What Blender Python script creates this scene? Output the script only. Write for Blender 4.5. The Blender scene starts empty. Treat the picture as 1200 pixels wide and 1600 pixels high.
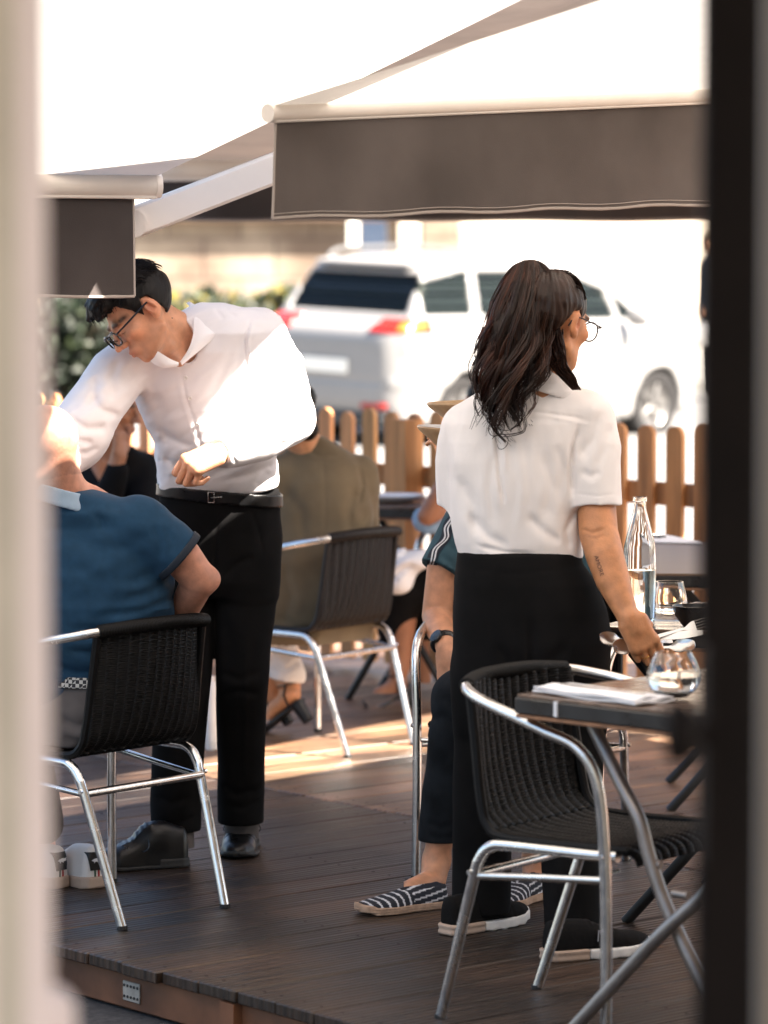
import bpy, math, random
import numpy as np
from mathutils import Vector, Matrix
from mathutils.bvhtree import BVHTree

random.seed(7)
SC = bpy.context.scene
COL = SC.collection
R = math.radians

# ------------------------------------------------------------------ camera
FPX, CAMH, HOR = 5200.0, 1.6, 430.0          # focal length in pixels of the 1200x1600 picture, eye height, horizon row
PITCH = math.atan((800 - HOR) / FPX)
cam_data = bpy.data.cameras.new('camera')
cam = bpy.data.objects.new('camera', cam_data)
COL.objects.link(cam)
cam.location = (0, 0, CAMH)
cam.rotation_euler = (math.pi / 2 - PITCH, 0, 0)
cam_data.sensor_width = 36
cam_data.lens = FPX / 1600 * 36
cam_data.clip_start = 0.05
cam_data.clip_end = 400
cam_data.dof.use_dof = True
cam_data.dof.focus_distance = 8.35
cam_data.dof.aperture_fstop = 3.3
SC.camera = cam

# ------------------------------------------------------------------ world, sun, exposure
SUN_AZ = (0.85, -0.52)                       # horizontal direction towards the sun
SUN_EL = R(45)
w = bpy.data.worlds.new('World')
SC.world = w
w.use_nodes = True
nt = w.node_tree
bg = nt.nodes['Background']
sky = nt.nodes.new('ShaderNodeTexSky')
sky.sky_type = 'NISHITA'
sky.sun_disc = False
sky.dust_density = 3.0
sky.ozone_density = .6
sky.sun_elevation = SUN_EL
sky.sun_rotation = math.atan2(SUN_AZ[0], SUN_AZ[1])
nt.links.new(sky.outputs[0], bg.inputs[0])
bg.inputs[1].default_value = 0.05
sun_data = bpy.data.lights.new('sun', 'SUN')
sun_data.energy = 4.6
sun_data.angle = R(0.53)
sun_data.color = (1.0, 0.91, 0.80)
sun = bpy.data.objects.new('sun', sun_data)
COL.objects.link(sun)
ce = math.cos(SUN_EL)
SUNV = Vector((SUN_AZ[0] * ce, SUN_AZ[1] * ce, math.sin(SUN_EL))).normalized()
sun.rotation_euler = SUNV.to_track_quat('Z', 'Y').to_euler()
sun.location = (3, -2, 6)
SC.view_settings.view_transform = 'Standard'
SC.view_settings.look = 'None'
SC.view_settings.exposure = 3.12
SC.view_settings.gamma = 1.0
SC.render.engine = 'CYCLES'
SC.cycles.use_denoising = True
SC.cycles.max_bounces = 10
SC.cycles.transparent_max_bounces = 12

# ------------------------------------------------------------------ picture <-> place
def ray(px, py):
    dx, dy = (px - 600) / FPX, (800 - py) / FPX
    c, s = math.cos(PITCH), math.sin(PITCH)
    return Vector((dx, c + dy * s, -s + dy * c))
def P(px, py, Y):                            # the place at distance Y that the photo shows at a pixel
    r = ray(px, py)
    return Vector((0, 0, CAMH)) + r * (Y / r.y)
def F(px, py, z=0.0):                        # the place at height z
    r = ray(px, py)
    return Vector((0, 0, CAMH)) + r * ((z - CAMH) / r.z)
U = Vector((-.648, .762, 0)).normalized()    # along the deck's front edge, away
V = Vector((U.y, -U.x, 0))                   # along the boards, away to the right

# ------------------------------------------------------------------ scene objects
def tag(o, label=None, cat=None, group=None, kind=None):
    if label: o['label'] = label
    if cat: o['category'] = cat
    if group: o['group'] = group
    if kind: o['kind'] = kind
    return o
def thing(name, label, cat, loc=(0, 0, 0), rz=0, group=None):
    o = bpy.data.objects.new(name, None)
    COL.objects.link(o)
    o.location = loc
    o.rotation_euler = (0, 0, rz)
    o.empty_display_size = .1
    bpy.context.view_layer.update()
    return tag(o, label, cat, group)
def link(name, me, mat, parent=None, world=False):
    o = bpy.data.objects.new(name, me)
    COL.objects.link(o)
    if mat is not None and not me.materials:
        for m in (mat if isinstance(mat, (list, tuple)) else [mat]): me.materials.append(m)
    if parent is not None:
        o.parent = parent
        if world:                            # the mesh was made in world coordinates
            M = root_matrix(parent)
            o.matrix_parent_inverse = M.inverted()
    return o
def root_matrix(o):
    M = Matrix.LocRotScale(o.location, o.rotation_euler, o.scale)
    if o.parent is not None: M = root_matrix(o.parent) @ o.matrix_parent_inverse @ M
    return M
def copy_tree(o, parent=None):
    c = o.copy()
    COL.objects.link(c)
    if parent is not None: c.parent = parent
    for ch in [x for x in bpy.data.objects if x.parent == o]: copy_tree(ch, c)
    return c

class MB:
    """collects shapes; build() links them as one mesh"""
    def __init__(s): s.v, s.f, s.m, s.c = [], [], [], []
    def add(s, vs, fs, mi=0, col=None):
        n = len(s.v)
        s.v += [tuple(x) for x in vs]
        s.f += [tuple(i + n for i in f) for f in fs]
        s.m += [mi] * len(fs)
        s.c += [col or (1, 1, 1)] * len(vs)
        return s
    def box(s, c, size, rot=None, mi=0, bev=0.0, col=None):
        hx, hy, hz = [x / 2 for x in size]
        M = rot if rot is not None else Matrix.Identity(3)
        c = Vector(c)
        b = min(bev, hx * .9, hy * .9, hz * .9)
        if b <= 0:
            vs = [c + M @ Vector((x, y, z)) for x in (-hx, hx) for y in (-hy, hy) for z in (-hz, hz)]
            fs = [(0, 1, 3, 2), (4, 6, 7, 5), (0, 4, 5, 1), (2, 3, 7, 6), (0, 2, 6, 4), (1, 5, 7, 3)]
            return s.add(vs, fs, mi, col)
        vs, idx = [], {}
        for sx in (-1, 1):
            for sy in (-1, 1):
                for sz in (-1, 1):
                    for ax in range(3):
                        p = [sx * hx, sy * hy, sz * hz]
                        for k in range(3):
                            if k != ax: p[k] -= (sx, sy, sz)[k] * b
                        idx[(sx, sy, sz, ax)] = len(vs)
                        vs.append(c + M @ Vector(p))
        fs = []
        for ax in range(3):
            o1, o2 = [k for k in range(3) if k != ax]
            for sg in (-1, 1):
                q = []
                for a_, b_ in ((-1, -1), (1, -1), (1, 1), (-1, 1)):
                    k = [0, 0, 0]; k[ax] = sg; k[o1] = a_; k[o2] = b_
                    q.append(idx[(*k, ax)])
                fs.append(tuple(q))
        for ax in range(3):
            o1, o2 = [k for k in range(3) if k != ax]
            for a_ in (-1, 1):
                for b_ in (-1, 1):
                    q = []
                    for e, fax in ((-1, o1), (1, o1), (1, o2), (-1, o2)):
                        k = [0, 0, 0]; k[ax] = e; k[o1] = a_; k[o2] = b_
                        q.append(idx[(*k, fax)])
                    fs.append(tuple(q))
        for sx in (-1, 1):
            for sy in (-1, 1):
                for sz in (-1, 1): fs.append(tuple(idx[(sx, sy, sz, ax)] for ax in range(3)))
        return s.add(vs, fs, mi, col)
    def tube(s, pts, r, seg=10, mi=0, flat=1.0, smooth=0, col=None, cap=True):
        pts = [Vector(p) for p in pts]
        if smooth: 
            rr = r if isinstance(r, (list, tuple)) else None
            pts, rr = catmull(pts, smooth, rr)
            if rr is not None: r = rr
        n = len(pts)
        rs = list(r) if isinstance(r, (list, tuple)) else [r] * n
        vs, fs = [], []
        t0 = (pts[1] - pts[0]).normalized()
        up = Vector((0, 0, 1)) if abs(t0.z) < .9 else Vector((1, 0, 0))
        nrm = (up - t0 * up.dot(t0)).normalized()
        for i in range(n):
            t = (pts[min(i + 1, n - 1)] - pts[max(i - 1, 0)])
            t = t.normalized() if t.length > 1e-9 else t0
            nrm = (nrm - t * nrm.dot(t))
            nrm = nrm.normalized() if nrm.length > 1e-6 else t.orthogonal().normalized()
            bn = t.cross(nrm)
            for k in range(seg):
                a = 2 * math.pi * k / seg
                vs.append(pts[i] + nrm * (math.cos(a) * rs[i] * flat) + bn * (math.sin(a) * rs[i]))
        for i in range(n - 1):
            for k in range(seg):
                a, b = i * seg + k, i * seg + (k + 1) % seg
                fs.append((a, b, b + seg, a + seg))
        if cap:
            fs.append(tuple(range(seg))[::-1])
            fs.append(tuple((n - 1) * seg + k for k in range(seg)))
        return s.add(vs, fs, mi, col)
    def lathe(s, prof, c=(0, 0, 0), seg=32, mi=0, M=None, closed=True):
        c = Vector(c)
        vs, fs = [], []
        for (r, z) in prof:
            for k in range(seg):
                a = 2 * math.pi * k / seg
                p = Vector((r * math.cos(a), r * math.sin(a), z))
                vs.append(c + (M @ p if M is not None else p))
        for i in range(len(prof) - 1):
            for k in range(seg):
                a, b = i * seg + k, i * seg + (k + 1) % seg
                fs.append((a, b, b + seg, a + seg))
        if closed:
            fs.append(tuple(range(seg))[::-1])
            fs.append(tuple((len(prof) - 1) * seg + k for k in range(seg)))
        return s.add(vs, fs, mi)
    def grid(s, fn, nu, nv, mi=0, col=None):
        vs = [fn(i / nu, j / nv) for j in range(nv + 1) for i in range(nu + 1)]
        fs = [(j * (nu + 1) + i, j * (nu + 1) + i + 1, (j + 1) * (nu + 1) + i + 1, (j + 1) * (nu + 1) + i)
              for j in range(nv) for i in range(nu)]
        return s.add(vs, fs, mi, col)
    def sheet(s, fn, nu, nv, th, mi=0):
        """a grid with thickness th along its normal"""
        g = [[Vector(fn(i / nu, j / nv)) for i in range(nu + 1)] for j in range(nv + 1)]
        vs, fs = [], []
        N = (nu + 1) * (nv + 1)
        nr = []
        for j in range(nv + 1):
            for i in range(nu + 1):
                du = g[j][min(i + 1, nu)] - g[j][max(i - 1, 0)]
                dv = g[min(j + 1, nv)][i] - g[max(j - 1, 0)][i]
                n = du.cross(dv)
                nr.append(n.normalized() if n.length > 1e-12 else Vector((0, 0, 1)))
        flat_ = [p for row in g for p in row]
        vs = [p + n * (th / 2) for p, n in zip(flat_, nr)] + [p - n * (th / 2) for p, n in zip(flat_, nr)]
        I = lambda i, j: j * (nu + 1) + i
        for j in range(nv):
            for i in range(nu):
                fs.append((I(i, j), I(i + 1, j), I(i + 1, j + 1), I(i, j + 1)))
                fs.append((N + I(i, j + 1), N + I(i + 1, j + 1), N + I(i + 1, j), N + I(i, j)))
        for i in range(nu):
            fs.append((I(i, 0), N + I(i, 0), N + I(i + 1, 0), I(i + 1, 0)))
            fs.append((I(i + 1, nv), N + I(i + 1, nv), N + I(i, nv), I(i, nv)))
        for j in range(nv):
            fs.append((I(0, j + 1), N + I(0, j + 1), N + I(0, j), I(0, j)))
            fs.append((I(nu, j), N + I(nu, j), N + I(nu, j + 1), I(nu, j + 1)))
        return s.add(vs, fs, mi)
    def prism(s, outline, axis_a, axis_b, origin, depth_vec, mi=0):
        o, a, b, d = Vector(origin), Vector(axis_a), Vector(axis_b), Vector(depth_vec)
        n = len(outline)
        vs = [o + a * x + b * y for x, y in outline] + [o + a * x + b * y + d for x, y in outline]
        fs = [tuple(range(n))[::-1], tuple(range(n, 2 * n))] + [(i, (i + 1) % n, n + (i + 1) % n, n + i) for i in range(n)]
        return s.add(vs, fs, mi)
    def mesh(s, name, smooth=True, ang=40):
        me = bpy.data.meshes.new(name)
        me.from_pydata(s.v, [], s.f)
        me.update()
        if any(s.m): me.polygons.foreach_set('material_index', s.m)
        if any(c != (1, 1, 1) for c in s.c):
            at = me.color_attributes.new('tint', 'FLOAT_COLOR', 'POINT')
            at.data.foreach_set('color', np.array([(*c, 1) for c in s.c], dtype=np.float32).ravel())
        if smooth:
            me.polygons.foreach_set('use_smooth', [True] * len(me.polygons))
            me.set_sharp_from_angle(angle=R(ang))
        return me
    def build(s, name, mat, parent=None, world=False, smooth=True, ang=40):
        return link(name, s.mesh(name, smooth, ang), mat, parent, world)

def catmull(pts, n, rs=None):
    out, ro = [], []
    m = len(pts)
    for i in range(m - 1):
        p0, p1, p2, p3 = pts[max(i - 1, 0)], pts[i], pts[i + 1], pts[min(i + 2, m - 1)]
        for k in range(n):
            t = k / n
            out.append(.5 * ((2 * p1) + (p2 - p0) * t + (2 * p0 - 5 * p1 + 4 * p2 - p3) * t * t + (3 * p1 - p0 - 3 * p2 + p3) * t ** 3))
            if rs is not None: ro.append(rs[i] + (rs[i + 1] - rs[i]) * t)
    out.append(pts[-1])
    if rs is not None: ro.append(rs[-1])
    return out, (ro if rs is not None else None)

# ------------------------------------------------------------------ materials
def mat(name, col, rough=.5, metal=0.0, var=0.0, vscale=8.0, bump=0.0, bscale=60.0, spec=.5, stretch=None, sss=0.0,
        trans=0.0, ior=1.45, sheen=0.0, coat=0.0, tint=False, rvar=0.0, col2=None, sssr=(.012, .005, .0025), weave=0, coords='Object'):
    m = bpy.data.materials.new(name)
    m.use_nodes = True
    n, l = m.node_tree.nodes, m.node_tree.links
    b = n['Principled BSDF']
    b.inputs['Base Color'].default_value = (*col, 1)
    b.inputs['Roughness'].default_value = rough
    b.inputs['Metallic'].default_value = metal
    b.inputs['Specular IOR Level'].default_value = spec
    b.inputs['IOR'].default_value = ior
    if sss:
        b.inputs['Subsurface Weight'].default_value = sss
        b.inputs['Subsurface Radius'].default_value = sssr
        b.inputs['Subsurface Scale'].default_value = 1.0
    if trans: b.inputs['Transmission Weight'].default_value = trans
    if sheen: b.inputs['Sheen Weight'].default_value = sheen
    if coat:
        b.inputs['Coat Weight'].default_value = coat
        b.inputs['Coat Roughness'].default_value = .05
    tc = n.new('ShaderNodeTexCoord')
    mp = n.new('ShaderNodeMapping')
    l.new(tc.outputs[coords], mp.inputs['Vector'])
    if stretch: mp.inputs['Scale'].default_value = stretch
    out = None
    if var:
        nz = n.new('ShaderNodeTexNoise')
        nz.inputs['Scale'].default_value = vscale
        nz.inputs['Detail'].default_value = 6
        l.new(mp.outputs[0], nz.inputs['Vector'])
        rp = n.new('ShaderNodeValToRGB')
        c2 = col2 or tuple(min(1, c * (1 + var)) for c in col)
        c1 = col if col2 else tuple(c * (1 - var) for c in col)
        rp.color_ramp.elements[0].position, rp.color_ramp.elements[1].position = .32, .68
        rp.color_ramp.elements[0].color = (*c1, 1)
        rp.color_ramp.elements[1].color = (*c2, 1)
        l.new(nz.outputs['Fac'], rp.inputs[0])
        out = rp.outputs[0]
        if rvar:
            mr = n.new('ShaderNodeMapRange')
            mr.inputs['From Min'].default_value, mr.inputs['From Max'].default_value = .3, .7
            mr.inputs['To Min'].default_value, mr.inputs['To Max'].default_value = max(.02, rough - rvar), min(1, rough + rvar)
            l.new(nz.outputs['Fac'], mr.inputs['Value'])
            l.new(mr.outputs[0], b.inputs['Roughness'])
    if tint:
        at = n.new('ShaderNodeAttribute')
        at.attribute_name = 'tint'
        mx = n.new('ShaderNodeMix')
        mx.data_type = 'RGBA'
        mx.blend_type = 'MULTIPLY'
        mx.inputs[0].default_value = 1
        if out is not None: l.new(out, mx.inputs[6])
        else: mx.inputs[6].default_value = (*col, 1)
        l.new(at.outputs['Color'], mx.inputs[7])
        out = mx.outputs[2]
    if out is not None: l.new(out, b.inputs['Base Color'])
    if bump:
        nb = n.new('ShaderNodeTexNoise')
        nb.inputs['Scale'].default_value = bscale
        nb.inputs['Detail'].default_value = 4
        l.new(mp.outputs[0], nb.inputs['Vector'])
        bp = n.new('ShaderNodeBump')
        bp.inputs['Strength'].default_value = bump
        bp.inputs['Distance'].default_value = .004
        l.new(nb.outputs['Fac'], bp.inputs['Height'])
        l.new(bp.outputs[0], b.inputs['Normal'])
        if weave:
            wv = n.new('ShaderNodeTexWave')
            wv.inputs['Scale'].default_value = weave
            wv.inputs['Distortion'].default_value = 1.5
            l.new(mp.outputs[0], wv.inputs['Vector'])
            bq = n.new('ShaderNodeBump')
            bq.inputs['Strength'].default_value = .12
            bq.inputs['Distance'].default_value = .001
            l.new(wv.outputs['Fac'], bq.inputs['Height'])
            l.new(bp.outputs[0], bq.inputs['Normal'])
            l.new(bq.outputs[0], b.inputs['Normal'])
    return m

def fabric_mat(name, col, transl, tcol=None):
    """awning cloth: part of the light goes through"""
    m = bpy.data.materials.new(name)
    m.use_nodes = True
    n, l = m.node_tree.nodes, m.node_tree.links
    n.remove(n['Principled BSDF'])
    d = n.new('ShaderNodeBsdfDiffuse'); t = n.new('ShaderNodeBsdfTranslucent'); mx = n.new('ShaderNodeMixShader')
    tc = n.new('ShaderNodeTexCoord'); nz = n.new('ShaderNodeTexNoise'); nz.inputs['Scale'].default_value = 3.5
    nz.inputs['Detail'].default_value = 8
    l.new(tc.outputs['Object'], nz.inputs['Vector'])
    rp = n.new('ShaderNodeValToRGB')
    rp.color_ramp.elements[0].position, rp.color_ramp.elements[1].position = .3, .75
    rp.color_ramp.elements[0].color = (*[c * .74 for c in col], 1)
    rp.color_ramp.elements[1].color = (*[min(1, c * 1.18) for c in col], 1)
    l.new(nz.outputs['Fac'], rp.inputs[0])
    l.new(rp.outputs[0], d.inputs['Color'])
    t.inputs['Color'].default_value = (*(tcol or col), 1)
    nb = n.new('ShaderNodeTexNoise'); nb.inputs['Scale'].default_value = 300
    l.new(tc.outputs['Object'], nb.inputs['Vector'])
    bp = n.new('ShaderNodeBump'); bp.inputs['Strength'].default_value = .25; bp.inputs['Distance'].default_value = .002
    l.new(nb.outputs['Fac'], bp.inputs['Height'])
    l.new(bp.outputs[0], d.inputs['Normal'])
    mx.inputs[0].default_value = transl
    l.new(d.outputs[0], mx.inputs[1]); l.new(t.outputs[0], mx.inputs[2])
    l.new(mx.outputs[0], n['Material Output'].inputs['Surface'])
    return m

M = {}
M['alu'] = mat('polished_aluminium', (.78, .77, .75), .22, 1.0, var=.08, vscale=30, rvar=.08, bump=.05, bscale=200)
M['cap'] = mat('black_rubber', (.02, .02, .02), .6, bump=.1)
M['rattan'] = mat('black_woven_plastic', (.0045, .0042, .0042), .48, var=.35, vscale=40, bump=.15, bscale=300, rvar=.1, spec=.22)
M['rattan_worn'] = mat('worn_black_woven_plastic', (.017, .013, .0115), .45, spec=.3, var=.35, vscale=40, bump=.2, bscale=300, rvar=.1)
M['white_cloth'] = mat('white_shirt_cotton', (.83, .80, .81), .75, var=.025, vscale=6, bump=.3, bscale=14, sheen=.15, weave=0)
M['white_cloth_b'] = mat('white_blouse_cotton', (.87, .825, .81), .8, var=.03, vscale=6, bump=.25, bscale=22, sheen=.15)
M['black_cloth'] = mat('black_trouser_wool', (.0065, .0062, .0065), .9, var=.3, vscale=9, bump=.35, bscale=16, spec=.12)
M['jeans'] = mat('dark_jeans', (.012, .0145, .018), .9, var=.4, vscale=14, bump=.4, bscale=22, spec=.15)
M['blue_polo'] = mat('blue_polo_jersey', (.0135, .047, .094), .85, var=.10, vscale=40, bump=.35, bscale=14, sheen=.05, spec=.2)
M['pale_blue'] = mat('pale_blue_cotton', (.27, .36, .46), .85, var=.15, vscale=14, bump=.4, bscale=20)
M['denim'] = mat('washed_blue_cotton', (.25, .38, .52), .85, var=.3, vscale=12, bump=.5, bscale=18)
M['olive'] = mat('olive_wool', (.150, .108, .060), .9, var=.18, vscale=7, bump=.3, bscale=14, sheen=.1)
M['teal'] = mat('teal_jersey', (.026, .066, .085), .85, var=.2, vscale=12, bump=.4, bscale=18)
M['navy'] = mat('navy_rib', (.012, .018, .03), .8, bump=.2)
M['grey_cloth'] = mat('grey_brown_cotton', (.085, .072, .068), .85, var=.15, vscale=12, bump=.4, bscale=14)
M['cream_cloth'] = mat('cream_cotton', (.72, .66, .6), .85, var=.05, vscale=9, bump=.35, bscale=16)
M['leather'] = mat('black_leather', (.005, .005, .0055), .36, var=.3, vscale=20, bump=.15, bscale=60, rvar=.1)
M['suede'] = mat('black_suede', (.008, .0075, .0075), .85, bump=.3, bscale=120, spec=.15)
M['rubber_white'] = mat('white_rubber', (.75, .73, .70), .6, var=.06, bump=.1)
M['rubber_beige'] = mat('beige_rubber', (.42, .31, .24), .65, var=.1, bump=.1)
M['white_leather'] = mat('white_leather', (.70, .66, .63), .5, var=.06, vscale=12, bump=.12, bscale=40)
M['skin_w'] = mat('warm_skin', (.58, .285, .165), .5, var=.17, vscale=34, bump=.22, bscale=260, rvar=.1, sss=.12, tint=True)
M['skin_a'] = mat('tanned_skin', (.57, .255, .118), .48, var=.17, vscale=34, bump=.22, bscale=260, rvar=.1, sss=.12, tint=True)
M['skin_b'] = mat('reddish_skin', (.56, .26, .17), .5, var=.20, vscale=30, bump=.22, bscale=240, sss=.12, tint=True)
M['skin_k'] = mat('brown_skin', (.36, .16, .085), .5, var=.12, vscale=14, bump=.08, bscale=160, sss=.1, tint=True)
M['hair_black'] = mat('black_hair', (.007, .0055, .005), .55, spec=.25, var=.4, vscale=30, bump=.5, bscale=120, stretch=(1, 1, .2))
M['hair_brown'] = mat('dark_brown_hair', (.017, .0072, .0045), .40, spec=.35, var=.45, vscale=28, bump=.35, bscale=160, stretch=(1, 1, .15), tint=True)
M['frame_black'] = mat('black_acetate', (.008, .008, .009), .2)
M['wire'] = mat('dark_wire', (.03, .02, .018), .4, .3)
M['gold'] = mat('gold', (.83, .55, .2), .25, 1.0, bump=.05)
M['steel'] = mat('brushed_steel', (.62, .60, .58), .24, 1.0, var=.08, vscale=20, rvar=.08)
M['porcelain'] = mat('glazed_porcelain', (.78, .76, .73), .2, var=.03)
M['stoneware'] = mat('tan_stoneware', (.47, .31, .17), .5, var=.12, vscale=30, bump=.15, bscale=80)
M['black_glaze'] = mat('black_glaze', (.012, .012, .012), .25, bump=.05)
M['linen'] = mat('white_linen', (.82, .82, .84), .85, var=.03, bump=.3, bscale=50)
M['paper'] = mat('white_paper', (.84, .82, .79), .8, var=.02, bump=.1)
M['ink'] = mat('grey_print', (.25, .25, .27), .8)
M['black_edge'] = mat('black_edging', (.022, .021, .021), .38, var=.5, vscale=14, bump=.15, bscale=40, rvar=.15)
M['wood_edge'] = mat('plywood_edge', (.30, .15, .08), .6, var=.25, vscale=40)
M['laminate'] = mat('brown_grey_laminate', (.135, .088, .064), .24, var=.35, vscale=5, rvar=.12, stretch=(1, 6, 1), bump=.05)
M['steel_top'] = mat('brushed_metal_top', (.20, .135, .09), .42, .35, var=.08, vscale=3, rvar=.03, stretch=(1, 40, 1))
M['black_metal'] = mat('black_painted_steel', (.015, .015, .015), .4, bump=.05)
M['grey_metal'] = mat('grey_cast_metal', (.30, .265, .245), .38, .75, var=.15, vscale=18, rvar=.1, bump=.1)
M['tattoo'] = mat('tattoo_ink', (.06, .025, .022), .6)
M['stripe_white'] = mat('white_stripe', (.70, .70, .72), .8)
M['red'] = mat('red_stripe', (.35, .02, .02), .7)
M['green'] = mat('green_stripe', (.015, .06, .03), .7)

def glass_mat(name, col=(1, 1, 1), rough=0.0, ior=1.5):
    m = bpy.data.materials.new(name)
    m.use_nodes = True
    b = m.node_tree.nodes['Principled BSDF']
    b.inputs['Base Color'].default_value = (*col, 1)
    b.inputs['Roughness'].default_value = rough
    b.inputs['Transmission Weight'].default_value = 1
    b.inputs['IOR'].default_value = ior
    return m
M['glass'] = glass_mat('clear_glass', (.97, .98, .97))
M['water'] = glass_mat('water', (.98, .99, 1), ior=1.33)
def thin_glass(name, refl=.12):
    m = bpy.data.materials.new(name)
    m.use_nodes = True
    n, l = m.node_tree.nodes, m.node_tree.links
    n.remove(n['Principled BSDF'])
    t = n.new('ShaderNodeBsdfTransparent'); g = n.new('ShaderNodeBsdfGlossy'); mx = n.new('ShaderNodeMixShader')
    g.inputs['Roughness'].default_value = .03
    fr = n.new('ShaderNodeFresnel'); fr.inputs['IOR'].default_value = 1.12
    mx.inputs[0].default_value = .05
    l.new(t.outputs[0], mx.inputs[1]); l.new(g.outputs[0], mx.inputs[2])
    l.new(mx.outputs[0], n['Material Output'].inputs['Surface'])
    return m
M['lens'] = thin_glass('spectacle_lens')
def shell_glass(name):
    m = thin_glass(name)
    n, l = m.node_tree.nodes, m.node_tree.links
    mx = [q for q in n if q.type == 'MIX_SHADER'][0]
    fr = [q for q in n if q.type == 'FRESNEL'][0]
    fr.inputs['IOR'].default_value = 1.32
    l.new(fr.outputs[0], mx.inputs[0])
    return m
M['shell_glass'] = shell_glass('thin_clear_glass')

# ------------------------------------------------------------------ signed distance modelling
def A3(p): return np.array(p, dtype=np.float32)
def cap(p, a, b, ra, rb=None):
    rb = ra if rb is None else rb
    a, b = A3(a), A3(b)
    pa, ba = p - a, b - a
    h = np.clip(pa @ ba / max(float(ba @ ba), 1e-12), 0, 1)
    q = pa - h[:, None] * ba
    return np.sqrt(np.einsum('ij,ij->i', q, q)) - (ra + (rb - ra) * h)
def chain(p, pts, rs):
    d = None
    for i in range(len(pts) - 1):
        c = cap(p, pts[i], pts[i + 1], rs[i], rs[i + 1])
        d = c if d is None else np.minimum(d, c)
    return d
def ell(p, c, r, rot=None):
    q = p - A3(c)
    if rot is not None: q = q @ np.array(rot, dtype=np.float32)
    r = A3(r)
    k0 = np.sqrt(np.sum((q / r) ** 2, 1))
    k1 = np.sqrt(np.sum((q / (r * r)) ** 2, 1)) + 1e-9
    return np.where(k0 < 1e-4, -min(r), k0 * (k0 - 1) / k1)
def smin(a, b, k):
    h = np.clip(.5 + .5 * (b - a) / k, 0, 1)
    return b + (a - b) * h - k * h * (1 - h)
def smax(a, b, k): return -smin(-a, -b, k)
def rbox(p, c, half, rot=None, r=0.01):
    q = p - A3(c)
    if rot is not None: q = q @ np.array(rot, dtype=np.float32)
    q = np.abs(q) - (A3(half) - r)
    return np.sqrt(np.sum(np.maximum(q, 0) ** 2, 1)) + np.minimum(q.max(1), 0) - r
def plane(p, o, n):
    n = Vector(n).normalized()
    return (p - A3(o)) @ A3(n)
def near(p, c, rad, fn):
    """evaluates fn only near c; a lower bound elsewhere"""
    q = p - A3(c)
    dist = np.sqrt(np.einsum('ij,ij->i', q, q))
    out = dist - rad * .8
    mk = dist < rad
    if mk.any(): out[mk] = fn(p[mk])
    return out
def rows_px(rows, grow=0.0):
    """rows (picture row, left, right, distance, half depth) -> stations for loft()"""
    st = []
    for (py, xl, xr, Y, b) in rows:
        c = P((xl + xr) / 2, py, Y)
        st.append((c.z, c.x, c.y, (xr - xl) / 2 * Y / FPX + grow, b + grow))
    st.sort()
    return np.array(st, dtype=np.float32)
def loft(p, st, n=2.3, yaw=0.0, caps=True, kc=.02):
    z = p[:, 2]
    cx, cy = np.interp(z, st[:, 0], st[:, 1]), np.interp(z, st[:, 0], st[:, 2])
    a, b = np.interp(z, st[:, 0], st[:, 3]), np.interp(z, st[:, 0], st[:, 4])
    x, y = p[:, 0] - cx, p[:, 1] - cy
    if yaw:
        c, s = math.cos(yaw), math.sin(yaw)
        x, y = x * c + y * s, -x * s + y * c
    k = (np.abs(x / a) ** n + np.abs(y / b) ** n) ** (1 / n)
    d = (k - 1) * np.minimum(a, b)
    if caps:
        d = smax(d, z - st[-1, 0], kc)
        d = smax(d, st[0, 0] - z, kc)
    return d.astype(np.float32)
def vnoise(p, seed=0):
    i = np.floor(p).astype(np.int64)
    f = (p - i).astype(np.float32)
    f = f * f * (3 - 2 * f)
    def hsh(x, y, z):
        n = (x * 374761393 + y * 668265263 + z * 2147483647 + seed * 974711) & 0xFFFFFFFF
        n = ((n ^ (n >> 13)) * 1274126177) & 0xFFFFFFFF
        n = n ^ (n >> 16)
        return (n & 0xFFFF).astype(np.float32) / 32767.5 - 1
    x, y, z = i[:, 0], i[:, 1], i[:, 2]
    r = 0
    for dz in (0, 1):
        for dy in (0, 1):
            a_, b_ = hsh(x, y + dy, z + dz), hsh(x + 1, y + dy, z + dz)
            v = a_ + (b_ - a_) * f[:, 0]
            r = r + v * (f[:, 1] if dy else 1 - f[:, 1]) * (f[:, 2] if dz else 1 - f[:, 2])
    return r
def seg2(xz, a, b):
    ba = b - a
    h = np.clip((xz - a) @ ba / max(float(ba @ ba), 1e-12), 0, 1)
    q = xz - a - h[:, None] * ba
    return np.sqrt(np.einsum('ij,ij->i', q, q)), h
def creases(p, d, lst, Y, side=-1, yc=None):
    """folds drawn as polylines of picture pixels on the side of the cloth that faces the camera (side -1); (points, width m, depth m)"""
    xz = p[:, [0, 2]]
    front = np.ones(len(p), np.float32) if yc is None else ((p[:, 1] - yc) * side > -.03).astype(np.float32)
    for pts, wd, dep in lst:
        w_ = [P(x, y, Y) for x, y in pts]
        w_ = [np.array((q.x, q.z), np.float32) for q in w_]
        dd, hh = None, None
        L = len(w_) - 1
        for i in range(L):
            s_, h = seg2(xz, w_[i], w_[i + 1])
            t = (i + h) / L
            if dd is None: dd, hh = s_, t
            else:
                m = s_ < dd
                dd = np.where(m, s_, dd); hh = np.where(m, t, hh)
        fade = np.clip(np.minimum(hh, 1 - hh) * 5, .12, 1)
        d = d + front * dep * fade * np.exp(-(dd / wd) ** 2)
    return d

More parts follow.
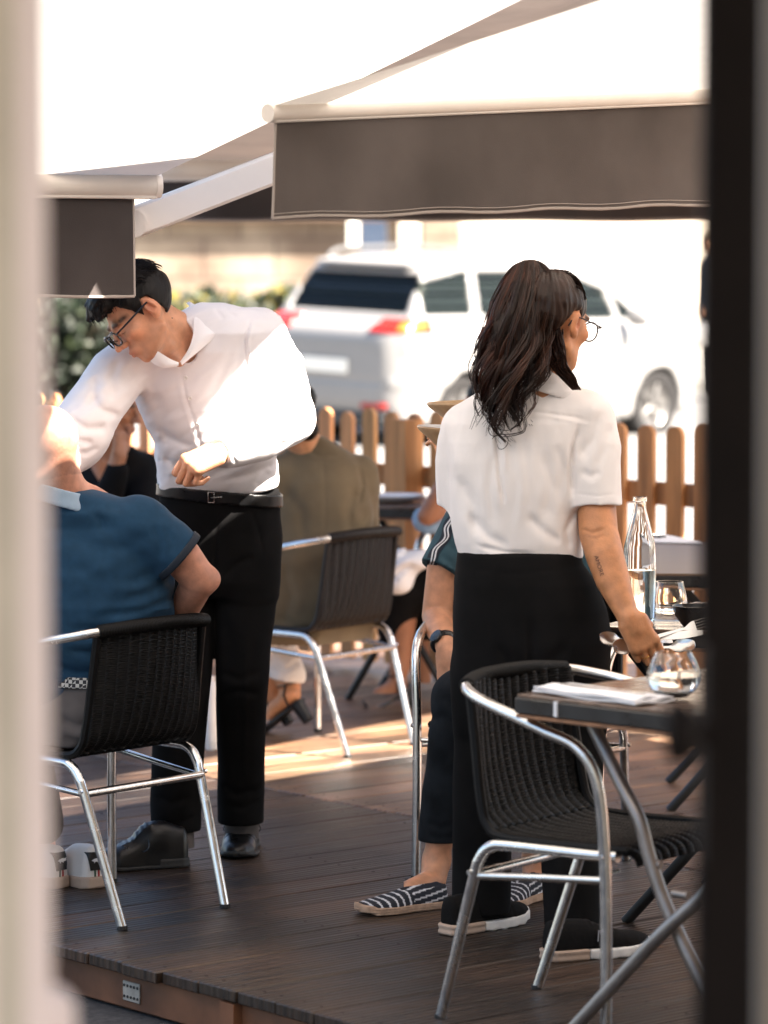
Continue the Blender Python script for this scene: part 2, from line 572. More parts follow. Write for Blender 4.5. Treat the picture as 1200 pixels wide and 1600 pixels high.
OFF8 = np.stack(np.meshgrid(np.arange(9), np.arange(9), np.arange(9), indexing='ij'), -1).reshape(-1, 3)
def sdf_arrays(fn, lo, hi, h, margin=1.7):
    lo, hi = np.array(lo, np.float64), np.array(hi, np.float64)
    bs = 8 * h
    n = np.ceil((hi - lo) / bs).astype(int) + 1
    bi = np.stack(np.meshgrid(*[np.arange(k) for k in n], indexing='ij'), -1).reshape(-1, 3)
    cen = (lo + (bi + .5) * bs).astype(np.float32)
    d = np.concatenate([fn(c) for c in np.array_split(cen, max(1, len(cen) // 200000))])
    bi = bi[np.abs(d) < bs * .866 * margin]
    N = n * 8 + 2
    ids, pos, quads = [], [], []
    K = 600
    for c0 in range(0, len(bi), K):
        b = bi[c0:c0 + K]
        g = b[:, None, :] * 8 + OFF8[None]
        v = fn((lo + g.reshape(-1, 3) * h).astype(np.float32)).reshape(len(b), 9, 9, 9)
        s = v < 0
        cnt = np.zeros((len(b), 8, 8, 8), np.int8)
        for x in (0, 1):
            for y in (0, 1):
                for z in (0, 1): cnt += s[:, x:x + 8, y:y + 8, z:z + 8]
        act = (cnt > 0) & (cnt < 8)
        q = np.argwhere(act)
        if len(q):
            cv = np.stack([v[q[:, 0], q[:, 1] + x, q[:, 2] + y, q[:, 3] + z] for x in (0, 1) for y in (0, 1) for z in (0, 1)], 1)
            acc, num = np.zeros((len(q), 3)), np.zeros(len(q))
            co = np.array([(x, y, z) for x in (0, 1) for y in (0, 1) for z in (0, 1)], float)
            for i in range(8):
                for j in range(i + 1, 8):
                    if np.abs(co[i] - co[j]).sum() == 1:
                        a_, b_ = cv[:, i], cv[:, j]
                        m = (a_ < 0) != (b_ < 0)
                        t = np.where(m, a_ / np.where(a_ == b_, 1, a_ - b_), 0)
                        acc += np.where(m[:, None], co[i] + (co[j] - co[i]) * t[:, None], 0)
                        num += m
            gc = b[q[:, 0]] * 8 + q[:, 1:]
            pos.append(lo + (gc + acc / num[:, None]) * h)
            ids.append((gc[:, 0] * N[1] + gc[:, 1]) * N[2] + gc[:, 2])
        for ax in range(3):
            sl = [slice(0, 8)] * 3
            s2 = list(sl); s2[ax] = slice(1, 9)
            s0, s1 = s[(slice(None), *sl)], s[(slice(None), *s2)]
            e = np.argwhere(s0 != s1)
            if not len(e): continue
            ge = b[e[:, 0]] * 8 + e[:, 1:]
            sg = s0[tuple(e.T)]
            o1, o2 = (ax + 1) % 3, (ax + 2) % 3
            qs = []
            for a_, b_ in ((-1, -1), (0, -1), (0, 0), (-1, 0)):
                gg = ge.copy()
                gg[:, o1] += a_; gg[:, o2] += b_
                qs.append((gg[:, 0] * N[1] + gg[:, 1]) * N[2] + gg[:, 2])
            qs = np.stack(qs, 1)
            qs[~sg] = qs[~sg][:, ::-1]
            quads.append(qs)
    ids, pos, quads = np.concatenate(ids), np.concatenate(pos), np.concatenate(quads)
    o = np.argsort(ids)
    ids, pos = ids[o], pos[o]
    k = np.searchsorted(ids, quads)
    k = np.clip(k, 0, len(ids) - 1)
    ok = (ids[k] == quads).all(1)
    return pos.astype(np.float32), k[ok].astype(np.int32)
def np_mesh(name, v, q, tint=None):
    me = bpy.data.meshes.new(name)
    me.vertices.add(len(v)); me.loops.add(len(q) * 4); me.polygons.add(len(q))
    me.vertices.foreach_set('co', v.astype(np.float32).ravel())
    me.loops.foreach_set('vertex_index', q.astype(np.int32).ravel())
    me.polygons.foreach_set('loop_start', np.arange(0, len(q) * 4, 4, dtype=np.int32))
    me.polygons.foreach_set('use_smooth', np.ones(len(q), bool))
    me.update(calc_edges=True)
    at = me.color_attributes.new('tint', 'FLOAT_COLOR', 'POINT')
    c = np.ones((len(v), 4), np.float32)
    if tint is not None: c[:, :3] = tint
    at.data.foreach_set('color', c.ravel())
    return me
SURF = {}
def sdf(name, fn, lo, hi, h, mat_, parent=None, tint=None, key=None):
    """a mesh in world coordinates from a signed distance function"""
    lo, hi = [min(a, b) for a, b in zip(lo, hi)], [max(a, b) for a, b in zip(lo, hi)]
    v, q = sdf_arrays(fn, lo, hi, h)
    me = np_mesh(name, v, q, tint(v) if tint is not None else None)
    o = link(name, me, mat_, parent, True)
    if key: SURF[key] = BVHTree.FromPolygons([tuple(x) for x in v.tolist()], q.tolist())
    return o
def hit(key, px, py):
    r = ray(px, py).normalized()
    loc, nrm, _, _ = SURF[key].ray_cast(Vector((0, 0, CAMH)), r)
    if loc is None: return None, None
    if nrm.dot(r) > 0: nrm = -nrm
    return loc, nrm
def frame(fw, up):
    fw = Vector(fw).normalized()
    up = Vector(up)
    up = (up - fw * up.dot(fw)).normalized()
    rt = fw.cross(up)
    return Matrix((rt, fw, up)).transposed()     # columns: right, forward, up
def loc_pts(p, c, rot): return (p - A3(c)) @ np.array(rot, dtype=np.float32)
# ================================================================== the setting
def deck_mat():
    m = bpy.data.materials.new('weathered_deck_boards')
    m.use_nodes = True
    n, l = m.node_tree.nodes, m.node_tree.links
    b = n['Principled BSDF']
    tc = n.new('ShaderNodeTexCoord')
    mp = n.new('ShaderNodeMapping'); mp.vector_type = 'TEXTURE'
    mp.inputs['Rotation'].default_value = (0, 0, math.atan2(V.y, V.x))
    l.new(tc.outputs['Object'], mp.inputs['Vector'])
    st = n.new('ShaderNodeMapping'); st.inputs['Scale'].default_value = (1.2, 26, 1)
    l.new(mp.outputs[0], st.inputs['Vector'])
    g = n.new('ShaderNodeTexNoise'); g.inputs['Scale'].default_value = 2.2; g.inputs['Detail'].default_value = 9; g.inputs['Roughness'].default_value = .62
    l.new(st.outputs[0], g.inputs['Vector'])
    s = n.new('ShaderNodeTexNoise'); s.inputs['Scale'].default_value = 2.1; s.inputs['Detail'].default_value = 7
    l.new(mp.outputs[0], s.inputs['Vector'])
    r1 = n.new('ShaderNodeValToRGB')
    e = r1.color_ramp.elements
    e[0].position, e[1].position = .3, .72
    e[0].color, e[1].color = (.008, .0048, .0036, 1), (.165, .098, .060, 1)
    l.new(g.outputs['Fac'], r1.inputs[0])
    r2 = n.new('ShaderNodeValToRGB')
    r2.color_ramp.elements[0].position, r2.color_ramp.elements[1].position = .36, .66
    r2.color_ramp.elements[0].color, r2.color_ramp.elements[1].color = (.30, .29, .29, 1), (1.30, 1.20, 1.10, 1)
    l.new(s.outputs['Fac'], r2.inputs[0])
    mx = n.new('ShaderNodeMix'); mx.data_type = 'RGBA'; mx.blend_type = 'MULTIPLY'; mx.inputs[0].default_value = 1
    l.new(r1.outputs[0], mx.inputs[6]); l.new(r2.outputs[0], mx.inputs[7])
    at = n.new('ShaderNodeAttribute'); at.attribute_name = 'tint'
    m2 = n.new('ShaderNodeMix'); m2.data_type = 'RGBA'; m2.blend_type = 'MULTIPLY'; m2.inputs[0].default_value = 1
    l.new(mx.outputs[2], m2.inputs[6]); l.new(at.outputs['Color'], m2.inputs[7])
    l.new(m2.outputs[2], b.inputs['Base Color'])
    mr = n.new('ShaderNodeMapRange')
    mr.inputs['From Min'].default_value, mr.inputs['From Max'].default_value = .3, .7
    mr.inputs['To Min'].default_value, mr.inputs['To Max'].default_value = .34, .62
    l.new(g.outputs['Fac'], mr.inputs['Value']); l.new(mr.outputs[0], b.inputs['Roughness'])
    # grain and the worn grooves along each board
    wv = n.new('ShaderNodeTexWave'); wv.bands_direction = 'Y'; wv.inputs['Scale'].default_value = 9; wv.inputs['Distortion'].default_value = 1.2
    wv.inputs['Detail'].default_value = 3
    sq = n.new('ShaderNodeMapping'); sq.inputs['Scale'].default_value = (.12, 1.6, 1)
    l.new(mp.outputs[0], sq.inputs['Vector']); l.new(sq.outputs[0], wv.inputs['Vector'])
    b1 = n.new('ShaderNodeBump'); b1.inputs['Strength'].default_value = .35; b1.inputs['Distance'].default_value = .006
    l.new(wv.outputs['Fac'], b1.inputs['Height'])
    b2 = n.new('ShaderNodeBump'); b2.inputs['Strength'].default_value = .55; b2.inputs['Distance'].default_value = .004
    l.new(g.outputs['Fac'], b2.inputs['Height']); l.new(b1.outputs[0], b2.inputs['Normal'])
    l.new(b2.outputs[0], b.inputs['Normal'])
    return m
M['deck'] = deck_mat()
M['screw'] = mat('rusty_screw', (.02, .014, .011), .6, .3)
M['zinc'] = mat('galvanised_plate', (.42, .38, .33), .5, .3, var=.2, vscale=40)
M['fascia'] = mat('orange_brown_timber', (.16, .065, .03), .6, var=.4, vscale=6, bump=.3, bscale=20)
M['asphalt'] = mat('asphalt', (.055, .053, .055), .9, var=.3, vscale=60, bump=.6, bscale=120)
M['road'] = mat('sunlit_road', (.15, .145, .14), .9, var=.15, vscale=3, bump=.2, bscale=60)
M['paving'] = mat('pale_paving', (.25, .24, .22), .85, var=.1, vscale=3)

v0 = V.dot(Vector((-.789, 7.89, 0)))                # where the boards end at the front
vseam = V.dot(F(416, 1232))
def build_deck():
    mb = MB()
    rot = Matrix((V, U, Vector((0, 0, 1)))).transposed()
    bw, gap = .1365, .0035
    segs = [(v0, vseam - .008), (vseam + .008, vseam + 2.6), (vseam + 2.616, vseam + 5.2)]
    u = 2.6
    rnd = random.Random(3)
    while u < 15.5:
        for a, b in segs:
            a2 = a + (rnd.uniform(-.012, .006) if a == v0 else 0)
            k = rnd.uniform(.6, 1.4) * (.46 if a == v0 else 2.4)  # rear boards weathered paler, with sun glare put into their tint as well
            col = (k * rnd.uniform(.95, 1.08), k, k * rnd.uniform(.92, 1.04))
            c = V * ((a2 + b) / 2) + U * (u + bw / 2) + Vector((0, 0, -.014 + rnd.uniform(-.0012, .0012)))
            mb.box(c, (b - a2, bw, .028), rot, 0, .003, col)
            js = [a2 + .05 + .58 * q for q in range(int((b - a2) / .58) + 1)]
            for jv in js:
                for su in (.25, .75):
                    mb.lathe([(.0, .0008), (.0042, .0008), (.0046, .0)], V * (jv + rnd.uniform(-.006, .006)) + U * (u + bw * su + rnd.uniform(-.006, .006)) + Vector((0, 0, c.z + .0142)), 8, 1, None, False)
        u += bw + gap
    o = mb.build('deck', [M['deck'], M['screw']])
    tag(o, 'dark weathered timber deck of the terrace', 'deck', kind='structure')
    fb = MB()
    c = V * (v0 + .045) + U * 9 + Vector((0, 0, -.074))
    fb.box(c, (.04, 13, .088), rot, 0, .004)
    for k in range(14):
        fb.box(V * (v0 + 2) + U * (3 + k * .95) + Vector((0, 0, -.074)), (4, .05, .086), rot)
    fb.build('fascia', M['fascia'], o)
    # galvanised joining plate on the fascia
    pc = F(200, 1551, -.074)
    t = (v0 + .025 - 0.002 - V.dot(pc))
    pc = pc + V * t
    pb = MB()
    pb.box(pc, (.004, .066, .046), rot, 0, .001)
    for i in range(5):
        for j in range(2):
            pb.lathe([(.0035, 0), (.0035, .0015)], pc + U * (-.026 + .013 * i) + Vector((0, 0, -.013 + .026 * j)) - V * .0022, 10, 1,
                     Matrix((U, Vector((0, 0, 1)), -V)).transposed())
    pb.build('joining_plate', [M['zinc'], M['black_metal']], o)
build_deck()

gb = MB()
gb.add([(-60, -10, -.125), (60, -10, -.125), (60, 15.5, -.125), (-60, 15.5, -.125)], [(0, 1, 2, 3)])
tag(gb.build('ground', M['asphalt']), 'grey asphalt below the deck', 'ground', kind='structure')
def street_z(x, y): return -.121 + max(0, y - 15.5) * .0215 - .035 * x * min(1, max(0, (y - 15.5) / 10)) if y < 120 else 2
rb = MB()
ys = [15.3, 18, 22, 26, 30, 34, 38]
for i in range(len(ys) - 1):
    for j in range(8):
        x0, x1 = -40 + j * 10, -30 + j * 10
        q = [(x0, ys[i]), (x1, ys[i]), (x1, ys[i + 1]), (x0, ys[i + 1])]
        rb.add([(x, y, street_z(max(-6, min(6, x)), y)) for x, y in q], [(0, 1, 2, 3)])
tag(rb.build('street', M['road']), 'sunlit grey street beyond the fence', 'street', kind='structure')
pb = MB()
for x0 in range(-40, 40, 10):
    za, zb = [street_z(max(-6, min(6, x)), 38) + .12 for x in (x0, x0 + 10)]
    pb.add([(x0, 37.7, za), (x0 + 10, 37.7, zb), (x0 + 10, 120, zb + .5), (x0, 120, za + .5),
            (x0, 37.7, za - .3), (x0 + 10, 37.7, zb - .3)], [(0, 1, 2, 3), (4, 5, 1, 0)])
tag(pb.build('pavement', M['paving']), 'pale pavement on the far side of the street', 'pavement', kind='structure')

# ------------------------------------------------------------------ fence
M['picket'] = mat('pressure_treated_pine', (.46, .22, .085), .62, var=.35, vscale=3.2, bump=.25, bscale=30, stretch=(6, 6, .6), tint=True)
def build_fence():
    base = Vector((-.13, 13.5, 0))
    f = thing('picket_fence', 'round-topped wooden picket fence between the terrace and the street', 'fence', base)
    def at(t, z, off=0): return base + Vector((U.x * -t, U.y * -t, z)) - V * off
    rot = Matrix((-U, V, Vector((0, 0, 1)))).transposed()
    rnd = random.Random(5)
    def picket(t, wd, top, th=.02, off=0.0, square=False):
        mb = MB()
        k = rnd.uniform(.75, 1.2)
        col = (k, k * rnd.uniform(.92, 1.05), k * rnd.uniform(.88, 1.05))
        r = wd / 2
        if square: out = [(-r, .04), (r, .04), (r, top), (-r, top)]
        else: out = [(-r, .04), (r, .04)] + [(r * math.cos(a * math.pi / 12), top - r + r * math.sin(a * math.pi / 12)) for a in range(13)]
        o = at(t, 0, off)
        n = len(out)
        vs = [o - U * x + Vector((0, 0, z)) for x, z in out] + [o - U * x + Vector((0, 0, z)) + V * th for x, z in out]
        mb.add(vs, [tuple(range(n)), tuple(range(n, 2 * n))[::-1]] + [((i + 1) % n, i, n + i, n + (i + 1) % n) for i in range(n)], 0, col)
        return mb.build('picket' if not square else 'post', M['picket'], f, True, ang=30)
    t = -4.2
    i = 0
    while t < 3.6:
        sp = .136 if t < .7 else .145
        picket(t, .073 if t < .7 else .080, 1.055 + rnd.uniform(-.012, .012))
        t += sp * 1.02
    for tp in (-2.05, .37, 2.6):
        picket(tp, .098, 1.03, .095, .075, True)
    for z in (.25, .80):
        mb = MB()
        mb.box(at(-.3, z, -.035), (8.0, .028, .085), rot, 0, .003, (.8, .78, .75))
        mb.build('rail', M['picket'], f, True)
build_fence()

# ------------------------------------------------------------------ the cafe front the camera looks out of
M['jamb'] = mat('pale_painted_wood', (.80, .67, .64), .6, var=.03, bump=.05)
M['stone_jamb'] = mat('beige_painted_jamb', (.27, .22, .17), .8, var=.06, bump=.2)
M['dark_frame'] = mat('dark_brown_paint', (.009, .006, .005), .7, var=.2, bump=.08, spec=.12)
M['plaster'] = mat('cream_plaster', (.52, .46, .38), .85, var=.08, bump=.3)
fd = Vector((.63, .78, 0)).normalized()             # along the cafe front
fn_ = Vector((-fd.y, fd.x, 0))
jl, jr = Vector((-.283, 2.78, 0)), Vector((.344, 3.57, 0))
frot = Matrix((fd, fn_, Vector((0, 0, 1)))).transposed()
def build_front():
    wl = MB()
    wl.box(jl - fd * 2.1 + fn_ * .0 + Vector((0, 0, 1.4)), (4.0, .14, 3.1), frot)
    tag(wl.build('facade', M['plaster']), 'plastered cafe front to the left of the doorway', 'wall', kind='structure')
    wr = MB()
    wr.box(jr + fd * 2.6 + fn_ * -.02 + Vector((0, 0, 1.4)), (4.6, .14, 3.1), frot)
    tag(wr.build('facade', M['plaster']), 'plastered cafe front to the right of the doorway', 'wall', kind='structure')
    rf = MB()
    mid = (jl + jr) / 2 - fn_ * 2.6 + Vector((0, 0, 2.98))
    rf.box(mid, (9, 5.2, .12), frot)
    tag(rf.build('ceiling', M['plaster']), 'ceiling of the room the picture is taken from', 'ceiling', kind='structure')
    # left: pale door jamb, its reveal towards the opening
    e = P(79, 800, 2.75)
    t = thing('door_jamb', 'pale pink painted door jamb at the left edge of the view', 'door frame', (e.x, 2.75, -.12))
    jd = Vector((.30, .954, 0)); jn = Vector((.954, -.30, 0))
    jrot = Matrix((jd, -jn, Vector((0, 0, 1)))).transposed()
    mb = MB()
    mb.box(Vector((e.x, 2.75, 1.4)) - jd * .16 - jn * .04, (.32, .08, 3.1), jrot, 0, .004)
    mb.build('post', M['jamb'], t, True)
    p = P(104, 1590, 2.78)
    pb_ = MB()
    pb_.box((p.x - .022, 2.80, p.z - .10), (.05, .05, .24), jrot, 0, .012)
    pb_.build('plinth_block', M['jamb'], t, True)
    # right: dark door leaf swung open, its edge towards us, then the pale jamb
    e = P(1096, 800, 3.1)
    t = thing('open_door', 'dark brown open door leaf with a knob, along the right edge of the view', 'door', (e.x, 3.1, -.12))
    mb = MB()
    mb.box((e.x + .027, 3.1 + .02, 1.3), (.054, .04, 2.84), None, 0, .004)
    mb.box((e.x + .036, 3.1 + .11, 1.3), (.03, .16, 2.84), None, 0, .004)
    mb.build('door_leaf', M['dark_frame'], t, True)
    kb = MB()
    k = P(1090, 1150, 2.98)
    kb.lathe([(.012, 0), (.012, .012), (.022, .018), (.030, .032), (.026, .044), (.004, .048)], (e.x + .004, 3.0, k.z), 24, 0,
             Matrix(((0, 0, -1), (0, 1, 0), (1, 0, 0))))
    kb.box((e.x + .002, 3.06, k.z - .03), (.006, .05, .2), None, 0, .002)
    kb.build('knob', M['dark_frame'], t, True)
    t2 = MB()
    t2.box((e.x + .160, 3.1 + .34, 1.4), (.14, .10, 3.1), None, 0, .006)
    o = t2.build('door_jamb', M['stone_jamb'])
    tag(o, 'cream door jamb behind the dark door at the far right edge', 'door frame')
build_front()

# ------------------------------------------------------------------ awnings
M['awn_white'] = fabric_mat('white_awning_canvas', (.78, .76, .74), .26, (.84, .80, .75))
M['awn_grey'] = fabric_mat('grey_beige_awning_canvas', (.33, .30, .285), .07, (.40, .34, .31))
M['valance'] = fabric_mat('grey_brown_valance_canvas', (.150, .130, .122), .22, (.26, .21, .185))
M['valance_dark'] = fabric_mat('charcoal_valance_canvas', (.072, .062, .060), .10, (.12, .09, .075))
M['bar'] = mat('white_lacquered_aluminium', (.76, .70, .64), .35, var=.04)
M['hem'] = mat('pale_hem_tape', (.36, .31, .28), .8)
def valance(parent, a, b, h0, h1, m, seed, hemw=.006, wav=.006, th=.002):
    a, b = Vector(a), Vector(b)
    d = (b - a).normalized()
    n = Vector((-d.y, d.x, 0)).normalized()
    rnd = random.Random(seed)
    ph = [rnd.uniform(0, 6.28) for _ in range(6)]
    fr = [rnd.uniform(3, 9) for _ in range(3)] + [rnd.uniform(14, 34) for _ in range(3)]
    L = (b - a).length
    def off(s, v):
        q = sum(math.sin(s * fr[i] + ph[i]) for i in range(3)) * wav * (.25 + .75 * v)
        q += sum(math.sin(s * fr[i] + ph[i] + v * 2) for i in range(3, 6)) * wav * .22 * v
        ed = math.exp(-(s / .05) ** 2) * .02 * v       # the free corner curls
        return q + ed
    def pt(u, v):
        s = u * L
        h = h0 + (h1 - h0) * u
        sag = .003 * math.sin(s * fr[3] * .5 + ph[3])
        return a + d * s + n * off(s, v) - Vector((0, 0, v * h + sag * v))
    mb = MB()
    mb.sheet(pt, int(L * 60), 14, th)
    vo = mb.build('valance', m, parent, True)
    hb = MB()
    pts = [pt(i / 60, 1) for i in range(61)]
    hb.tube(pts, .0042, 6)
    hb.tube([pt(0, j / 10) for j in range(11)], .003, 6)
    e = [pt(i / 60, .955) - n * .0022 for i in range(61)]
    hb.tube(e, .0012, 5)
    hb.build('hem', M['hem'], vo, True)
def awning(name, label, bar_a, bar_b, edge_a, edge_b, m, vm, h0, h1, r, seed, inset=(0, 0), sag=.03, flap=True):
    """front bar from bar_a to bar_b; the cloth rises from the bar to edge_a - edge_b"""
    bar_a, bar_b = Vector(bar_a), Vector(bar_b)
    if edge_b is None:
        ep = [Vector(q) for q in edge_a]
        def edge(u):
            x = ep[0].x + (ep[-1].x - ep[0].x) * u
            for i in range(len(ep) - 1):
                if x <= ep[i + 1].x + 1e-6: return ep[i].lerp(ep[i + 1], (x - ep[i].x) / (ep[i + 1].x - ep[i].x))
            return ep[-1]
    else:
        ea, eb_ = Vector(edge_a), Vector(edge_b)
        def edge(u): return ea.lerp(eb_, u)
    t = thing(name, label, 'awning', bar_a, group='awnings over the terrace')
    mb = MB()
    def cl(u, v):
        p = bar_a.lerp(bar_b, u).lerp(edge(u), v)
        p.z -= sag * math.sin(math.pi * v) * (.6 + .4 * math.sin(u * 9))
        return p
    mb.grid(cl, 72, 24)
    mb.build('canopy', m, t, True)
    bb = MB()
    d = (bar_b - bar_a).normalized()
    lo = Vector((0, 0, -r * .75))
    bb.tube([bar_a + lo, bar_b + lo], r, 18)
    bb.box((bar_a + bar_b) / 2 + lo + Vector((0, 0, -r * .8)), ((bar_b - bar_a).length, r * 1.1, r * .6), Matrix((d, Vector((-d.y, d.x, 0)), d.cross(Vector((-d.y, d.x, 0))))).transposed(), 0, .003)
    bb.build('front_bar', M['bar'], t, True)
    for p_, s in ((bar_a, -1), (bar_b, 1)):
        eb = MB()
        eb.tube([p_ + lo - d * .004 * s, p_ + lo + d * .012 * s], [r * 1.06, r * 1.02], 18)
        eb.build('end_cap', M['bar'], t, True)
    if vm is not None:
        z = Vector((0, 0, -r * 1.85))
        valance(t, bar_a + z + d * inset[0], bar_b + z - d * inset[1], h0, h1, vm, seed, wav=.010)
    return t
# right awning: bar drawn from its left end; the cloth's left edge climbs towards the cafe front
Ra = P(424, 166, 7.55)
Rb_in = P(1105, 140, 8.70)
Rb = Ra + (Rb_in - Ra) * 2.6
ed = Vector((.66, -.75, .18)) * 3.1
awning('awning', 'large white awning with a wide grey-brown valance hanging above the waitress', Ra, Rb, Ra + ed, Rb + ed,
       M['awn_white'], M['valance'], .214, .214 + .045 * 2.6, .0205, 11, (.012, .02))
# left awning
La = P(243, 276, 8.55)
Lb = La + Vector((-.85, -.30, 0.0)) * 2.6
ed = Vector((.83, -1.55, .32)) * 2.45
awn_l = awning('awning', 'low white awning with a charcoal valance in front of the waiter\'s hair', La, Lb, La + ed, Lb + ed,
       M['awn_white'], M['valance_dark'], .246, .246, .031, 23, (.058, .02))
# third awning, behind the gap between the two
Ta, Tb = P(238, 253, 13.4), P(238, 253, 13.4) + Vector((4.6, -1.0, .0))
awning('awning', 'shaded grey awning seen through the gap between the two white ones', Ta, Tb, [(-.6, 8.2, 2.42), (.47, 7.93, 2.44), (.50, 7.95, 2.44), (.57, 8.43, 2.44), (1.0, 8.95, 2.46), (3.2, 12.1, 2.5)], None,  # near edge out of view, its kink shaped only to shade the waiter
       M['awn_grey'], M['valance_dark'], .155, .17, .042, 37, (.02, .02), sag=.02)
# folding arm, white and in the sun
ab = MB()
p0, p1 = P(203, 350, 8.66), P(470, 247, 8.8)
dv = (p1 - p0).normalized(); sv = Vector((dv.y, -dv.x, 0)).normalized()
ab.box((p0 + p1) / 2, ((p1 - p0).length, .05, .08), Matrix((dv, sv, dv.cross(sv))).transposed(), 0, .008)
ab.tube([p0 - sv * .04, p0 + sv * .04], .036, 18)
ab.tube([p0 - dv * .02, p0 - Vector((.02, .05, -.10))], .02, 12)
ab.build('folding_arm', M['bar'], awn_l, True)
# ------------------------------------------------------------------ far side of the street
def wall_mat(name, c1, c2, mortar, sx, sy, bump=.5):
    m = bpy.data.materials.new(name)
    m.use_nodes = True
    n, l = m.node_tree.nodes, m.node_tree.links
    b = n['Principled BSDF']; b.inputs['Roughness'].default_value = .9
    tc = n.new('ShaderNodeTexCoord'); mp = n.new('ShaderNodeMapping')
    mp.inputs['Rotation'].default_value = (math.pi / 2, 0, 0)
    l.new(tc.outputs['Object'], mp.inputs['Vector'])
    br = n.new('ShaderNodeTexBrick')
    br.inputs['Scale'].default_value = 1
    br.inputs['Brick Width'].default_value = sx; br.inputs['Row Height'].default_value = sy
    br.inputs['Mortar Size'].default_value = .018
    br.inputs['Color1'].default_value = (*c1, 1); br.inputs['Color2'].default_value = (*c2, 1); br.inputs['Mortar'].default_value = (*mortar, 1)
    l.new(mp.outputs[0], br.inputs['Vector'])
    nz = n.new('ShaderNodeTexNoise'); nz.inputs['Scale'].default_value = 1.6; nz.inputs['Detail'].default_value = 8
    l.new(tc.outputs['Object'], nz.inputs['Vector'])
    rp = n.new('ShaderNodeValToRGB')
    rp.color_ramp.elements[0].position, rp.color_ramp.elements[1].position = .35, .65
    rp.color_ramp.elements[0].color, rp.color_ramp.elements[1].color = (.55, .48, .45, 1), (1.1, 1.08, 1.04, 1)
    l.new(nz.outputs['Fac'], rp.inputs[0])
    mx = n.new('ShaderNodeMix'); mx.data_type = 'RGBA'; mx.blend_type = 'MULTIPLY'; mx.inputs[0].default_value = 1
    l.new(br.outputs['Color'], mx.inputs[6]); l.new(rp.outputs[0], mx.inputs[7])
    l.new(mx.outputs[2], b.inputs['Base Color'])
    return m
M['stone'] = wall_mat('pale_stone_blocks', (.27, .22, .17), (.23, .185, .14), (.13, .10, .08), .95, .52)
M['cream'] = mat('cream_render', (.55, .47, .38), .9, var=.08, vscale=.6)
M['moss'] = mat('weathered_cap_stone', (.17, .115, .085), .9, var=.25, vscale=2)
def wall_at(px, py, Y): return P(px, py, Y)
sw = thing('stone_wall', 'pale stone block wall across the street, left of the white car', 'wall', (-3, 44, 0))
mb = MB(); mb.box((-6.6, 44.2, 1.25), (13.6, .5, 2.1)); mb.build('masonry', M['stone'], sw, True)
mb = MB(); mb.box((-6.6, 44.1, 2.42), (13.7, .8, .24), None, 0, .03); mb.build('coping', M['moss'], sw, True)
mb = MB(); mb.box((-6.6, 44.05, .62), (13.6, .3, .55), None, 0, .05); mb.build('plinth', M['moss'], sw, True)
mb = MB(); mb.box((.75, 44.1, 1.5), (.55, .9, 2.9), None, 0, .03); mb.build('pier', M['stone'], sw, True)
fb = thing('building', 'cream rendered building across the street behind the white car', 'building', (8, 52, 0))
mb = MB(); mb.box((6.5, 56, 4), (22, 6, 9)); mb.build('wall', M['cream'], fb, True)
M['shutter'] = mat('taupe_shutter', (.45, .36, .30), .7, var=.1)
for k in range(5):
    mb = MB(); mb.box((-1.6 + k * 3.6, 52.94, 6.0), (1.1, .16, 1.7), None, 0, .02)
    mb.build('window', M['shutter'], fb, True)
# low planting in front of the wall
def leafy(name, label, cat, boxes, n, seed, cols, parent_loc, size=.09, stems=True):
    t = thing(name, label, cat, parent_loc)
    rnd = random.Random(seed)
    mb = MB()
    for (c, half, cnt) in boxes:
        for _ in range(cnt):
            p = Vector([c[k] + half[k] * max(-1, min(1, rnd.gauss(0, .55))) for k in range(3)])
            d = Vector((rnd.uniform(-1, 1), rnd.uniform(-1, 1), rnd.uniform(-.3, 1))).normalized()
            s = d.orthogonal().normalized() * size * rnd.uniform(.35, .6)
            L = d * size * rnd.uniform(.8, 1.5)
            col = rnd.choice(cols)
            k = rnd.uniform(.7, 1.3)
            nn = d.cross(s).normalized() * size * .15
            mb.add([p, p + L * .5 + s + nn, p + L, p + L * .5 - s + nn], [(0, 1, 2), (0, 2, 3)], 0, tuple(x * k for x in col))
    mb.build('foliage', M['leaf'], t, True, smooth=False)
    if stems:
        sb = MB()
        for (c, half, cnt) in boxes:
            for _ in range(10):
                x, y = c[0] + rnd.uniform(-1, 1) * half[0], c[1] + rnd.uniform(-.6, .6) * half[1]
                sb.tube([(x, y, c[2] - half[2] - .35), (x + rnd.uniform(-.1, .1), y, c[2] + half[2] * .5)], .012, 5)
        sb.build('stem', M['moss'], t, True)
    return t
M['leaf'] = mat('leaves', (1, 1, 1), .55, tint=True)
gr = [(.005, .0105, .0035), (.008, .015, .005), (.014, .022, .006), (.004, .008, .003)]
leafy('hedge', 'dark green clipped hedge behind the waiter\'s shoulder', 'hedge', [((-3.05, 33.5, 1.0), (.75, .5, .42), 2600), ((-3.0, 33.4, .55), (.7, .4, .35), 900), ((-2.85, 33.2, 1.3), (.12, .1, .1), 120)], 0, 1,
      gr, (-3.05, 33.5, .3), .10)
leafy('flower_bed', 'yellow-green flower bed at the foot of the stone wall', 'plants', [((-1.7, 40.5, 1.12), (1.5, .4, .20), 2400), ((-1.2, 40.4, 1.32), (.18, .2, .12), 160), ((-2.2, 40.4, 1.28), (.15, .2, .12), 100), ((-1.7, 40.3, .75), (1.4, .3, .2), 900)], 0, 2,
      gr + [(.14, .11, .012), (.06, .07, .012)], (-1.7, 40.5, .4), .10)
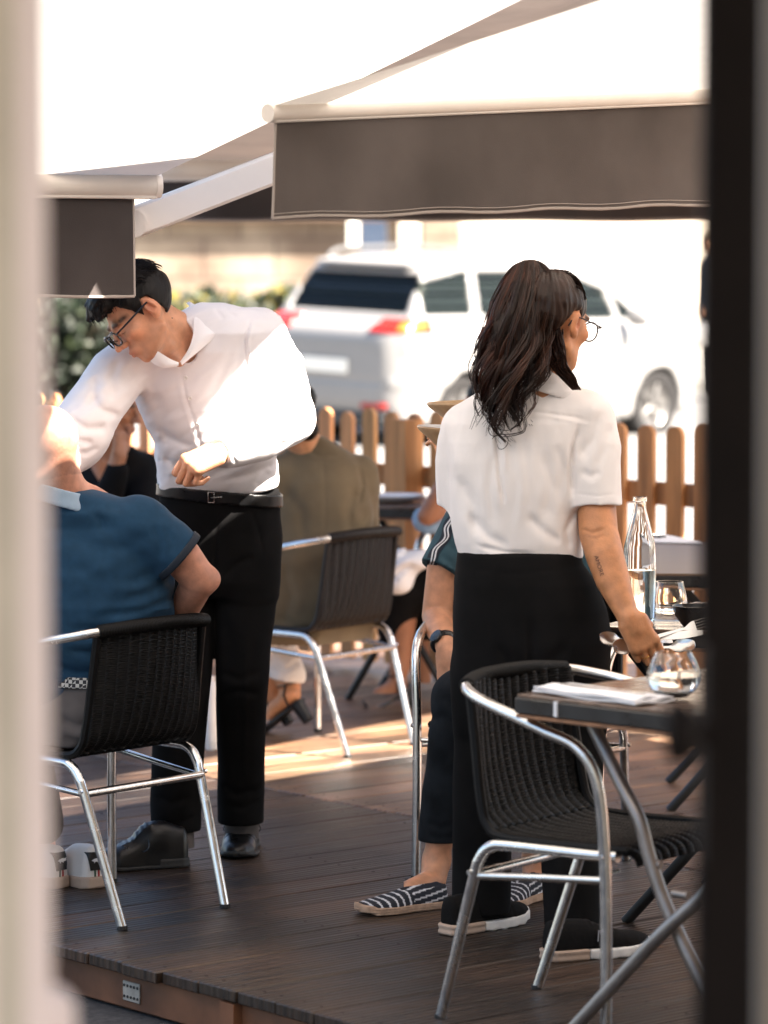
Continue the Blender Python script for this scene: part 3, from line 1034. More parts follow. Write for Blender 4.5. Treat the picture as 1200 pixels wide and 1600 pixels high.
# ================================================================== the cars
M['paint_white'] = mat('silver_white_car_paint', (.21, .205, .20), .34, var=.02, coat=.35)
M['paint_blue'] = mat('dark_blue_car_paint', (.03, .045, .075), .25, var=.05, coat=.6)
M['car_glass'] = shell_glass('tinted_car_glass')
for _n in M['car_glass'].node_tree.nodes:
    if _n.type == 'BSDF_TRANSPARENT': _n.inputs['Color'].default_value = (.20, .24, .22, 1)
M['tail'] = mat('red_tail_lamp', (.30, .012, .006), .2, coat=.3)
M['tail_amber'] = mat('amber_lamp', (.40, .13, .02), .2, coat=.3)
M['tyre'] = mat('tyre_rubber', (.012, .011, .011), .8, bump=.2)
M['rim'] = mat('alloy_rim', (.16, .155, .15), .4, .7)
M['trim'] = mat('black_plastic_trim', (.03, .03, .03), .5)
M['plate'] = mat('number_plate', (.75, .73, .66), .5)
def car(name, label, paint, loc, yaw, tilt=0.0, group=None):
    """hatchback / people carrier; +y is the front, x right, z up; rear bumper at y=-2.15"""
    t = thing(name, label, 'car', loc, yaw, group)
    t.rotation_euler = (0, tilt, yaw)
    bpy.context.view_layer.update()
    ysb = np.array([-2.16, -2.05, -1.6, -.5, .6, 1.3, 1.9, 2.2], np.float32)
    wid = np.array([.74, .84, .89, .905, .905, .89, .82, .66], np.float32)
    top = np.array([1.06, 1.09, 1.08, 1.06, 1.05, 1.01, .90, .66], np.float32)
    bot = np.array([.34, .24, .22, .2, .2, .22, .24, .30], np.float32)
    ygh = np.array([-1.98, -1.85, -1.2, -.4, .3, .75, 1.35], np.float32)
    zgh = np.array([1.18, 1.55, 1.66, 1.67, 1.61, 1.48, 1.06], np.float32)
    def lower(p):
        y = p[:, 1]
        a, zt, zb = np.interp(y, ysb, wid), np.interp(y, ysb, top), np.interp(y, ysb, bot)
        zc, hz = (zt + zb) / 2, (zt + zb) / 2 - zb
        x = np.abs(p[:, 0]) - a * (1 - .06 * ((p[:, 2] - .6) / .5) ** 2)
        z = np.abs(p[:, 2] - zc) - hz
        e = smax(x, z, .09)
        e = smax(e, np.abs(y) - 2.17, .14)
        return e
    def green(p):
        y, z = p[:, 1], p[:, 2]
        zt = np.interp(y, ygh, zgh)
        a = .86 - .23 * np.clip((z - .9) / .75, 0, 1) ** 1.25
        d = smax(np.abs(p[:, 0]) - a, (z - zt) * .8, .10)
        rear = (y + 2.06 - np.clip((z - .98), 0, 1) * .62) * -.85
        d = smax(d, rear, .07)
        d = smax(d, .85 - z, .02)
        return d
    def wells(p):
        d = None
        for wy in (-1.33, 1.33):
            q = np.sqrt((p[:, 1] - wy) ** 2 + (p[:, 2] - .32) ** 2) - .375
            q = np.maximum(q, .55 - np.abs(p[:, 0]))
            d = q if d is None else np.minimum(d, q)
        return d
    def wins(p):
        """window openings as a set: side panes, rear pane, windscreen"""
        x, y, z = p[:, 0], p[:, 1], p[:, 2]
        zt = np.interp(y, ygh, zgh) - .12
        side = np.maximum(np.maximum(np.maximum(z - zt, 1.12 + .05 * (y < -1) - z), np.abs(y + .35) - 1.45), .45 - np.abs(x))
        for py_, w_ in ((-1.12, .05), (-.18, .045), (.72, .035)):
            side = np.maximum(side, w_ - np.abs(y - py_ - (z - 1.3) * (-.3 if py_ > .5 else .15)))
        rear = np.maximum(np.maximum(np.abs(z - 1.345) - .165, np.abs(x) - .70 + .14 * (z - 1.1)), y + 1.55)
        fro = np.maximum(np.maximum(np.abs(z - 1.31) - .23, np.abs(x) - .64), .60 - y)
        return np.minimum(np.minimum(side, rear), fro)
    def shell(p): return smin(lower(p), green(p), .05)
    def body(p):
        d = shell(p)
        d = np.maximum(d, -wells(p))
        d = np.maximum(d, -np.maximum(wins(p), -(d + .03)))
        d = np.maximum(d, -np.maximum(shell(p) + .045, .62 - p[:, 2]))
        # seams: doors, tailgate
        x, y, z = p[:, 0], p[:, 1], p[:, 2]
        for sy in (-.95, .12, 1.05):
            g = np.exp(-((y - sy + .08 * (z - .6)) / .012) ** 2) * ((z > .32) & (z < 1.10) & (np.abs(x) > .6))
            d = d + .012 * g
        g = np.exp(-((z - .60) / .014) ** 2) * ((y < -1.7) & (np.abs(x) < .66))
        d = d + .014 * g
        d = d - .012 * np.exp(-((z - .66 - .03 * y) / .05) ** 2) * (np.abs(x) > .7)
        return d
    def glass(p): return np.maximum(np.abs(shell(p) + .026) - .008, 1.0 - p[:, 2])
    def put(nm, fn, h, m, lo=(-1.05, -2.35, 0), hi=(1.05, 2.4, 1.8), par=None):
        v, q = sdf_arrays(fn, lo, hi, h)
        return link(nm, np_mesh(nm, v, q), m, par or t)
    put('body', body, .018, paint)
    put('glazing', glass, .0125, M['car_glass'], (-1, -2.1, .9), (1, 1.6, 1.75))
    for wy in (-1.33, 1.33):
        for s in (-1, 1):
            Mx = Matrix(((0, 0, s), (0, 1, 0), (1, 0, 0)))
            mb = MB()
            mb.lathe([(.20, .60), (.30, .60), (.325, .625), (.33, .70), (.33, .76), (.325, .82), (.30, .845), (.215, .835), (.20, .80)], (0, wy, .33), 40, 0, Mx, False)
            w_ = mb.build('wheel', M['tyre'], t)
            rb_ = MB()
            rb_.lathe([(.0, .79), (.06, .80), (.07, .78), (.19, .80), (.215, .825), (.215, .62)], (0, wy, .33), 40, 0, Mx, False)
            for k in range(5):
                a = k * 2 * math.pi / 5
                c = Vector((s * .805, wy + .125 * math.cos(a), .33 + .125 * math.sin(a)))
                rb_.box(c, (.03, .17, .05), Matrix.Rotation(a, 3, 'X'), 0, .008)
            rb_.build('rim', M['rim'], w_)
            db = MB(); db.lathe([(.0, .74), (.19, .74)], (0, wy, .33), 32, 0, Mx, False); db.build('brake_disc', M['trim'], w_)
    for sx in (-.40, .40):
        for sy, hh in ((-.95, 1.22), (.05, 1.26)):
            def seat(p, sx=sx, sy=sy, hh=hh):
                d = rbox(p, (sx, sy, .86), (.25, .09, .28), None, .06)
                return smin(d, rbox(p, (sx, sy - .03, hh), (.13, .05, .09), None, .04), .03)
            put('seat', seat, .025, M['trim'], (sx - .4, sy - .3, .5), (sx + .4, sy + .3, 1.5))
    for s in (-1, 1):
        def lamp(p, s=s):
            q = np.maximum(np.abs(p[:, 2] - 1.075 - .03 * np.abs(p[:, 1] + 2.0)) - .066, np.maximum(p[:, 1] + 1.74, .46 - p[:, 0] * s))
            return smax(shell(p) - .012, q, .02)
        o = put('tail_lamp', lamp, .014, M['tail'], (-1.0, -2.3, .7) if s < 0 else (.25, -2.3, .7), (-.25, -1.5, 1.1) if s < 0 else (1.0, -1.5, 1.1))
        def amb(p, s=s):
            q = np.maximum(np.abs(p[:, 2] - 1.07) - .042, np.abs(p[:, 0] * s - .80) - .045)
            return np.maximum(np.maximum(shell(p) - .022, q), p[:, 1] + 1.8)
        put('amber_lens', amb, .012, M['tail_amber'], (-1.0, -2.3, .7) if s < 0 else (.6, -2.3, .7), (-.6, -1.7, 1.1) if s < 0 else (1.0, -1.7, 1.1), o)
        mb = MB(); mb.box((s * .56, -2.155, .40), (.30, .04, .055), None, 0, .015); mb.build('reflector', M['tail'], t)
        def mir(p, s=s): return ell(p, (s * 1.0, .83, 1.14), (.13, .08, .085))
        put('mirror', mir, .012, paint, (s * 1.2, .65, .9) if s < 0 else (.8, .65, .9), (-.8, 1.0, 1.25) if s < 0 else (1.2, 1.0, 1.25))
        mb = MB()
        for hy in (-.72, .33): mb.tube([(s * .915, hy - .1, .87), (s * .94, hy - .06, .875), (s * .94, hy + .06, .875), (s * .915, hy + .1, .87)], .014, 8)
        mb.build('door_handle', paint, t)
        mb = MB(); mb.tube([(s * .60, -1.55, 1.63), (s * .61, -1.3, 1.70), (s * .61, -.2, 1.71), (s * .60, .35, 1.63)], .02, 8, smooth=6); mb.build('roof_rail', M['rim'], t)
    mb = MB(); mb.box((0, -2.185, .72), (.54, .02, .12), None, 0, .004); pl = mb.build('number_plate', M['plate'], t)
    mb = MB(); mb.box((0, -2.12, .27), (1.45, .12, .12), None, 0, .03); mb.build('bumper_trim', M['trim'], t)
    mb = MB(); mb.box((0, -1.66, 1.60), (1.1, .22, .03), Matrix.Rotation(.15, 3, 'X'), 0, .012); mb.build('spoiler', paint, t)
    return t
cz = math.atan2(-.68, .73)
CB = P(640, 683, 29.0)                              # under the rear bumper's middle
cx_, cy_ = CB.x - .25, CB.y
ctr = Vector((cx_, cy_, 0)) + Vector((.68, .73, 0)) * 1.45
car('parked_car', 'white car parked across the street with red tail lamps, behind the fence', M['paint_white'], (ctr.x, ctr.y, .12), cz, R(2.2))
sg = thing('sign', 'small dark blue panel on a post across the street, above the white car\'s roof', 'sign', (-.17, 43, .5))
mb = MB(); c = P(583, 372, 43); mb.box(c, (.34, .05, .42), None, 0, .01); mb.build('panel', M['paint_blue'], sg, True)
mb = MB(); c = P(552, 368, 43); mb.box(c, (.14, .06, .36), None, 0, .01); mb.build('white_board', M['plate'], sg, True)
mb = MB(); c = P(566, 372, 43.05); mb.tube([(c.x, 43.06, .5), (c.x, 43.06, c.z + .2)], .03, 10); mb.build('post', M['trim'], sg, True)
# ================================================================== chairs
def face(f): return math.atan2(-f[0], f[1])
def weave_sheet(prof, width_fn, curve_fn, ncol, nrow_per_m, th=.006):
    """prof: (y,z) points along the cloth; columns of cane with strands woven across them"""
    pts, _ = catmull([Vector((0, a, b)) for a, b in prof], 14)
    L = [0]
    for i in range(1, len(pts)): L.append(L[-1] + (pts[i] - pts[i - 1]).length)
    tot = L[-1]
    def at(s):
        s *= tot
        for i in range(1, len(pts)):
            if L[i] >= s - 1e-9:
                k = (s - L[i - 1]) / max(L[i] - L[i - 1], 1e-9)
                return pts[i - 1].lerp(pts[i], k), (pts[i] - pts[i - 1]).normalized()
        return pts[-1], (pts[-1] - pts[-2]).normalized()
    rows = int(tot * nrow_per_m)
    def fn(u, v):
        p, t = at(v)
        n = Vector((0, -t.z, t.y))
        x = (u - .5) * 2
        wv = .0062 * (abs(math.sin(math.pi * ncol * u)) - .5)
        par = int(u * ncol) % 2
        wv += .0010 * math.sin(2 * math.pi * tot / .0058 * v + .9 * par)
        return Vector((x * width_fn(v), p.y, p.z)) + n * wv + Vector((0, curve_fn(x, v), 0))
    mb = MB()
    mb.sheet(fn, ncol * 5, int(tot / .0016), th)
    return mb
def make_chair(label, loc, rz, wovenmat):
    t = thing('cafe_chair', label, 'chair', loc, rz, 'aluminium cafe chairs with black woven seats')
    r = .0125
    half = [(.255, .170, 0), (.252, .168, .25), (.255, .163, .44), (.264, .148, .572), (.272, .105, .634), (.278, .030, .662), (.275, -.04, .684),
            (.260, -.122, .704), (.231, -.186, .718), (.190, -.228, .728), (.10, -.257, .736), (0, -.264, .738)]
    pts = [Vector(p) for p in half] + [Vector((-x, y, z)) for x, y, z in half[-2::-1]]
    sm, _ = catmull(pts, 8)
    mb = MB(); mb.tube(sm, r, 12); mb.build('arm_frame', M['alu'], t)
    n = len(sm)
    wr = [p for p in sm if abs(p.x) < .192 and p.y < 0]
    mb = MB()
    rr = [r + .0045 + .0009 * (k % 2) for k in range(len(wr) * 6)]
    wr2, _ = catmull(wr, 6)
    mb.tube(wr2, rr[:len(wr2)], 12)
    mb.build('back_wrap', wovenmat, t)
    for s in (-1, 1):
        p = [Vector((s * .208, .167, .405)), Vector((s * .21, .10, .402)), Vector((s * .21, -.10, .400)), Vector((s * .211, -.150, .393)), Vector((s * .211, -.178, .365)), Vector((s * .207, -.20, .31)), Vector((s * .185, -.30, 0))]
        mb = MB(); mb.tube(p, r, 12, smooth=7)
        mb.tube([(s * .246, .162, .372), (s * .20, .162, .372)], .006, 8)
        mb.build('rear_leg', M['alu'], t)
        for q in (Vector((s * .185, -.30, .0)), Vector((s * .255, .170, 0))):
            mb = MB(); mb.tube([q, q + Vector((0, 0, .010))], r + .0012, 12); mb.build('foot_cap', M['cap'], t)
        for q in ((Vector((s * .220, -.196, .335)), Vector((s * .227, -.197, .335))), (Vector((s * .262, .165, .41)), Vector((s * .270, .164, .41)))):
            mb = MB(); mb.tube(q, .006, 8); mb.build('bolt', M['alu'], t)
        mb = MB()
        mb.tube([(s * .206, -.20, .325), (s * .225, .0, .345), (s * .248, .160, .36)], .0085, 10)
        mb.build('side_stretcher', M['alu'], t)
        mb = MB()
        mb.tube([(s * .187, -.222, .715), (s * .190, -.205, .60), (s * .194, -.19, .50), (s * .197, -.168, .435), (s * .203, -.10, .414), (s * .204, .19, .418)], .011, 8, smooth=6)
        mb.build('side_wrap', wovenmat, t)
    mb = MB(); mb.tube([(-.206, -.20, .328), (.206, -.20, .328)], .010, 12); mb.build('stretcher', M['alu'], t)
    prof = [(-.258, .735), (-.236, .62), (-.216, .52), (-.194, .455), (-.16, .425)]
    weave_sheet(prof, lambda v: .187 + .010 * v, lambda x, v: .045 * x * x * (1 - v) - .012 * (1 - x * x) * math.sin(math.pi * v), 13, 170).build('backrest', wovenmat, t)
    prof = [(-.168, .424), (-.12, .412), (0, .408), (.11, .412), (.17, .418), (.205, .408), (.214, .39)]
    weave_sheet(prof, lambda v: .204, lambda x, v: 0, 13, 150).build('seat', wovenmat, t)
    return t
uf = (-.765, .644)
c1 = Vector((-.752, 8.40, 0))
chair_b = make_chair('aluminium chair with a black woven back on which the man in the blue polo sits', c1, face(uf), M['rattan'])
def place_chair(label, loc, f, worn=False):
    c = copy_tree(chair_b)
    c.location = loc
    c.rotation_euler = (0, 0, face(f))
    c['label'] = label
    if worn:
        for ch in c.children:
            if ch.name.split('.')[0] in ('back_wrap', 'side_wrap', 'backrest', 'seat'):
                ch.material_slots[0].link = 'OBJECT'
                ch.material_slots[0].material = M['rattan_worn']
    return c
# near right chair drawn up to the napkin table
fr = Vector((.80, -.60, 0)).normalized()
rm = (F(690, 1588) + F(838, 1548)) / 2
place_chair('empty aluminium chair pushed under the table with the folded napkin, closest to the camera', rm + fr * .30, fr)
ft = Vector((-.80, .60, 0)).normalized()
c2 = Vector((-.25, 11.31, 0))
place_chair('aluminium chair with a sun-bleached black woven back behind the olive jacket', c2, ft, True)
fg = Vector((-.36, -.93, 0)).normalized()
c3 = (F(641, 1372) + F(946, 1395)) / 2 - fg * .170
place_chair('aluminium chair facing the camera behind the waitress, its front legs either side of her', c3, fg)
c5 = Vector((.33, 12.45, 0))
fl = Vector((-.97, -.2, 0)).normalized()
place_chair('aluminium chair at the far table by the fence, under the person in washed blue', c5, fl)

# ================================================================== tables
def make_table(label, corner, a, b, la, lb, top, leg_m, legs, edge_th=.036, z=.74):
    """corner: the corner nearest the camera's left; a, b: unit directions of the sides"""
    corner, a, b = Vector(corner), Vector(a).normalized(), Vector(b).normalized()
    ctr = corner + a * la / 2 + b * lb / 2
    t = thing('bistro_table', label, 'table', (ctr.x, ctr.y, 0), 0, 'square terrace tables')
    rot = Matrix((a, b, Vector((0, 0, 1)))).transposed()
    e = .004
    mb = MB(); mb.box(ctr + Vector((0, 0, z - .004)), (la - 2 * e, lb - 2 * e, .008), rot, 0, .002); mb.build('tabletop', top, t, True)
    mb = MB(); mb.box(ctr + Vector((0, 0, z - .0095 - edge_th / 2 + .004)), (la, lb, edge_th - .003), rot, 0, .003)
    eo = mb.build('edge_band', M['black_edge'], t, True)
    mb = MB(); mb.box(ctr + Vector((0, 0, z - edge_th - .0095)), (la - .004, lb - .004, .008), rot, 0, .002); mb.build('underside', M['wood_edge'], t, True)
    for q in legs:
        mb = MB()
        for pts in q: mb.tube([ctr + a * x + b * y + Vector((0, 0, zz)) for x, y, zz in pts], .0145, 10, smooth=6 if len(pts) > 2 else 0)
        for pts in q:
            x, y, zz = [sum(c) / len(pts) for c in zip(*pts)]
            mb.lathe([(.009, -.019), (.009, .019)], ctr + a * x + b * y + Vector((0, 0, zz)), 12, 0, Matrix((b, Vector((0, 0, 1)), a)).transposed())
        mb.build('folding_leg', leg_m, t, True)
    return t, ctr, a, b, rot
def xlegs(h=.67, la=.30, lb=.28):
    return [[[(-la, s * lb, 0.0), (la, s * lb, h)], [(la, s * (lb - .035), 0.0), (-la, s * (lb - .035), h)]] for s in (-1, 1)]
tn = P(803, 1086, 6.81)
na, nb_ = Vector((.72, -.69, 0)), Vector((.69, .72, 0))
# near table, curved cast legs
curved = [[[(-.23, -.24, .675), (-.15, -.25, .57), (-.09, -.26, .50), (-.06, -.26, .42), (.0, -.26, .30), (.20, -.26, .0)],
           [(-.28, -.30, .0), (-.02, -.30, .26), (.10, -.28, .38), (.16, -.27, .50), (.22, -.25, .675)]],
          [[(-.23, .24, .675), (-.15, .25, .57), (-.09, .26, .50), (-.06, .26, .42), (.0, .26, .30), (.20, .26, .0)],
           [(-.28, .30, .0), (-.02, .30, .26), (.10, .28, .38), (.16, .27, .50), (.22, .25, .675)]]]
T1 = make_table('table with black edging and curved grey legs, holding the folded napkin, nearest the camera', (tn.x, tn.y, 0), na, nb_, .70, .70, M['laminate'], M['grey_metal'], curved)
sb = MB()                                           # the pale joint in the edging
p = P(857, 1100, 6.70)
jp = Vector((tn.x, tn.y, 0)) + na * .115
sb.box(jp + Vector((0, 0, .7185)) + Vector((na.y, -na.x, 0)) * .0, (.009, .006, .031), T1[4])
sb.build('edge_joint', M['linen'], T1[0], True)
# table with the bottle, behind the waitress
T2 = make_table('table with the glass bottle and black bowl, beside the waitress\'s arm', (.515, 8.13, 0), (.9, -.44, 0), (.44, .9, 0), .72, .70, M['laminate'], M['black_metal'], xlegs())
T3 = make_table('long metal-topped table by the fence behind the bottle', (.755, 9.58, 0), (1, -.05, 0), (.08, 1, 0), .75, 1.17, M['steel_top'], M['black_metal'], xlegs())
T4 = make_table('far table with black crossed legs and a white plate, beside the olive jacket', (-.22, 12.42, 0), (.9, -.3, 0), (.3, .9, 0), .50, .62, M['laminate'], M['black_metal'], xlegs(.67, .2, .2))
T5 = make_table('small table behind the waiter, mostly hidden by his arm', (-1.50, 12.3, 0), (.97, .1, 0), (-.1, .97, 0), .62, .62, M['wood_edge'], M['black_metal'], xlegs())

# ------------------------------------------------------------------ on the near table
def napkin():
    t = thing('napkin', 'folded white napkin holding cutlery on the near table', 'napkin', P(910, 1085, 6.9))
    z0 = .741
    A, B = F(832, 1082, z0), F(992, 1104, z0)
    d = (B - A).normalized(); n = Vector((-d.y, d.x, 0))
    L = (B - A).length
    for k, (w, dz, in_) in enumerate(((.115, .0035, 0), (.112, .0085, .003), (.085, .0125, .012))):
        mb = MB()
        def fn(u, v, w=w, dz=dz, in_=in_):
            s = in_ + u * (L - 2 * in_)
            e = 4 * (u - .5) ** 2
            return A + d * s + n * (v * w) + Vector((0, 0, dz + .0018 * math.sin(u * 9 + k) * (1 - v) + .002 * math.sin(v * 7 + k * 2)))
        mb.sheet(fn, 30, 12, .0042)
        mb.build('fold', M['linen'], t, True)
    return A, d, n, L
nA, nd, nn_, nL = napkin()
# ------------------------------------------------------------------ cutlery
def cutlery(kind, label, head, tail, up, mat_=None, L=.19, group=None):
    """handle end at tail, working end at head"""
    head, tail = Vector(head), Vector(tail)
    d = (head - tail).normalized(); up = Vector(up); up = (up - d * up.dot(d)).normalized(); s = d.cross(up)
    mb = MB()
    if kind == 'spoon':
        def outline(x): 
            if x < .66: return .0045 + .003 * math.exp(-((x - .05) / .12) ** 2) - .0015 * math.exp(-((x - .6) / .15) ** 2)
            q = (x - .66) / .34
            return .0035 + .0165 * math.sqrt(max(0, 1 - ((q - .52) / .50) ** 2)) * min(1, q * 4)
        def depth(x, v): 
            if x < .66: return .004 * math.sin(x / .66 * math.pi) 
            q = (x - .66) / .34
            return -.007 * math.sin(math.pi * min(1, q)) * (1 - (2 * v - 1) ** 2)
    elif kind == 'fork':
        def outline(x):
            if x < .68: return .0045 + .003 * math.exp(-((x - .05) / .12) ** 2) - .0015 * math.exp(-((x - .6) / .15) ** 2)
            return .0035 + .0085 * min(1, (x - .68) / .1)
        def depth(x, v): return .004 * math.sin(x * math.pi) if x < .68 else .006 * math.sin((x - .68) / .32 * 3)
    else:
        def outline(x): return .0075 if x < .5 else .0055 + .004 * math.sin((x - .5) / .5 * math.pi)
        def depth(x, v): return 0
    def fn(u, v): return tail + d * (v * (head - tail).length) + s * ((u - .5) * 2 * outline(v)) + up * depth(v, u)
    if kind == 'fork':
        mb.sheet(lambda u, v: fn(u, v * .82), 8, 30, .0022)
        for k in range(4):
            c = -.0105 + .007 * k
            base = tail + d * (head - tail).length * .82 + s * c + up * .006 * math.sin(1.3)
            mb.tube([base, base + d * .02 + up * .002, base + d * .036], [.0016, .0014, .0008], 6)
    else:
        mb.sheet(fn, 10, 44, .0022)
    o = mb.build(kind, mat_ or M['steel'])
    return tag(o, label, kind, group)
z1 = .7585
cutlery('knife', 'steel knife lying on the folded napkin', nA + nd * (nL * .88) + nn_ * .062 + Vector((0, 0, z1)) * 0 + Vector((0, 0, .0175)), nA + nd * (nL * .12) + nn_ * .05 + Vector((0, 0, .0175)), (0, 0, 1))
# ------------------------------------------------------------------ glassware and crockery
def lathe_thing(name, label, cat, prof, loc, m, seg=40, group=None, Mx=None, parts=()):
    mb = MB(); mb.lathe(prof, (0, 0, 0), seg, 0, Mx, False)
    o = mb.build(name, m, None)
    o.location = loc
    tag(o, label, cat, group)
    for nm, pr, mm in parts:
        b = MB(); b.lathe(pr, (0, 0, 0), seg, 0, Mx, False); b.build(nm, mm, o)
    return o
gp = F(1052, 1089, .742)
globe = [(.0, .002), (.030, .002), (.046, .014), (.0545, .034), (.0540, .052), (.046, .074), (.036, .092), (.0347, .0915), (.0445, .0735), (.0523, .052), (.0527, .034), (.0445, .0165), (.029, .010), (.0, .009)]
lathe_thing('tumbler', 'round clear stemless glass standing on the near table behind the napkin', 'glass', globe, (gp.x, gp.y, .7425), M['glass'],
            parts=[('water', [(.0, .0095), (.0288, .0105), (.0442, .017), (.0524, .034), (.0525, .044), (.0, .044)], M['water'])])
# bottle, glass and bowl on the second table
bp_ = F(999, 972, .742)
bot = [(.0, .003), (.036, .003), (.040, .010), (.0405, .16), (.039, .19), (.031, .225), (.021, .262), (.0155, .285), (.0150, .300), (.0175, .302), (.0175, .312), (.0145, .313),
       (.0120, .312), (.0125, .285), (.018, .262), (.028, .225), (.036, .19), (.0375, .16), (.037, .014), (.0, .012)]
lathe_thing('water_bottle', 'clear glass water bottle with a narrow neck standing beside the waitress\'s forearm', 'bottle', bot, (bp_.x, bp_.y, .7405), M['glass'],
            parts=[('water', [(.0, .0125), (.0368, .0145), (.0372, .132), (.0, .132)], M['water'])])
g2 = F(1046, 958, .742)
tum = [(.0, .002), (.036, .002), (.043, .012), (.0455, .028), (.043, .05), (.035, .082), (.0335, .082), (.0413, .05), (.0437, .028), (.041, .014), (.0, .012)]
lathe_thing('tumbler', 'short clear glass tumbler behind the black bowl', 'glass', tum, (g2.x, g2.y, .7405), M['glass'])
b2 = F(1086, 978, .742)
bowl = [(.0, .0), (.028, .0), (.034, .006), (.050, .028), (.056, .052), (.0535, .052), (.047, .03), (.03, .010), (.0, .008)]
lathe_thing('bowl', 'small black bowl on the bottle table', 'bowl', bowl, (b2.x, b2.y, .7405), M['black_glaze'])
tr = MB(); c = F(1105, 985, .742)
# papers and a knife handle on the metal table
pm = MB()
a_ = F(1018, 848, .742); b_ = F(1100, 850, .742)
def pf(u, v): 
    p = a_.lerp(b_, u) + Vector((0, v * .17, 0))
    return Vector((p.x, p.y, .744 + .012 * math.sin(u * 3 + v) * v))
pm.sheet(pf, 20, 10, .003)
tag(pm.build('napkin', M['linen']), 'crumpled white napkin lying on the metal table', 'napkin')
kb = MB(); k0, k1 = F(1008, 838, .75), F(1036, 841, .75)
kb.tube([k0, k1], [.013, .016], 10, flat=.6)
tag(kb.build('table_knife', M['black_glaze']), 'black-handled knife lying beside the crumpled napkin on the metal table', 'knife')
# plate on the far table
pl = F(612, 781, .742)
plate = [(.0, .004), (.07, .004), (.09, .010), (.125, .026), (.127, .029), (.09, .014), (.07, .009), (.0, .009)]
lathe_thing('plate', 'white plate on the far table beside the olive jacket', 'plate', plate, (pl.x - .0, pl.y - .12, .7405), M['porcelain'])
# the two bowls the waitress carries
wbowl = [(.0, .0), (.03, .0), (.034, .004), (.075, .036), (.113, .066), (.118, .074), (.1165, .077), (.110, .070), (.072, .042), (.03, .010), (.0, .008)]
lo_ = P(722, 716, 8.36)
lathe_thing('serving_bowl', 'lower of the two tan bowls carried by the waitress', 'bowl', wbowl, lo_, M['stoneware'], group='bowls carried by the waitress',
            Mx=Matrix.Rotation(R(3), 3, 'Y'), parts=[('inner_glaze', [(.1155, .0776), (.109, .0715), (.071, .0435), (.03, .0115), (.0, .0095)], M['porcelain'])])
up_ = P(742, 675, 8.30)
lathe_thing('serving_bowl', 'upper of the two tan bowls carried by the waitress', 'bowl', wbowl, up_, M['stoneware'], group='bowls carried by the waitress', Mx=Matrix.Rotation(R(-2), 3, 'Y'))
# white bottle on the deck behind the waiter's leg
wb = F(331, 1172)
lathe_thing('white_bottle', 'slim white bottle standing on the deck behind the waiter\'s legs', 'bottle',
            [(.0, .0), (.018, .0), (.0215, .006), (.022, .20), (.018, .225), (.012, .232), (.012, .25), (.0, .25)], (wb.x, wb.y, 0.001), M['rubber_white'])
# ================================================================== people
def head_d(p, C, Rm, ear=1.0, brow=.080, sc=1.0):
    """skin of a head; local axes right, forward, up; chin at -.115, crown at +.105"""
    def fn(w):
        q = loc_pts(w, C, Rm) / sc
        m = q.copy(); m[:, 0] = np.abs(m[:, 0])
        d = ell(q, (0, -.014, .028), (.074, .094, .080))
        d = smin(d, ell(q, (0, .030, -.028), (.058, .056, .082)), .025)
        d = smin(d, ell(q, (0, .038, -.074), (.046, .047, .036)), .02)
        d = smin(d, ell(q, (0, .071, -.098), (.019, .016, .014)), .018)
        d = smin(d, cap(m, (.052, .0, -.062), (.025, .062, -.096), .013, .012), .022)     # jaw line
        d = smin(d, ell(m, (.040, .062, -.021), (.022, .022, .017)), .022)                 # cheek bones
        d = smin(d, ell(m, (.028, brow, .020), (.026, .011, .009)), .014)                  # brow
        d = smax(d, -ell(m, (.031, .1025 + (.080 - brow) * .6, -.001), (.019, .014, .012)), .012)                # eye sockets
        d = smin(d, ell(m, (.031, .0765, -.001), (.0145, .0135, .0105)), .004)             # lids over the eyes
        d = smin(d, cap(q, (0, .086, .012), (0, .114, -.031), .0062, .0092), .009)         # nose
        d = smin(d, ell(m, (.011, .098, -.035), (.0085, .011, .008)), .006)
        d = smax(d, -ell(m, (.0065, .104, -.043), (.004, .006, .004)), .003)
        d = smin(d, ell(q, (0, .083, -.066), (.026, .014, .018)), .012)                    # muzzle
        d = smin(d, ell(q, (0, .094, -.0615), (.020, .0075, .0050)), .004)                 # lips
        d = smin(d, ell(q, (0, .0925, -.0725), (.018, .0075, .0062)), .004)
        d = smax(d, -ell(q, (0, .103, -.0668), (.022, .007, .0012)), .002)
        d = smax(d, -ell(q, (0, .094, -.083), (.018, .007, .004)), .006)
        if ear:
            er = Matrix.Rotation(R(-14), 3, 'X')
            e = ell(m, (.0775, -.010, -.006), (.009, .0195 * ear, .032 * ear), er)
            e = smin(e, ell(m, (.074, -.004, -.032), (.008, .010, .011)), .008)
            e = smax(e, -ell(m, (.0885, -.004, -.003), (.0110, .0115, .0195), er), .003)
            e = smin(e, ell(m, (.083, -.013, .0), (.003, .004, .016), er), .003)
            d = smin(d, e, .006)
        return d * sc
    return near(p, Vector(C), .19 * sc, fn)
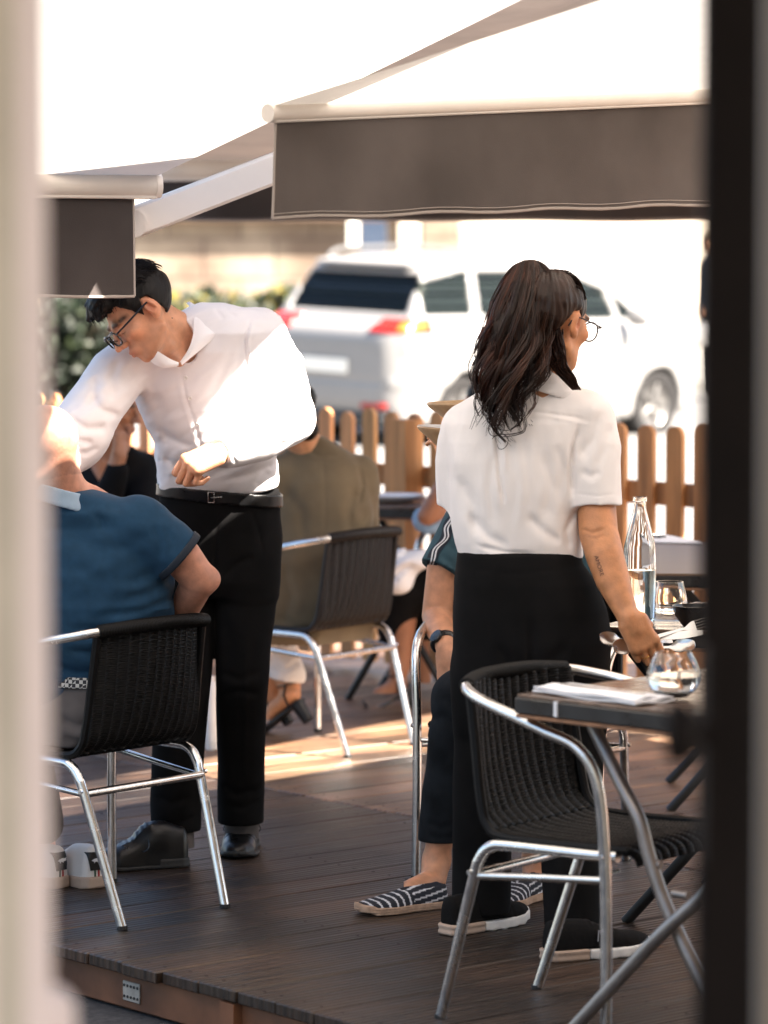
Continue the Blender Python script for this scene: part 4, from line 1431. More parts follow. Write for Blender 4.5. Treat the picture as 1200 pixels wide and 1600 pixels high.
def face_tint(v, C, Rm, brow=True, stubble=0.0, lip=(.80, .50, .50)):
    q = loc_pts(v, C, Rm)
    m = q.copy(); m[:, 0] = np.abs(m[:, 0])
    t = np.ones((len(v), 3), np.float32)
    def blend(w, c):
        nonlocal t
        t = t * (1 - w[:, None]) + t * np.array(c, np.float32) * w[:, None]
    g = lambda c, r: np.exp(-np.clip(np.sum(((m - A3(c)) / A3(r)) ** 2, 1), 0, 40))
    blend(g((0, .098, -.0668), (.022, .02, .009)) * .9, lip)
    if brow:
        y = .0225 - .10 * np.abs(m[:, 0] - .03)
        b = np.exp(-((m[:, 2] - y) / .0062) ** 2 - ((m[:, 0] - .033) / .023) ** 4) * (m[:, 1] > .045)
        blend(np.clip(b * 1.5, 0, 1), (.09, .07, .06))
        l = np.exp(-((m[:, 2] + .0075 + .06 * np.abs(m[:, 0] - .031)) / .0018) ** 2 - ((m[:, 0] - .031) / .014) ** 4) * (m[:, 1] > .075)
        blend(np.clip(l, 0, 1), (.08, .06, .05))
    blend(g((.055, .055, -.03), (.03, .04, .03)) * .3, (1.1, .85, .82))
    blend(g((0, .12, -.035), (.02, .02, .02)) * .35, (1.1, .78, .75))
    blend(g((.086, -.006, -.006), (.02, .03, .04)) * .35, (1.15, .75, .70))
    blend(g((.080, -.003, -.005), (.004, .010, .014)) * .7, (.62, .40, .36))
    if stubble:
        s = np.clip((-m[:, 2] - .035) / .03, 0, 1) * np.clip((m[:, 1] + .02) / .03, 0, 1) * (m[:, 2] > -.14)
        blend(s * stubble, (.62, .60, .62))
    return t
FING = [(.030, .078, (.043, .025, .019), .0088), (.0105, .083, (.048, .029, .020), .0090), (-.0095, .080, (.044, .027, .020), .0086), (-.028, .071, (.035, .020, .017), .0077)]
def hand_parts(W, ax, across, back, curls, thumb, sc=1.0, spread=.06):
    W, ax, ac, nn = Vector(W), Vector(ax).normalized(), Vector(across), Vector(back)
    ac = (ac - ax * ac.dot(ax)).normalized()
    nn = (nn - ax * nn.dot(ax)); nn = (nn - ac * nn.dot(ac)).normalized()
    segs = []
    for (x, y, L, r), cu in zip(FING, curls):
        p = W + (ax * y + ac * x) * sc
        pts, rs, ang = [p - ax * .01 * sc, p], [r * sc * 1.02, r * sc * 1.04], 0
        for k in range(3):
            ang += R(cu[k])
            d = ax * math.cos(ang) - nn * math.sin(ang) + ac * (x * spread * 10) * math.cos(ang)
            p = p + d.normalized() * L[k] * sc
            pts.append(p); rs.append(r * sc * (.96 - .09 * k))
        segs.append((pts, rs))
    t0 = W + (ax * .022 + ac * .026 - nn * .006) * sc
    pts, rs = [t0], [.0125 * sc]
    p = t0
    for (dx, dy, dn), L, r in zip(thumb, (.038, .030, .024), (.0115, .0100, .0085)):
        p = p + (ac * dx + ax * dy + nn * dn).normalized() * L * sc
        pts.append(p); rs.append(r * sc)
    segs.append((pts, rs))
    rot = Matrix((ac, ax, nn)).transposed()
    return W, ax, ac, nn, rot, segs, sc
def hand_d(p, H):
    W, ax, ac, nn, rot, segs, sc = H
    def fn(w):
        d = rbox(w, W + ax * .046 * sc, (.037 * sc, .044 * sc, .0135 * sc), rot, .0125 * sc)
        d = smin(d, cap(w, W, W + ax * .03 * sc, .021 * sc, .02 * sc), .015)
        for k in range(4):
            kn = segs[k][0][1]
            d = smin(d, ell(w, kn + nn * .002 * sc, (.0095 * sc,) * 3), .006)
        for i, (pts, rs) in enumerate(segs):
            f = chain(w, pts, rs)
            d = smin(d, f, .0045 if i < 4 else .010)
        return d
    return near(p, W + ax * .07 * sc, .16 * sc, fn)
def nails(H, parent, m, which=range(5)):
    W, ax, ac, nn, rot, segs, sc = H
    mb = MB()
    for k in which:
        pts, rs = segs[k]
        a, b = Vector(pts[-2]), Vector(pts[-1])
        d = (b - a).normalized()
        up = (nn if k < 4 else ac * .3 + nn)
        ca = d.cross(ac if k < 4 else nn).normalized()
        up = -ca if ca.dot(d.cross(ac)) < 0 else ca
        # outward side of the finger tip: away from the palm
        up = (up - d * up.dot(d)).normalized()
        c = b + up * rs[-1] * .93 - d * .002
        mb.grid(lambda u, v: c + d * ((v - .5) * .011) + d.cross(up) * ((u - .5) * .0095) - up * (.0016 * (2 * u - 1) ** 2), 4, 4)
    return mb.build('fingernails', m, parent, True)
M['nail'] = mat('fingernail', (.66, .40, .32), .25)

def shoe_fn(C, fw, L, w, h, kind='oxford', tilt=0.0, up=(0, 0, 1), open_=0.0):
    """C: heel on the ground; fw: heading. returns upper(p), sole(p), bounds"""
    Rm = frame(fw, up)
    if tilt: Rm = Rm @ Matrix.Rotation(tilt, 3, 'X')
    C = Vector(C)
    def half(y):
        return np.interp(y / L, [0, .06, .2, .42, .66, .84, .95, 1.0], [.25, .34, .37, .36, .48, .44, .30, .12]).astype(np.float32) * w
    def cen(y): return 0.0
    def upper(p):
        q = loc_pts(p, C, Rm)
        y = q[:, 1]
        top = np.interp(y / L, [-.02, .05, .2, .36, .55, .75, .92, 1.0], [h * .92, h, h * 1.02, h * .98, h * .70, h * .52, h * .42, h * .28]).astype(np.float32)
        a = half(np.clip(y, 0, L))
        zz = np.clip(q[:, 2], 0, None)
        k = np.sqrt((np.abs(q[:, 0]) / np.maximum(a, .008)) ** 2.6 * 1 + np.clip(zz / top, 0, None) ** 3.0)
        d = (k - 1) * np.minimum(a, top) * .8
        d = smax(d, -y, .012); d = smax(d, y - L, .01)
        d = np.maximum(d, .008 - q[:, 2])
        return d.astype(np.float32)
    def sole(p, th=.02, grow=.004, heel=.0):
        q = loc_pts(p, C, Rm)
        y = q[:, 1]
        a = half(np.clip(y, 0, L)) + grow
        spring = np.interp(y / L, [0, .6, .85, 1.0], [0, 0, .004, .014]).astype(np.float32)
        d = np.abs(q[:, 0]) - a
        d = smax(d, -y - grow, .012); d = smax(d, y - L - grow, .012)
        z = q[:, 2] - spring
        d = smax(d, np.abs(z - th / 2) - th / 2, .004)
        return d.astype(np.float32)
    pts = [C + Rm @ Vector(c) for c in ((-w, -.03, -.02), (w, L + .03, h + .03), (w, -.03, h + .03), (-w, L + .03, -.02), (-w, -.03, h + .03), (w, L + .03, h + .03), (w, -.03, -.02), (w, L + .03, -.02))]
    lo = [min(q[k] for q in pts) for k in range(3)]; hi = [max(q[k] for q in pts) for k in range(3)]
    return upper, sole, lo, hi, Rm
def person(label, loc): return thing('person', label, 'person', loc)

# ------------------------------------------------------------------ the waiter
def waiter():
    t = person('waiter in a white shirt and black trousers bending forward, wearing dark glasses', F(330, 1350))
    S = 8.95
    C = P(219, 486, 8.74)
    Rm = frame((-.66, -.33, -.67), (-.66, -.10, .74))
    neck0, neck1 = P(252, 502, 8.80), P(318, 545, 8.90)
    # ---- arms (joint positions)
    LS, LE, LW = P(410, 530, 8.93), P(447, 650, 8.96), P(350, 706, 8.75)
    RS, RE, RW = P(197, 577, 8.84), P(117, 688, 8.74), P(40, 770, 8.62)
    H = hand_parts(P(343, 706, 8.74), (-.80, -.45, -.36), (-.55, .60, .45), (0, -.55, .73),
                   [(55, 85, 45), (58, 90, 48), (60, 92, 48), (62, 92, 45)], [(.55, .75, -.35), (.15, .85, -.5), (-.15, .8, -.55)], 1.13)
    H2 = hand_parts(RW, (-.6, -.2, -.75), (.6, .6, -.3), (0, -.6, .7), [(15, 20, 12)] * 4, [(.6, .6, -.3), (.2, .9, -.2), (0, 1, -.2)], 1.0)
    def body(p):
        d = cap(p, neck0, neck1, .050, .060)
        d = smin(d, cap(p, P(262, 540, 8.76), P(300, 575, 8.86), .028, .03), .03)
        d = smin(d, head_d(p, C, Rm, .92), .022)
        tor = cap(p, P(315, 580, 8.95), P(340, 750, 9.08), .085, .09)
        d = smin(d, tor, .05)
        for a_, b_, c_ in ((LS, LE, LW), (RS, RE, RW)): d = np.minimum(d, chain(p, [P(315, 565, 8.93), a_, b_, c_], [.04, .042, .036, .026]))
        for h_ in (H, H2): d = smin(d, hand_d(p, h_), .01)
        for x0, x1 in ((385, 376), (300, 275)): d = np.minimum(d, chain(p, [P(340, 760, 9.08), P(x0, 850, 9.1), P(x1, 1280, 9.175 if x0 > 340 else 9.03)], [.07, .05, .03]))
        return d
    def tint(v): return face_tint(v, C, Rm, stubble=.35)
    b = sdf('body', body, (-1.1, 8.35, .02), (-.1, 9.35, 1.75), .0032, M['skin_w'], t, tint, 'waiter_body')
    nails(H, b, M['nail'])
    mb = MB()
    for px, py in ((269, 497), (263, 483)):
        l, n = hit('waiter_body', px, py)
        if l: mb.lathe([(0, .0006), (.0018, .0003), (.0019, -.001)], l, 8, 0, Vector((0, 0, 1)).rotation_difference(n).to_matrix())
    mb.build('mole', M['frame_black'], b, True)
    # ---- hair: short back and sides, a curly fringe falling forward
    def hair(p):
        q = loc_pts(p, C, Rm)
        x, y, z = np.abs(q[:, 0]), q[:, 1], q[:, 2]
        n1 = vnoise(q * A3((90, 22, 90)), 3) * .0035 + vnoise(q * A3((40, 26, 40)), 4) * .006
        d = ell(q, (0, -.014, .032), (.081, .103, .091))
        d = smin(d, ell(q, (0, .045, .095), (.060, .055, .032)), .03)          # volume on top and in front
        d = smin(d, ell(q, (0, .088, .078), (.050, .026, .026)), .02)
        d = d - n1 * np.clip((z + .02) / .08, .25, 1.3)
        edge = np.interp(y, [-.12, -.075, -.045, -.02, .0, .018, .03, .055, .085], [-.088, -.080, -.050, .022, .026, -.010, .012, .055, .062]).astype(np.float32)
        ed2 = np.where(y > .05, edge + .012 * vnoise(q * A3((70, 20, 20)), 9), edge + .004 * vnoise(q * 90, 5))
        d = smax(d, ed2 - z, .006)
        # side burn
        return d
    sdf('hair', hair, C - Vector((.19, .19, .19)), C + Vector((.19, .19, .19)), .0028, M['hair_black'], t)
    rnd = random.Random(4)
    hb = MB()
    for _ in range(380):                       # loose strands of the fringe and the crown
        a = rnd.uniform(-.058, .058); yy = rnd.uniform(.03, .10)
        zz = .098 + rnd.uniform(-.012, .012) - max(0, yy - .06) * .6
        p0 = Vector((a, yy - .05, zz + .004)); L = rnd.uniform(.03, .06)
        crl = rnd.uniform(-.6, .6)
        pts = [p0, p0 + Vector((crl * .010, L * .5, .010)), p0 + Vector((crl * .022, L, -.002)), p0 + Vector((crl * .02, L * 1.2, -.022 * rnd.uniform(.6, 1.4)))]
        hb.tube([C + Rm @ q for q in pts], [.0016, .0016, .0013, .0005], 4, smooth=3)
    for _ in range(900):                       # short hair over the crown, sides and nape
        th, ph_ = rnd.uniform(-2.6, 2.6), rnd.uniform(.05, 1.25)
        dirn = Vector((math.sin(th) * math.sin(ph_), -math.cos(th) * math.sin(ph_), math.cos(ph_)))
        b0 = Vector((0, -.014, .032)) + Vector((dirn.x * .083, dirn.y * .105, dirn.z * .095))
        if b0.z < .03 and b0.y > -.03: continue
        tn_ = Vector((dirn.x, dirn.y * .6 + (.6 if b0.y > -.02 else -.3), -.35)); tn_ = (tn_ - dirn * tn_.dot(dirn)).normalized()
        L = rnd.uniform(.015, .032)
        pts = [b0 - dirn * .004, b0 + tn_ * L * .5 + dirn * .004, b0 + tn_ * L + dirn * rnd.uniform(.0, .006)]
        hb.tube([C + Rm @ q for q in pts], [.0009, .0008, .0003], 4, smooth=3)
    hb.build('fringe', M['hair_black'], t, True)
    glasses(C, Rm, t, 'square')
    # ---- shirt
    tor = rows_px([(772, 249, 437, 9.08, .118), (752, 246, 438, 9.07, .132), (725, 244, 436, 9.05, .138), (690, 241, 428, 9.02, .138), (650, 224, 420, 8.99, .138),
                   (615, 208, 420, 8.96, .136), (580, 200, 424, 8.93, .130), (550, 196, 428, 8.90, .120), (520, 212, 424, 8.88, .105), (500, 250, 412, 8.88, .085), (484, 285, 385, 8.88, .062), (474, 300, 360, 8.88, .045)])
    def arm_l(p):
        u = chain(p, [P(405, 518, 8.92), P(432, 575, 8.94), P(446, 648, 8.95)], [.060, .074, .076])
        f = chain(p, [P(446, 648, 8.95), P(405, 684, 8.86), P(352, 704, 8.765)], [.074, .062, .046])
        d = smin(u, f, .03)
        return smax(d, plane(p, P(343, 706, 8.745), P(343, 706, 8.745) - P(400, 684, 8.85)), .004)
    def arm_r(p):
        return smin(chain(p, [P(212, 555, 8.86), P(178, 590, 8.83), P(118, 682, 8.74)], [.068, .078, .078]), chain(p, [P(118, 682, 8.74), P(40, 765, 8.60)], [.078, .055]), .03)
    fold_front = [
        ([(283, 569), (291, 620), (305, 665), (318, 720), (326, 760)], .0028, .0022), ([(277, 570), (283, 620), (296, 665), (309, 720), (318, 760)], .005, -.0012),
        ([(385, 520), (372, 570), (352, 620), (330, 680)], .014, .004), ([(398, 535), (388, 590), (380, 640)], .014, .004), ([(372, 530), (345, 590), (325, 630)], .013, .003),
        ([(300, 700), (270, 690), (240, 672)], .010, .006), ([(262, 735), (300, 722), (340, 700)], .011, .007), ([(250, 715), (270, 730), (288, 745)], .010, .006),
        ([(225, 585), (250, 640), (262, 700)], .016, .005), ([(205, 560), (222, 590), (240, 620)], .012, -.005), ([(330, 745), (380, 725), (430, 700)], .010, .007),
        ([(345, 755), (395, 742), (434, 728)], .009, .006), ([(360, 600), (385, 640), (410, 668)], .011, .006), ([(420, 740), (405, 752), (395, 765)], .009, .005),
        ([(393, 496), (384, 530), (386, 575), (402, 628)], .003, .0045), ([(398, 498), (389, 530), (391, 575)], .004, -.003), ([(325, 476), (360, 482), (400, 496)], .003, .002),
        ([(335, 480), (345, 492), (352, 500)], .006, .003), ([(350, 480), (362, 490), (372, 496)], .006, .003)]
    sleeve_l = [([(432, 520), (420, 575), (418, 625)], .012, .008), ([(446, 560), (438, 610), (425, 650)], .011, .007), ([(418, 640), (400, 662), (385, 690)], .009, .008),
                ([(470, 655), (440, 664), (415, 662)], .010, .007), ([(480, 640), (452, 640), (428, 632)], .010, .007), ([(455, 690), (420, 696), (380, 708)], .008, .006), ([(405, 672), (390, 690), (372, 712)], .007, .005),
                ([(362, 688), (366, 705), (372, 722)], .0035, .004), ([(345, 695), (349, 712), (354, 728)], .003, .002)]
    sleeve_r = [([(140, 612), (160, 640), (190, 650)], .012, .009), ([(112, 650), (140, 668), (172, 666)], .011, .009), ([(108, 668), (128, 686), (152, 690)], .010, .008), ([(186, 560), (176, 590), (182, 630)], .012, .006),
                ([(150, 585), (150, 620), (138, 640)], .013, .008), ([(118, 700), (140, 705), (160, 695)], .009, .006)]
    def shirt(p):
        d = loft(p, tor, 2.4, kc=.03)
        d = creases(p, d, fold_front, 8.84, -1, 9.0)
        a = creases(p, arm_l(p), sleeve_l, 8.86)
        r = creases(p, arm_r(p), sleeve_r, 8.76)
        d = smin(d, a, .022)
        d = smin(d, r, .030)
        d = smin(d, ell(p, P(398, 512, 8.90), (.075, .07, .045)), .03)
        d = smin(d, ell(p, P(225, 548, 8.86), (.07, .07, .06)), .03)
        u_ = np.stack([p[:, 0] * .8 + p[:, 2] * .6, p[:, 1], p[:, 2] * .8 - p[:, 0] * .6], 1)
        d = d + .0035 * vnoise(p * A3((9, 9, 14)), 21) + .0042 * vnoise(u_ * A3((8, 20, 30)), 22) + .0019 * vnoise(u_ * A3((22, 40, 70)), 23)
        d = np.maximum(d, -cap(p, P(262, 500, 8.76), P(290, 545, 8.80), .050, .038))     # the open neck
        return smax(d, plane(p, P(343, 769, 9.0), P(343, 769, 9.0) - P(335, 600, 8.93)), .008)
    s = sdf('shirt', shirt, (-1.15, 8.4, .95), (-.1, 9.35, 1.62), .0038, M['white_cloth'], t, key='waiter_shirt')
    # collar: two falling leaves
    cb = MB()
    inn = [P(292, 474, 8.90), P(298, 482, 8.85), P(302, 498, 8.80), P(302, 522, 8.765), P(295, 545, 8.745), P(282, 566, 8.745)]
    out = [P(300, 475, 8.90), P(317, 484, 8.88), P(332, 502, 8.84), P(343, 521, 8.79), P(313, 544, 8.745), P(284, 570, 8.738)]
    i2, o2 = catmull(inn, 6)[0], catmull(out[:4], 10)[0] + [out[3].lerp(out[5], k / 15) for k in range(1, 16)]
    def leaf(u, v):
        a = i2[min(int(u * (len(i2) - 1) + .5), len(i2) - 1)]; b = o2[min(int(u * (len(o2) - 1) + .5), len(o2) - 1)]
        return a.lerp(b, v) + Vector((0, -.010 * math.sin(math.pi * v), .004 * math.sin(math.pi * v)))
    cb.sheet(leaf, 30, 8, .003)
    inn = [P(240, 545, 8.70), P(252, 552, 8.70), P(266, 561, 8.715), P(279, 567, 8.735)]
    out = [P(228, 552, 8.72), P(238, 566, 8.715), P(256, 574, 8.715), P(279, 571, 8.732)]
    i3, o3 = catmull(inn, 6)[0], catmull(out, 6)[0]
    cb.sheet(lambda u, v: i3[int(u * 18 + .5)].lerp(o3[int(u * 18 + .5)], v) + Vector((0, -.006 * math.sin(math.pi * v), 0)), 18, 6, .003)
    cb.build('collar', M['white_cloth'], s, True)
    for px, py in ((290, 590), (297, 622), (309, 663), (319, 714)):
        l, n = hit('waiter_shirt', px, py)
        if l is None: continue
        bb = MB(); bb.lathe([(.0, .002), (.0035, .002), (.0045, .0032), (.0055, .0028), (.0058, .0005)], l, 16, 0, Vector((0, 0, 1)).rotation_difference(n).to_matrix(), False)
        for k in range(4): bb.lathe([(.0, .0026), (.0008, .0026)], l + n.orthogonal().normalized() * .0014 + n * .0, 6)
        bb.build('button', M['porcelain'], s, True)
    # ---- belt and trousers
    hips = rows_px([(762, 250, 436, 9.08, .118), (790, 247, 437, 9.09, .124), (830, 244, 437, 9.10, .128), (870, 246, 436, 9.10, .128), (905, 250, 434, 9.10, .120), (930, 262, 430, 9.10, .10)])
    legl = [P(386, 850, 9.10), P(383, 940, 9.09), P(378, 1060, 9.06), P(377, 1180, 9.10), P(376, 1292, 9.16)]
    legr = [P(297, 850, 9.11), P(292, 950, 9.10), P(283, 1080, 9.03), P(277, 1190, 9.02), P(275, 1302, 9.03)]
    fl = [([(336, 905), (320, 880), (300, 868)], .010, .006), ([(345, 905), (372, 880), (400, 868)], .010, .006), ([(340, 800), (338, 850), (338, 900)], .004, .005), ([(392, 795), (404, 830), (412, 870)], .003, .0035),
          ([(385, 960), (384, 1100), (380, 1280)], .006, -.004), ([(345, 1050), (375, 1062), (410, 1048)], .010, .006), ([(348, 1090), (372, 1078), (408, 1086)], .009, .005), ([(342, 1230), (365, 1246), (408, 1240)], .009, .006),
          ([(345, 1262), (375, 1270), (410, 1258)], .008, .005), ([(350, 960), (362, 1010), (350, 1050)], .012, .005), ([(240, 1240), (270, 1252), (300, 1240)], .010, .006), ([(245, 1275), (275, 1285), (312, 1272)], .008, .005)]
    def trousers(p):
        d = loft(p, hips, 2.3, kc=.012)
        a = chain(p, legl, [.088, .084, .072, .066, .064]); b_ = chain(p, legr, [.088, .086, .078, .072, .070])
        d = smin(d, smin(a, b_, .012), .03)
        d = creases(p, d, fl, 9.0, -1, 9.12)
        d = d + .003 * vnoise(p * A3((10, 10, 12)), 31)
        return smax(d, .083 - p[:, 2], .006)
    sdf('trousers', trousers, (-.72, 8.8, .02), (-.2, 9.4, 1.06), .006, M['black_cloth'], t, key='waiter_trousers')
    bst = rows_px([(761, 250, 436, 9.075, .119), (786, 248, 437, 9.088, .125)], .006)
    zt, zb = bst[-1, 0], bst[0, 0]
    def belt(p):
        zz = p[:, 2] + .10 * (p[:, 0] + .43)        # the belt sits higher on the image's right
        z_ = np.clip(p[:, 2], zb, zt)
        q = p.copy(); q[:, 2] = z_
        d = loft(q, bst, 2.3, caps=False)
        d = np.maximum(np.abs(d) - .0028, np.abs(zz - (zt + zb) / 2) - .0175)
        return d
    b2 = sdf('belt', belt, (-.66, 8.88, .94), (-.22, 9.26, 1.06), .0035, M['leather'], t, key='belt')
    bk = MB()
    for (x, y) in ((330, 777),):
        l, n = hit('belt', x, y)
        if l:
            rot = frame(n, (0, 0, 1))
            for dx in (-.008, .008): bk.box(l + rot @ Vector((dx, .003, 0)), (.0026, .003, .030), rot, 0, .001)
            for dz in (-.014, .014): bk.box(l + rot @ Vector((0, .003, dz)), (.0185, .003, .0026), rot, 0, .001)
            bk.tube([l + rot @ Vector((0, .005, 0)), l + rot @ Vector((-.03, .004, .002))], .0018, 6)
    bk.build('buckle', M['steel'], b2, True)
    def socks(p):
        return np.minimum(cap(p, P(377, 1270, 9.16), P(378, 1325, 9.17), .048), cap(p, P(275, 1280, 9.03), P(277, 1335, 9.0), .048))
    sdf('socks', socks, (-.75, 8.9, .04), (-.3, 9.3, .25), .005, M['grey_cloth'], t)
    # ---- shoes
    for heel, fw, ank in ((F(384, 1318) + Vector((0, .02, 0)), (-.05, -1, 0), P(377, 1320, 9.16)), (F(292, 1352), (-.95, -.30, 0), P(275, 1310, 9.03))):
        up_, so_, lo, hi, Rs = shoe_fn(heel, fw, .295, .108, .108)
        def upper(p, up_=up_, heel=heel, Rs=Rs):
            q = loc_pts(p, heel, Rs)
            d = smin(up_(p), ell(q, (0, .085, .08), (.036, .055, .045)), .02)
            d = d + .0025 * np.exp(-((q[:, 1] - .205) / .004) ** 2)      # toe-cap seam
            for k in range(5): d = d - .0032 * np.exp(-((q[:, 1] - .115 - .014 * k) / .0035) ** 2) * (np.abs(q[:, 0]) < .018) * (q[:, 2] > .04)
            d = d - .003 * np.exp(-((np.abs(q[:, 0]) - .021) / .004) ** 2) * (q[:, 1] > .10) * (q[:, 1] < .185)
            return d
        sh = sdf('shoe', upper, lo, hi, .0036, M['leather'], t)
        def sole(p, so_=so_, heel=heel, Rs=Rs):
            q = loc_pts(p, heel, Rs)
            return np.minimum(so_(p, .012, .005), np.maximum(so_(p, .028, .003), q[:, 1] - .085))
        sdf('sole', sole, lo, hi, .004, M['cap'], sh)
        lb = MB()
        o = Vector(heel)
        for s_ in (-1, 1):
            lb.tube([o + Rs @ Vector(c) for c in ((0, .12, .080), (s_ * .03, .115, .085), (s_ * .052, .12, .06), (s_ * .036, .135, .052), (s_ * .005, .125, .078))], .0016, 5, smooth=5)
        lb.build('lace', M['frame_black'], sh, True)
    return t
def glasses(C, Rm, parent, kind):
    mb, lb = MB(), MB()
    T = lambda x, y, z: Vector(C) + Rm @ Vector((x, y, z))
    if kind == 'square':
        r, hw, hh, n = .0024, .0255, .0185, 3.2
        mt = M['frame_black']
    else:
        r, hw, hh, n = .0020, .025, .023, 2.2
        mt = M['wire']
    for s in (-1, 1):
        ring = []
        for k in range(33):
            a = 2 * math.pi * k / 32
            c_, s_ = math.cos(a), math.sin(a)
            x = hw * math.copysign(abs(c_) ** (2 / n), c_); z = hh * math.copysign(abs(s_) ** (2 / n), s_)
            X = s * .033 + x
            ring.append(T(X, .1135 - .0045 * (abs(X) / .05) ** 2, -.005 + z - .001))
        mb.tube(ring, r, 6, cap=False)
        lb.add(ring[:-1], [tuple(range(32))])
        mb.tube([T(s * .0575, .107, .004), T(s * .070, .104, .005), T(s * .077, .06, .007), T(s * .081, .0, .010), T(s * .079, -.018, .006), T(s * .077, -.034, -.016)], r * (1.15 if kind == 'square' else 1), 6, smooth=4)
        mb.tube([T(s * .010, .112, -.006), T(s * .0095, .103, -.014)], .0012, 5)
    mb.tube([T(-.009, .1135, .002), T(0, .117, .005), T(.009, .1135, .002)], r, 6, smooth=4)
    g = mb.build('glasses', mt, parent, True)
    lb.build('lens', M['lens'], g, True, smooth=False)
    return g
waiter()
# ------------------------------------------------------------------ the waitress
def waitress():
    t = person('waitress seen from behind in a white short-sleeved blouse, long dark ponytail, carrying bowls and cutlery', F(825, 1478))
    C = P(863, 500, 7.98)
    Rm = frame((.63, .75, -.20), (.12, .08, .99))
    tor = rows_px([(884, 722, 905, 8.03, .118), (868, 716, 910, 8.03, .128), (845, 711, 907, 8.03, .130), (800, 705, 903, 8.03, .128), (760, 700, 908, 8.03, .126), (720, 697, 915, 8.03, .124),
                   (690, 697, 925, 8.03, .120), (660, 702, 935, 8.03, .112), (635, 716, 930, 8.03, .098), (612, 748, 912, 8.03, .080), (594, 785, 890, 8.03, .062), (580, 806, 872, 8.02, .052)])
    RS, RE, RW = P(929, 668, 8.02), P(935, 832, 7.95), P(981, 964, 7.86)
    LS, LE, LW = P(728, 672, 8.06), P(733, 785, 8.16), P(724, 742, 8.38)
    H = hand_parts(P(984, 964, 7.848), (.46, .10, -.88), (.88, .12, .46), (.05, -1, .0), [(12, 72, 45), (14, 76, 48), (16, 80, 50), (18, 82, 52)], [(.25, .65, -.7), (-.2, .55, -.8), (-.5, .3, -.8)], 1.0, .05)
    H2 = hand_parts(P(712, 742, 8.36), (-.25, .25, .93), (.8, .5, .2), (.3, -.9, .2), [(30, 40, 25)] * 4, [(.8, .5, 0), (.4, .9, -.2), (0, 1, -.3)], .95)
    def body(p):
        d = cap(p, P(856, 545, 8.0), P(843, 605, 8.03), .050, .056)
        d = smin(d, head_d(p, C, Rm, .9, .0735), .022)
        d = smin(d, cap(p, P(842, 640, 8.03), P(812, 850, 8.03), .085, .095), .05)
        d = smin(d, chain(p, [P(842, 650, 8.03), RS, P(930, 740, 8.0), P(932, 790, 7.978), RE, P(945, 868, 7.92), P(957, 905, 7.90), RW], [.05, .050, .047, .0465, .0470, .0455, .041, .0255]), .015)
        d = smin(d, chain(p, [P(842, 650, 8.03), LS, LE, LW], [.05, .05, .042, .027]), .015)
        for h_ in (H, H2): d = smin(d, hand_d(p, h_), .012)
        # crease of the elbow
        d = creases(p, d, [([(907, 826), (925, 832), (948, 824)], .0045, .0035), ([(912, 836), (930, 840), (945, 834)], .004, .0022)], 7.93)
        for x0, x1, y0, y1 in ((760, 752, 8.04, 8.11), (892, 896, 8.02, 7.91)): d = np.minimum(d, chain(p, [P(830, 920, 8.03), P(x0, 1030, y0), P(x1, 1440, y1)], [.08, .055, .03]))
        return d
    def tint(v):
        c = face_tint(v, C, Rm, lip=(.72, .42, .40))
        return c
    b = sdf('body', body, (.05, 7.6, .02), (.72, 8.6, 1.66), .0032, M['skin_a'], t, tint, 'waitress_body')
    nails(H, b, M['nail'])
    # ring and tattoo
    pts, rs = H[5][2]
    a_, b_ = Vector(pts[1]), Vector(pts[2])
    rb = MB(); c = a_.lerp(b_, .55); dd = (b_ - a_).normalized(); o1 = dd.orthogonal().normalized(); o2 = dd.cross(o1)
    rb.tube([c + (o1 * math.cos(k * math.pi / 12) + o2 * math.sin(k * math.pi / 12)) * (rs[1] + .0006) for k in range(25)], .0016, 6, cap=False)
    rb.build('ring', M['gold'], b, True)
    l, n = hit('waitress_body', 936, 884)
    l2, _ = hit('waitress_body', 940, 897)
    cu = bpy.data.curves.new('lettering', 'FONT')
    cu.body = 'AMORE'; cu.size = .0150; cu.align_x = 'CENTER'; cu.align_y = 'CENTER'; cu.extrude = .0001
    tmp = bpy.data.objects.new('lettering', cu); COL.objects.link(tmp)
    bpy.context.view_layer.update()
    me = bpy.data.meshes.new_from_object(tmp.evaluated_get(bpy.context.evaluated_depsgraph_get()))
    bpy.data.objects.remove(tmp)
    xa = (l2 - l).normalized(); xa = (xa - n * xa.dot(n)).normalized(); ya = n.cross(xa)
    rot = Matrix((xa, ya, n)).transposed()
    for vv in me.vertices:
        q = vv.co.copy(); w_ = l + rot @ Vector((q.x, q.y, 0))
        loc, nr, _, _ = SURF['waitress_body'].find_nearest(w_)
        vv.co = loc + nr * (.0005 + q.z)
    link('tattoo', me, M['tattoo'], b, True)
    glasses(C, Rm, t, 'round')
    # small hoop in the ear
    # ---- hair
    root = P(838, 432, 8.00)
    def hair(p):
        q = loc_pts(p, C, Rm)
        x, y, z = np.abs(q[:, 0]), q[:, 1], q[:, 2]
        rq = loc_pts(p, root, Rm)
        ang = np.arctan2(rq[:, 0], np.abs(rq[:, 1]) + .02)
        d = ell(q, (0, -.014, .030), (.0795, .099, .088))
        st = np.sin(ang * 46 + 9 * vnoise(q * 18, 2)) * .0011 + np.sin(ang * 21 + 4) * .0016
        d = d + st - .002 * vnoise(q * A3((50, 18, 50)), 3)
        edge = np.interp(y, [-.12, -.085, -.05, -.02, .004, .022, .045, .06, .085], [-.060, -.058, -.040, .020, .028, .004, .040, .062, .080]).astype(np.float32)
        d = smax(d, edge - z, .008)
        d = smax(d, y - .062, .010)
        d = smin(d, ell(p, root + Vector((-.010, -.01, .002)), (.034, .034, .028)), .02)
        return d
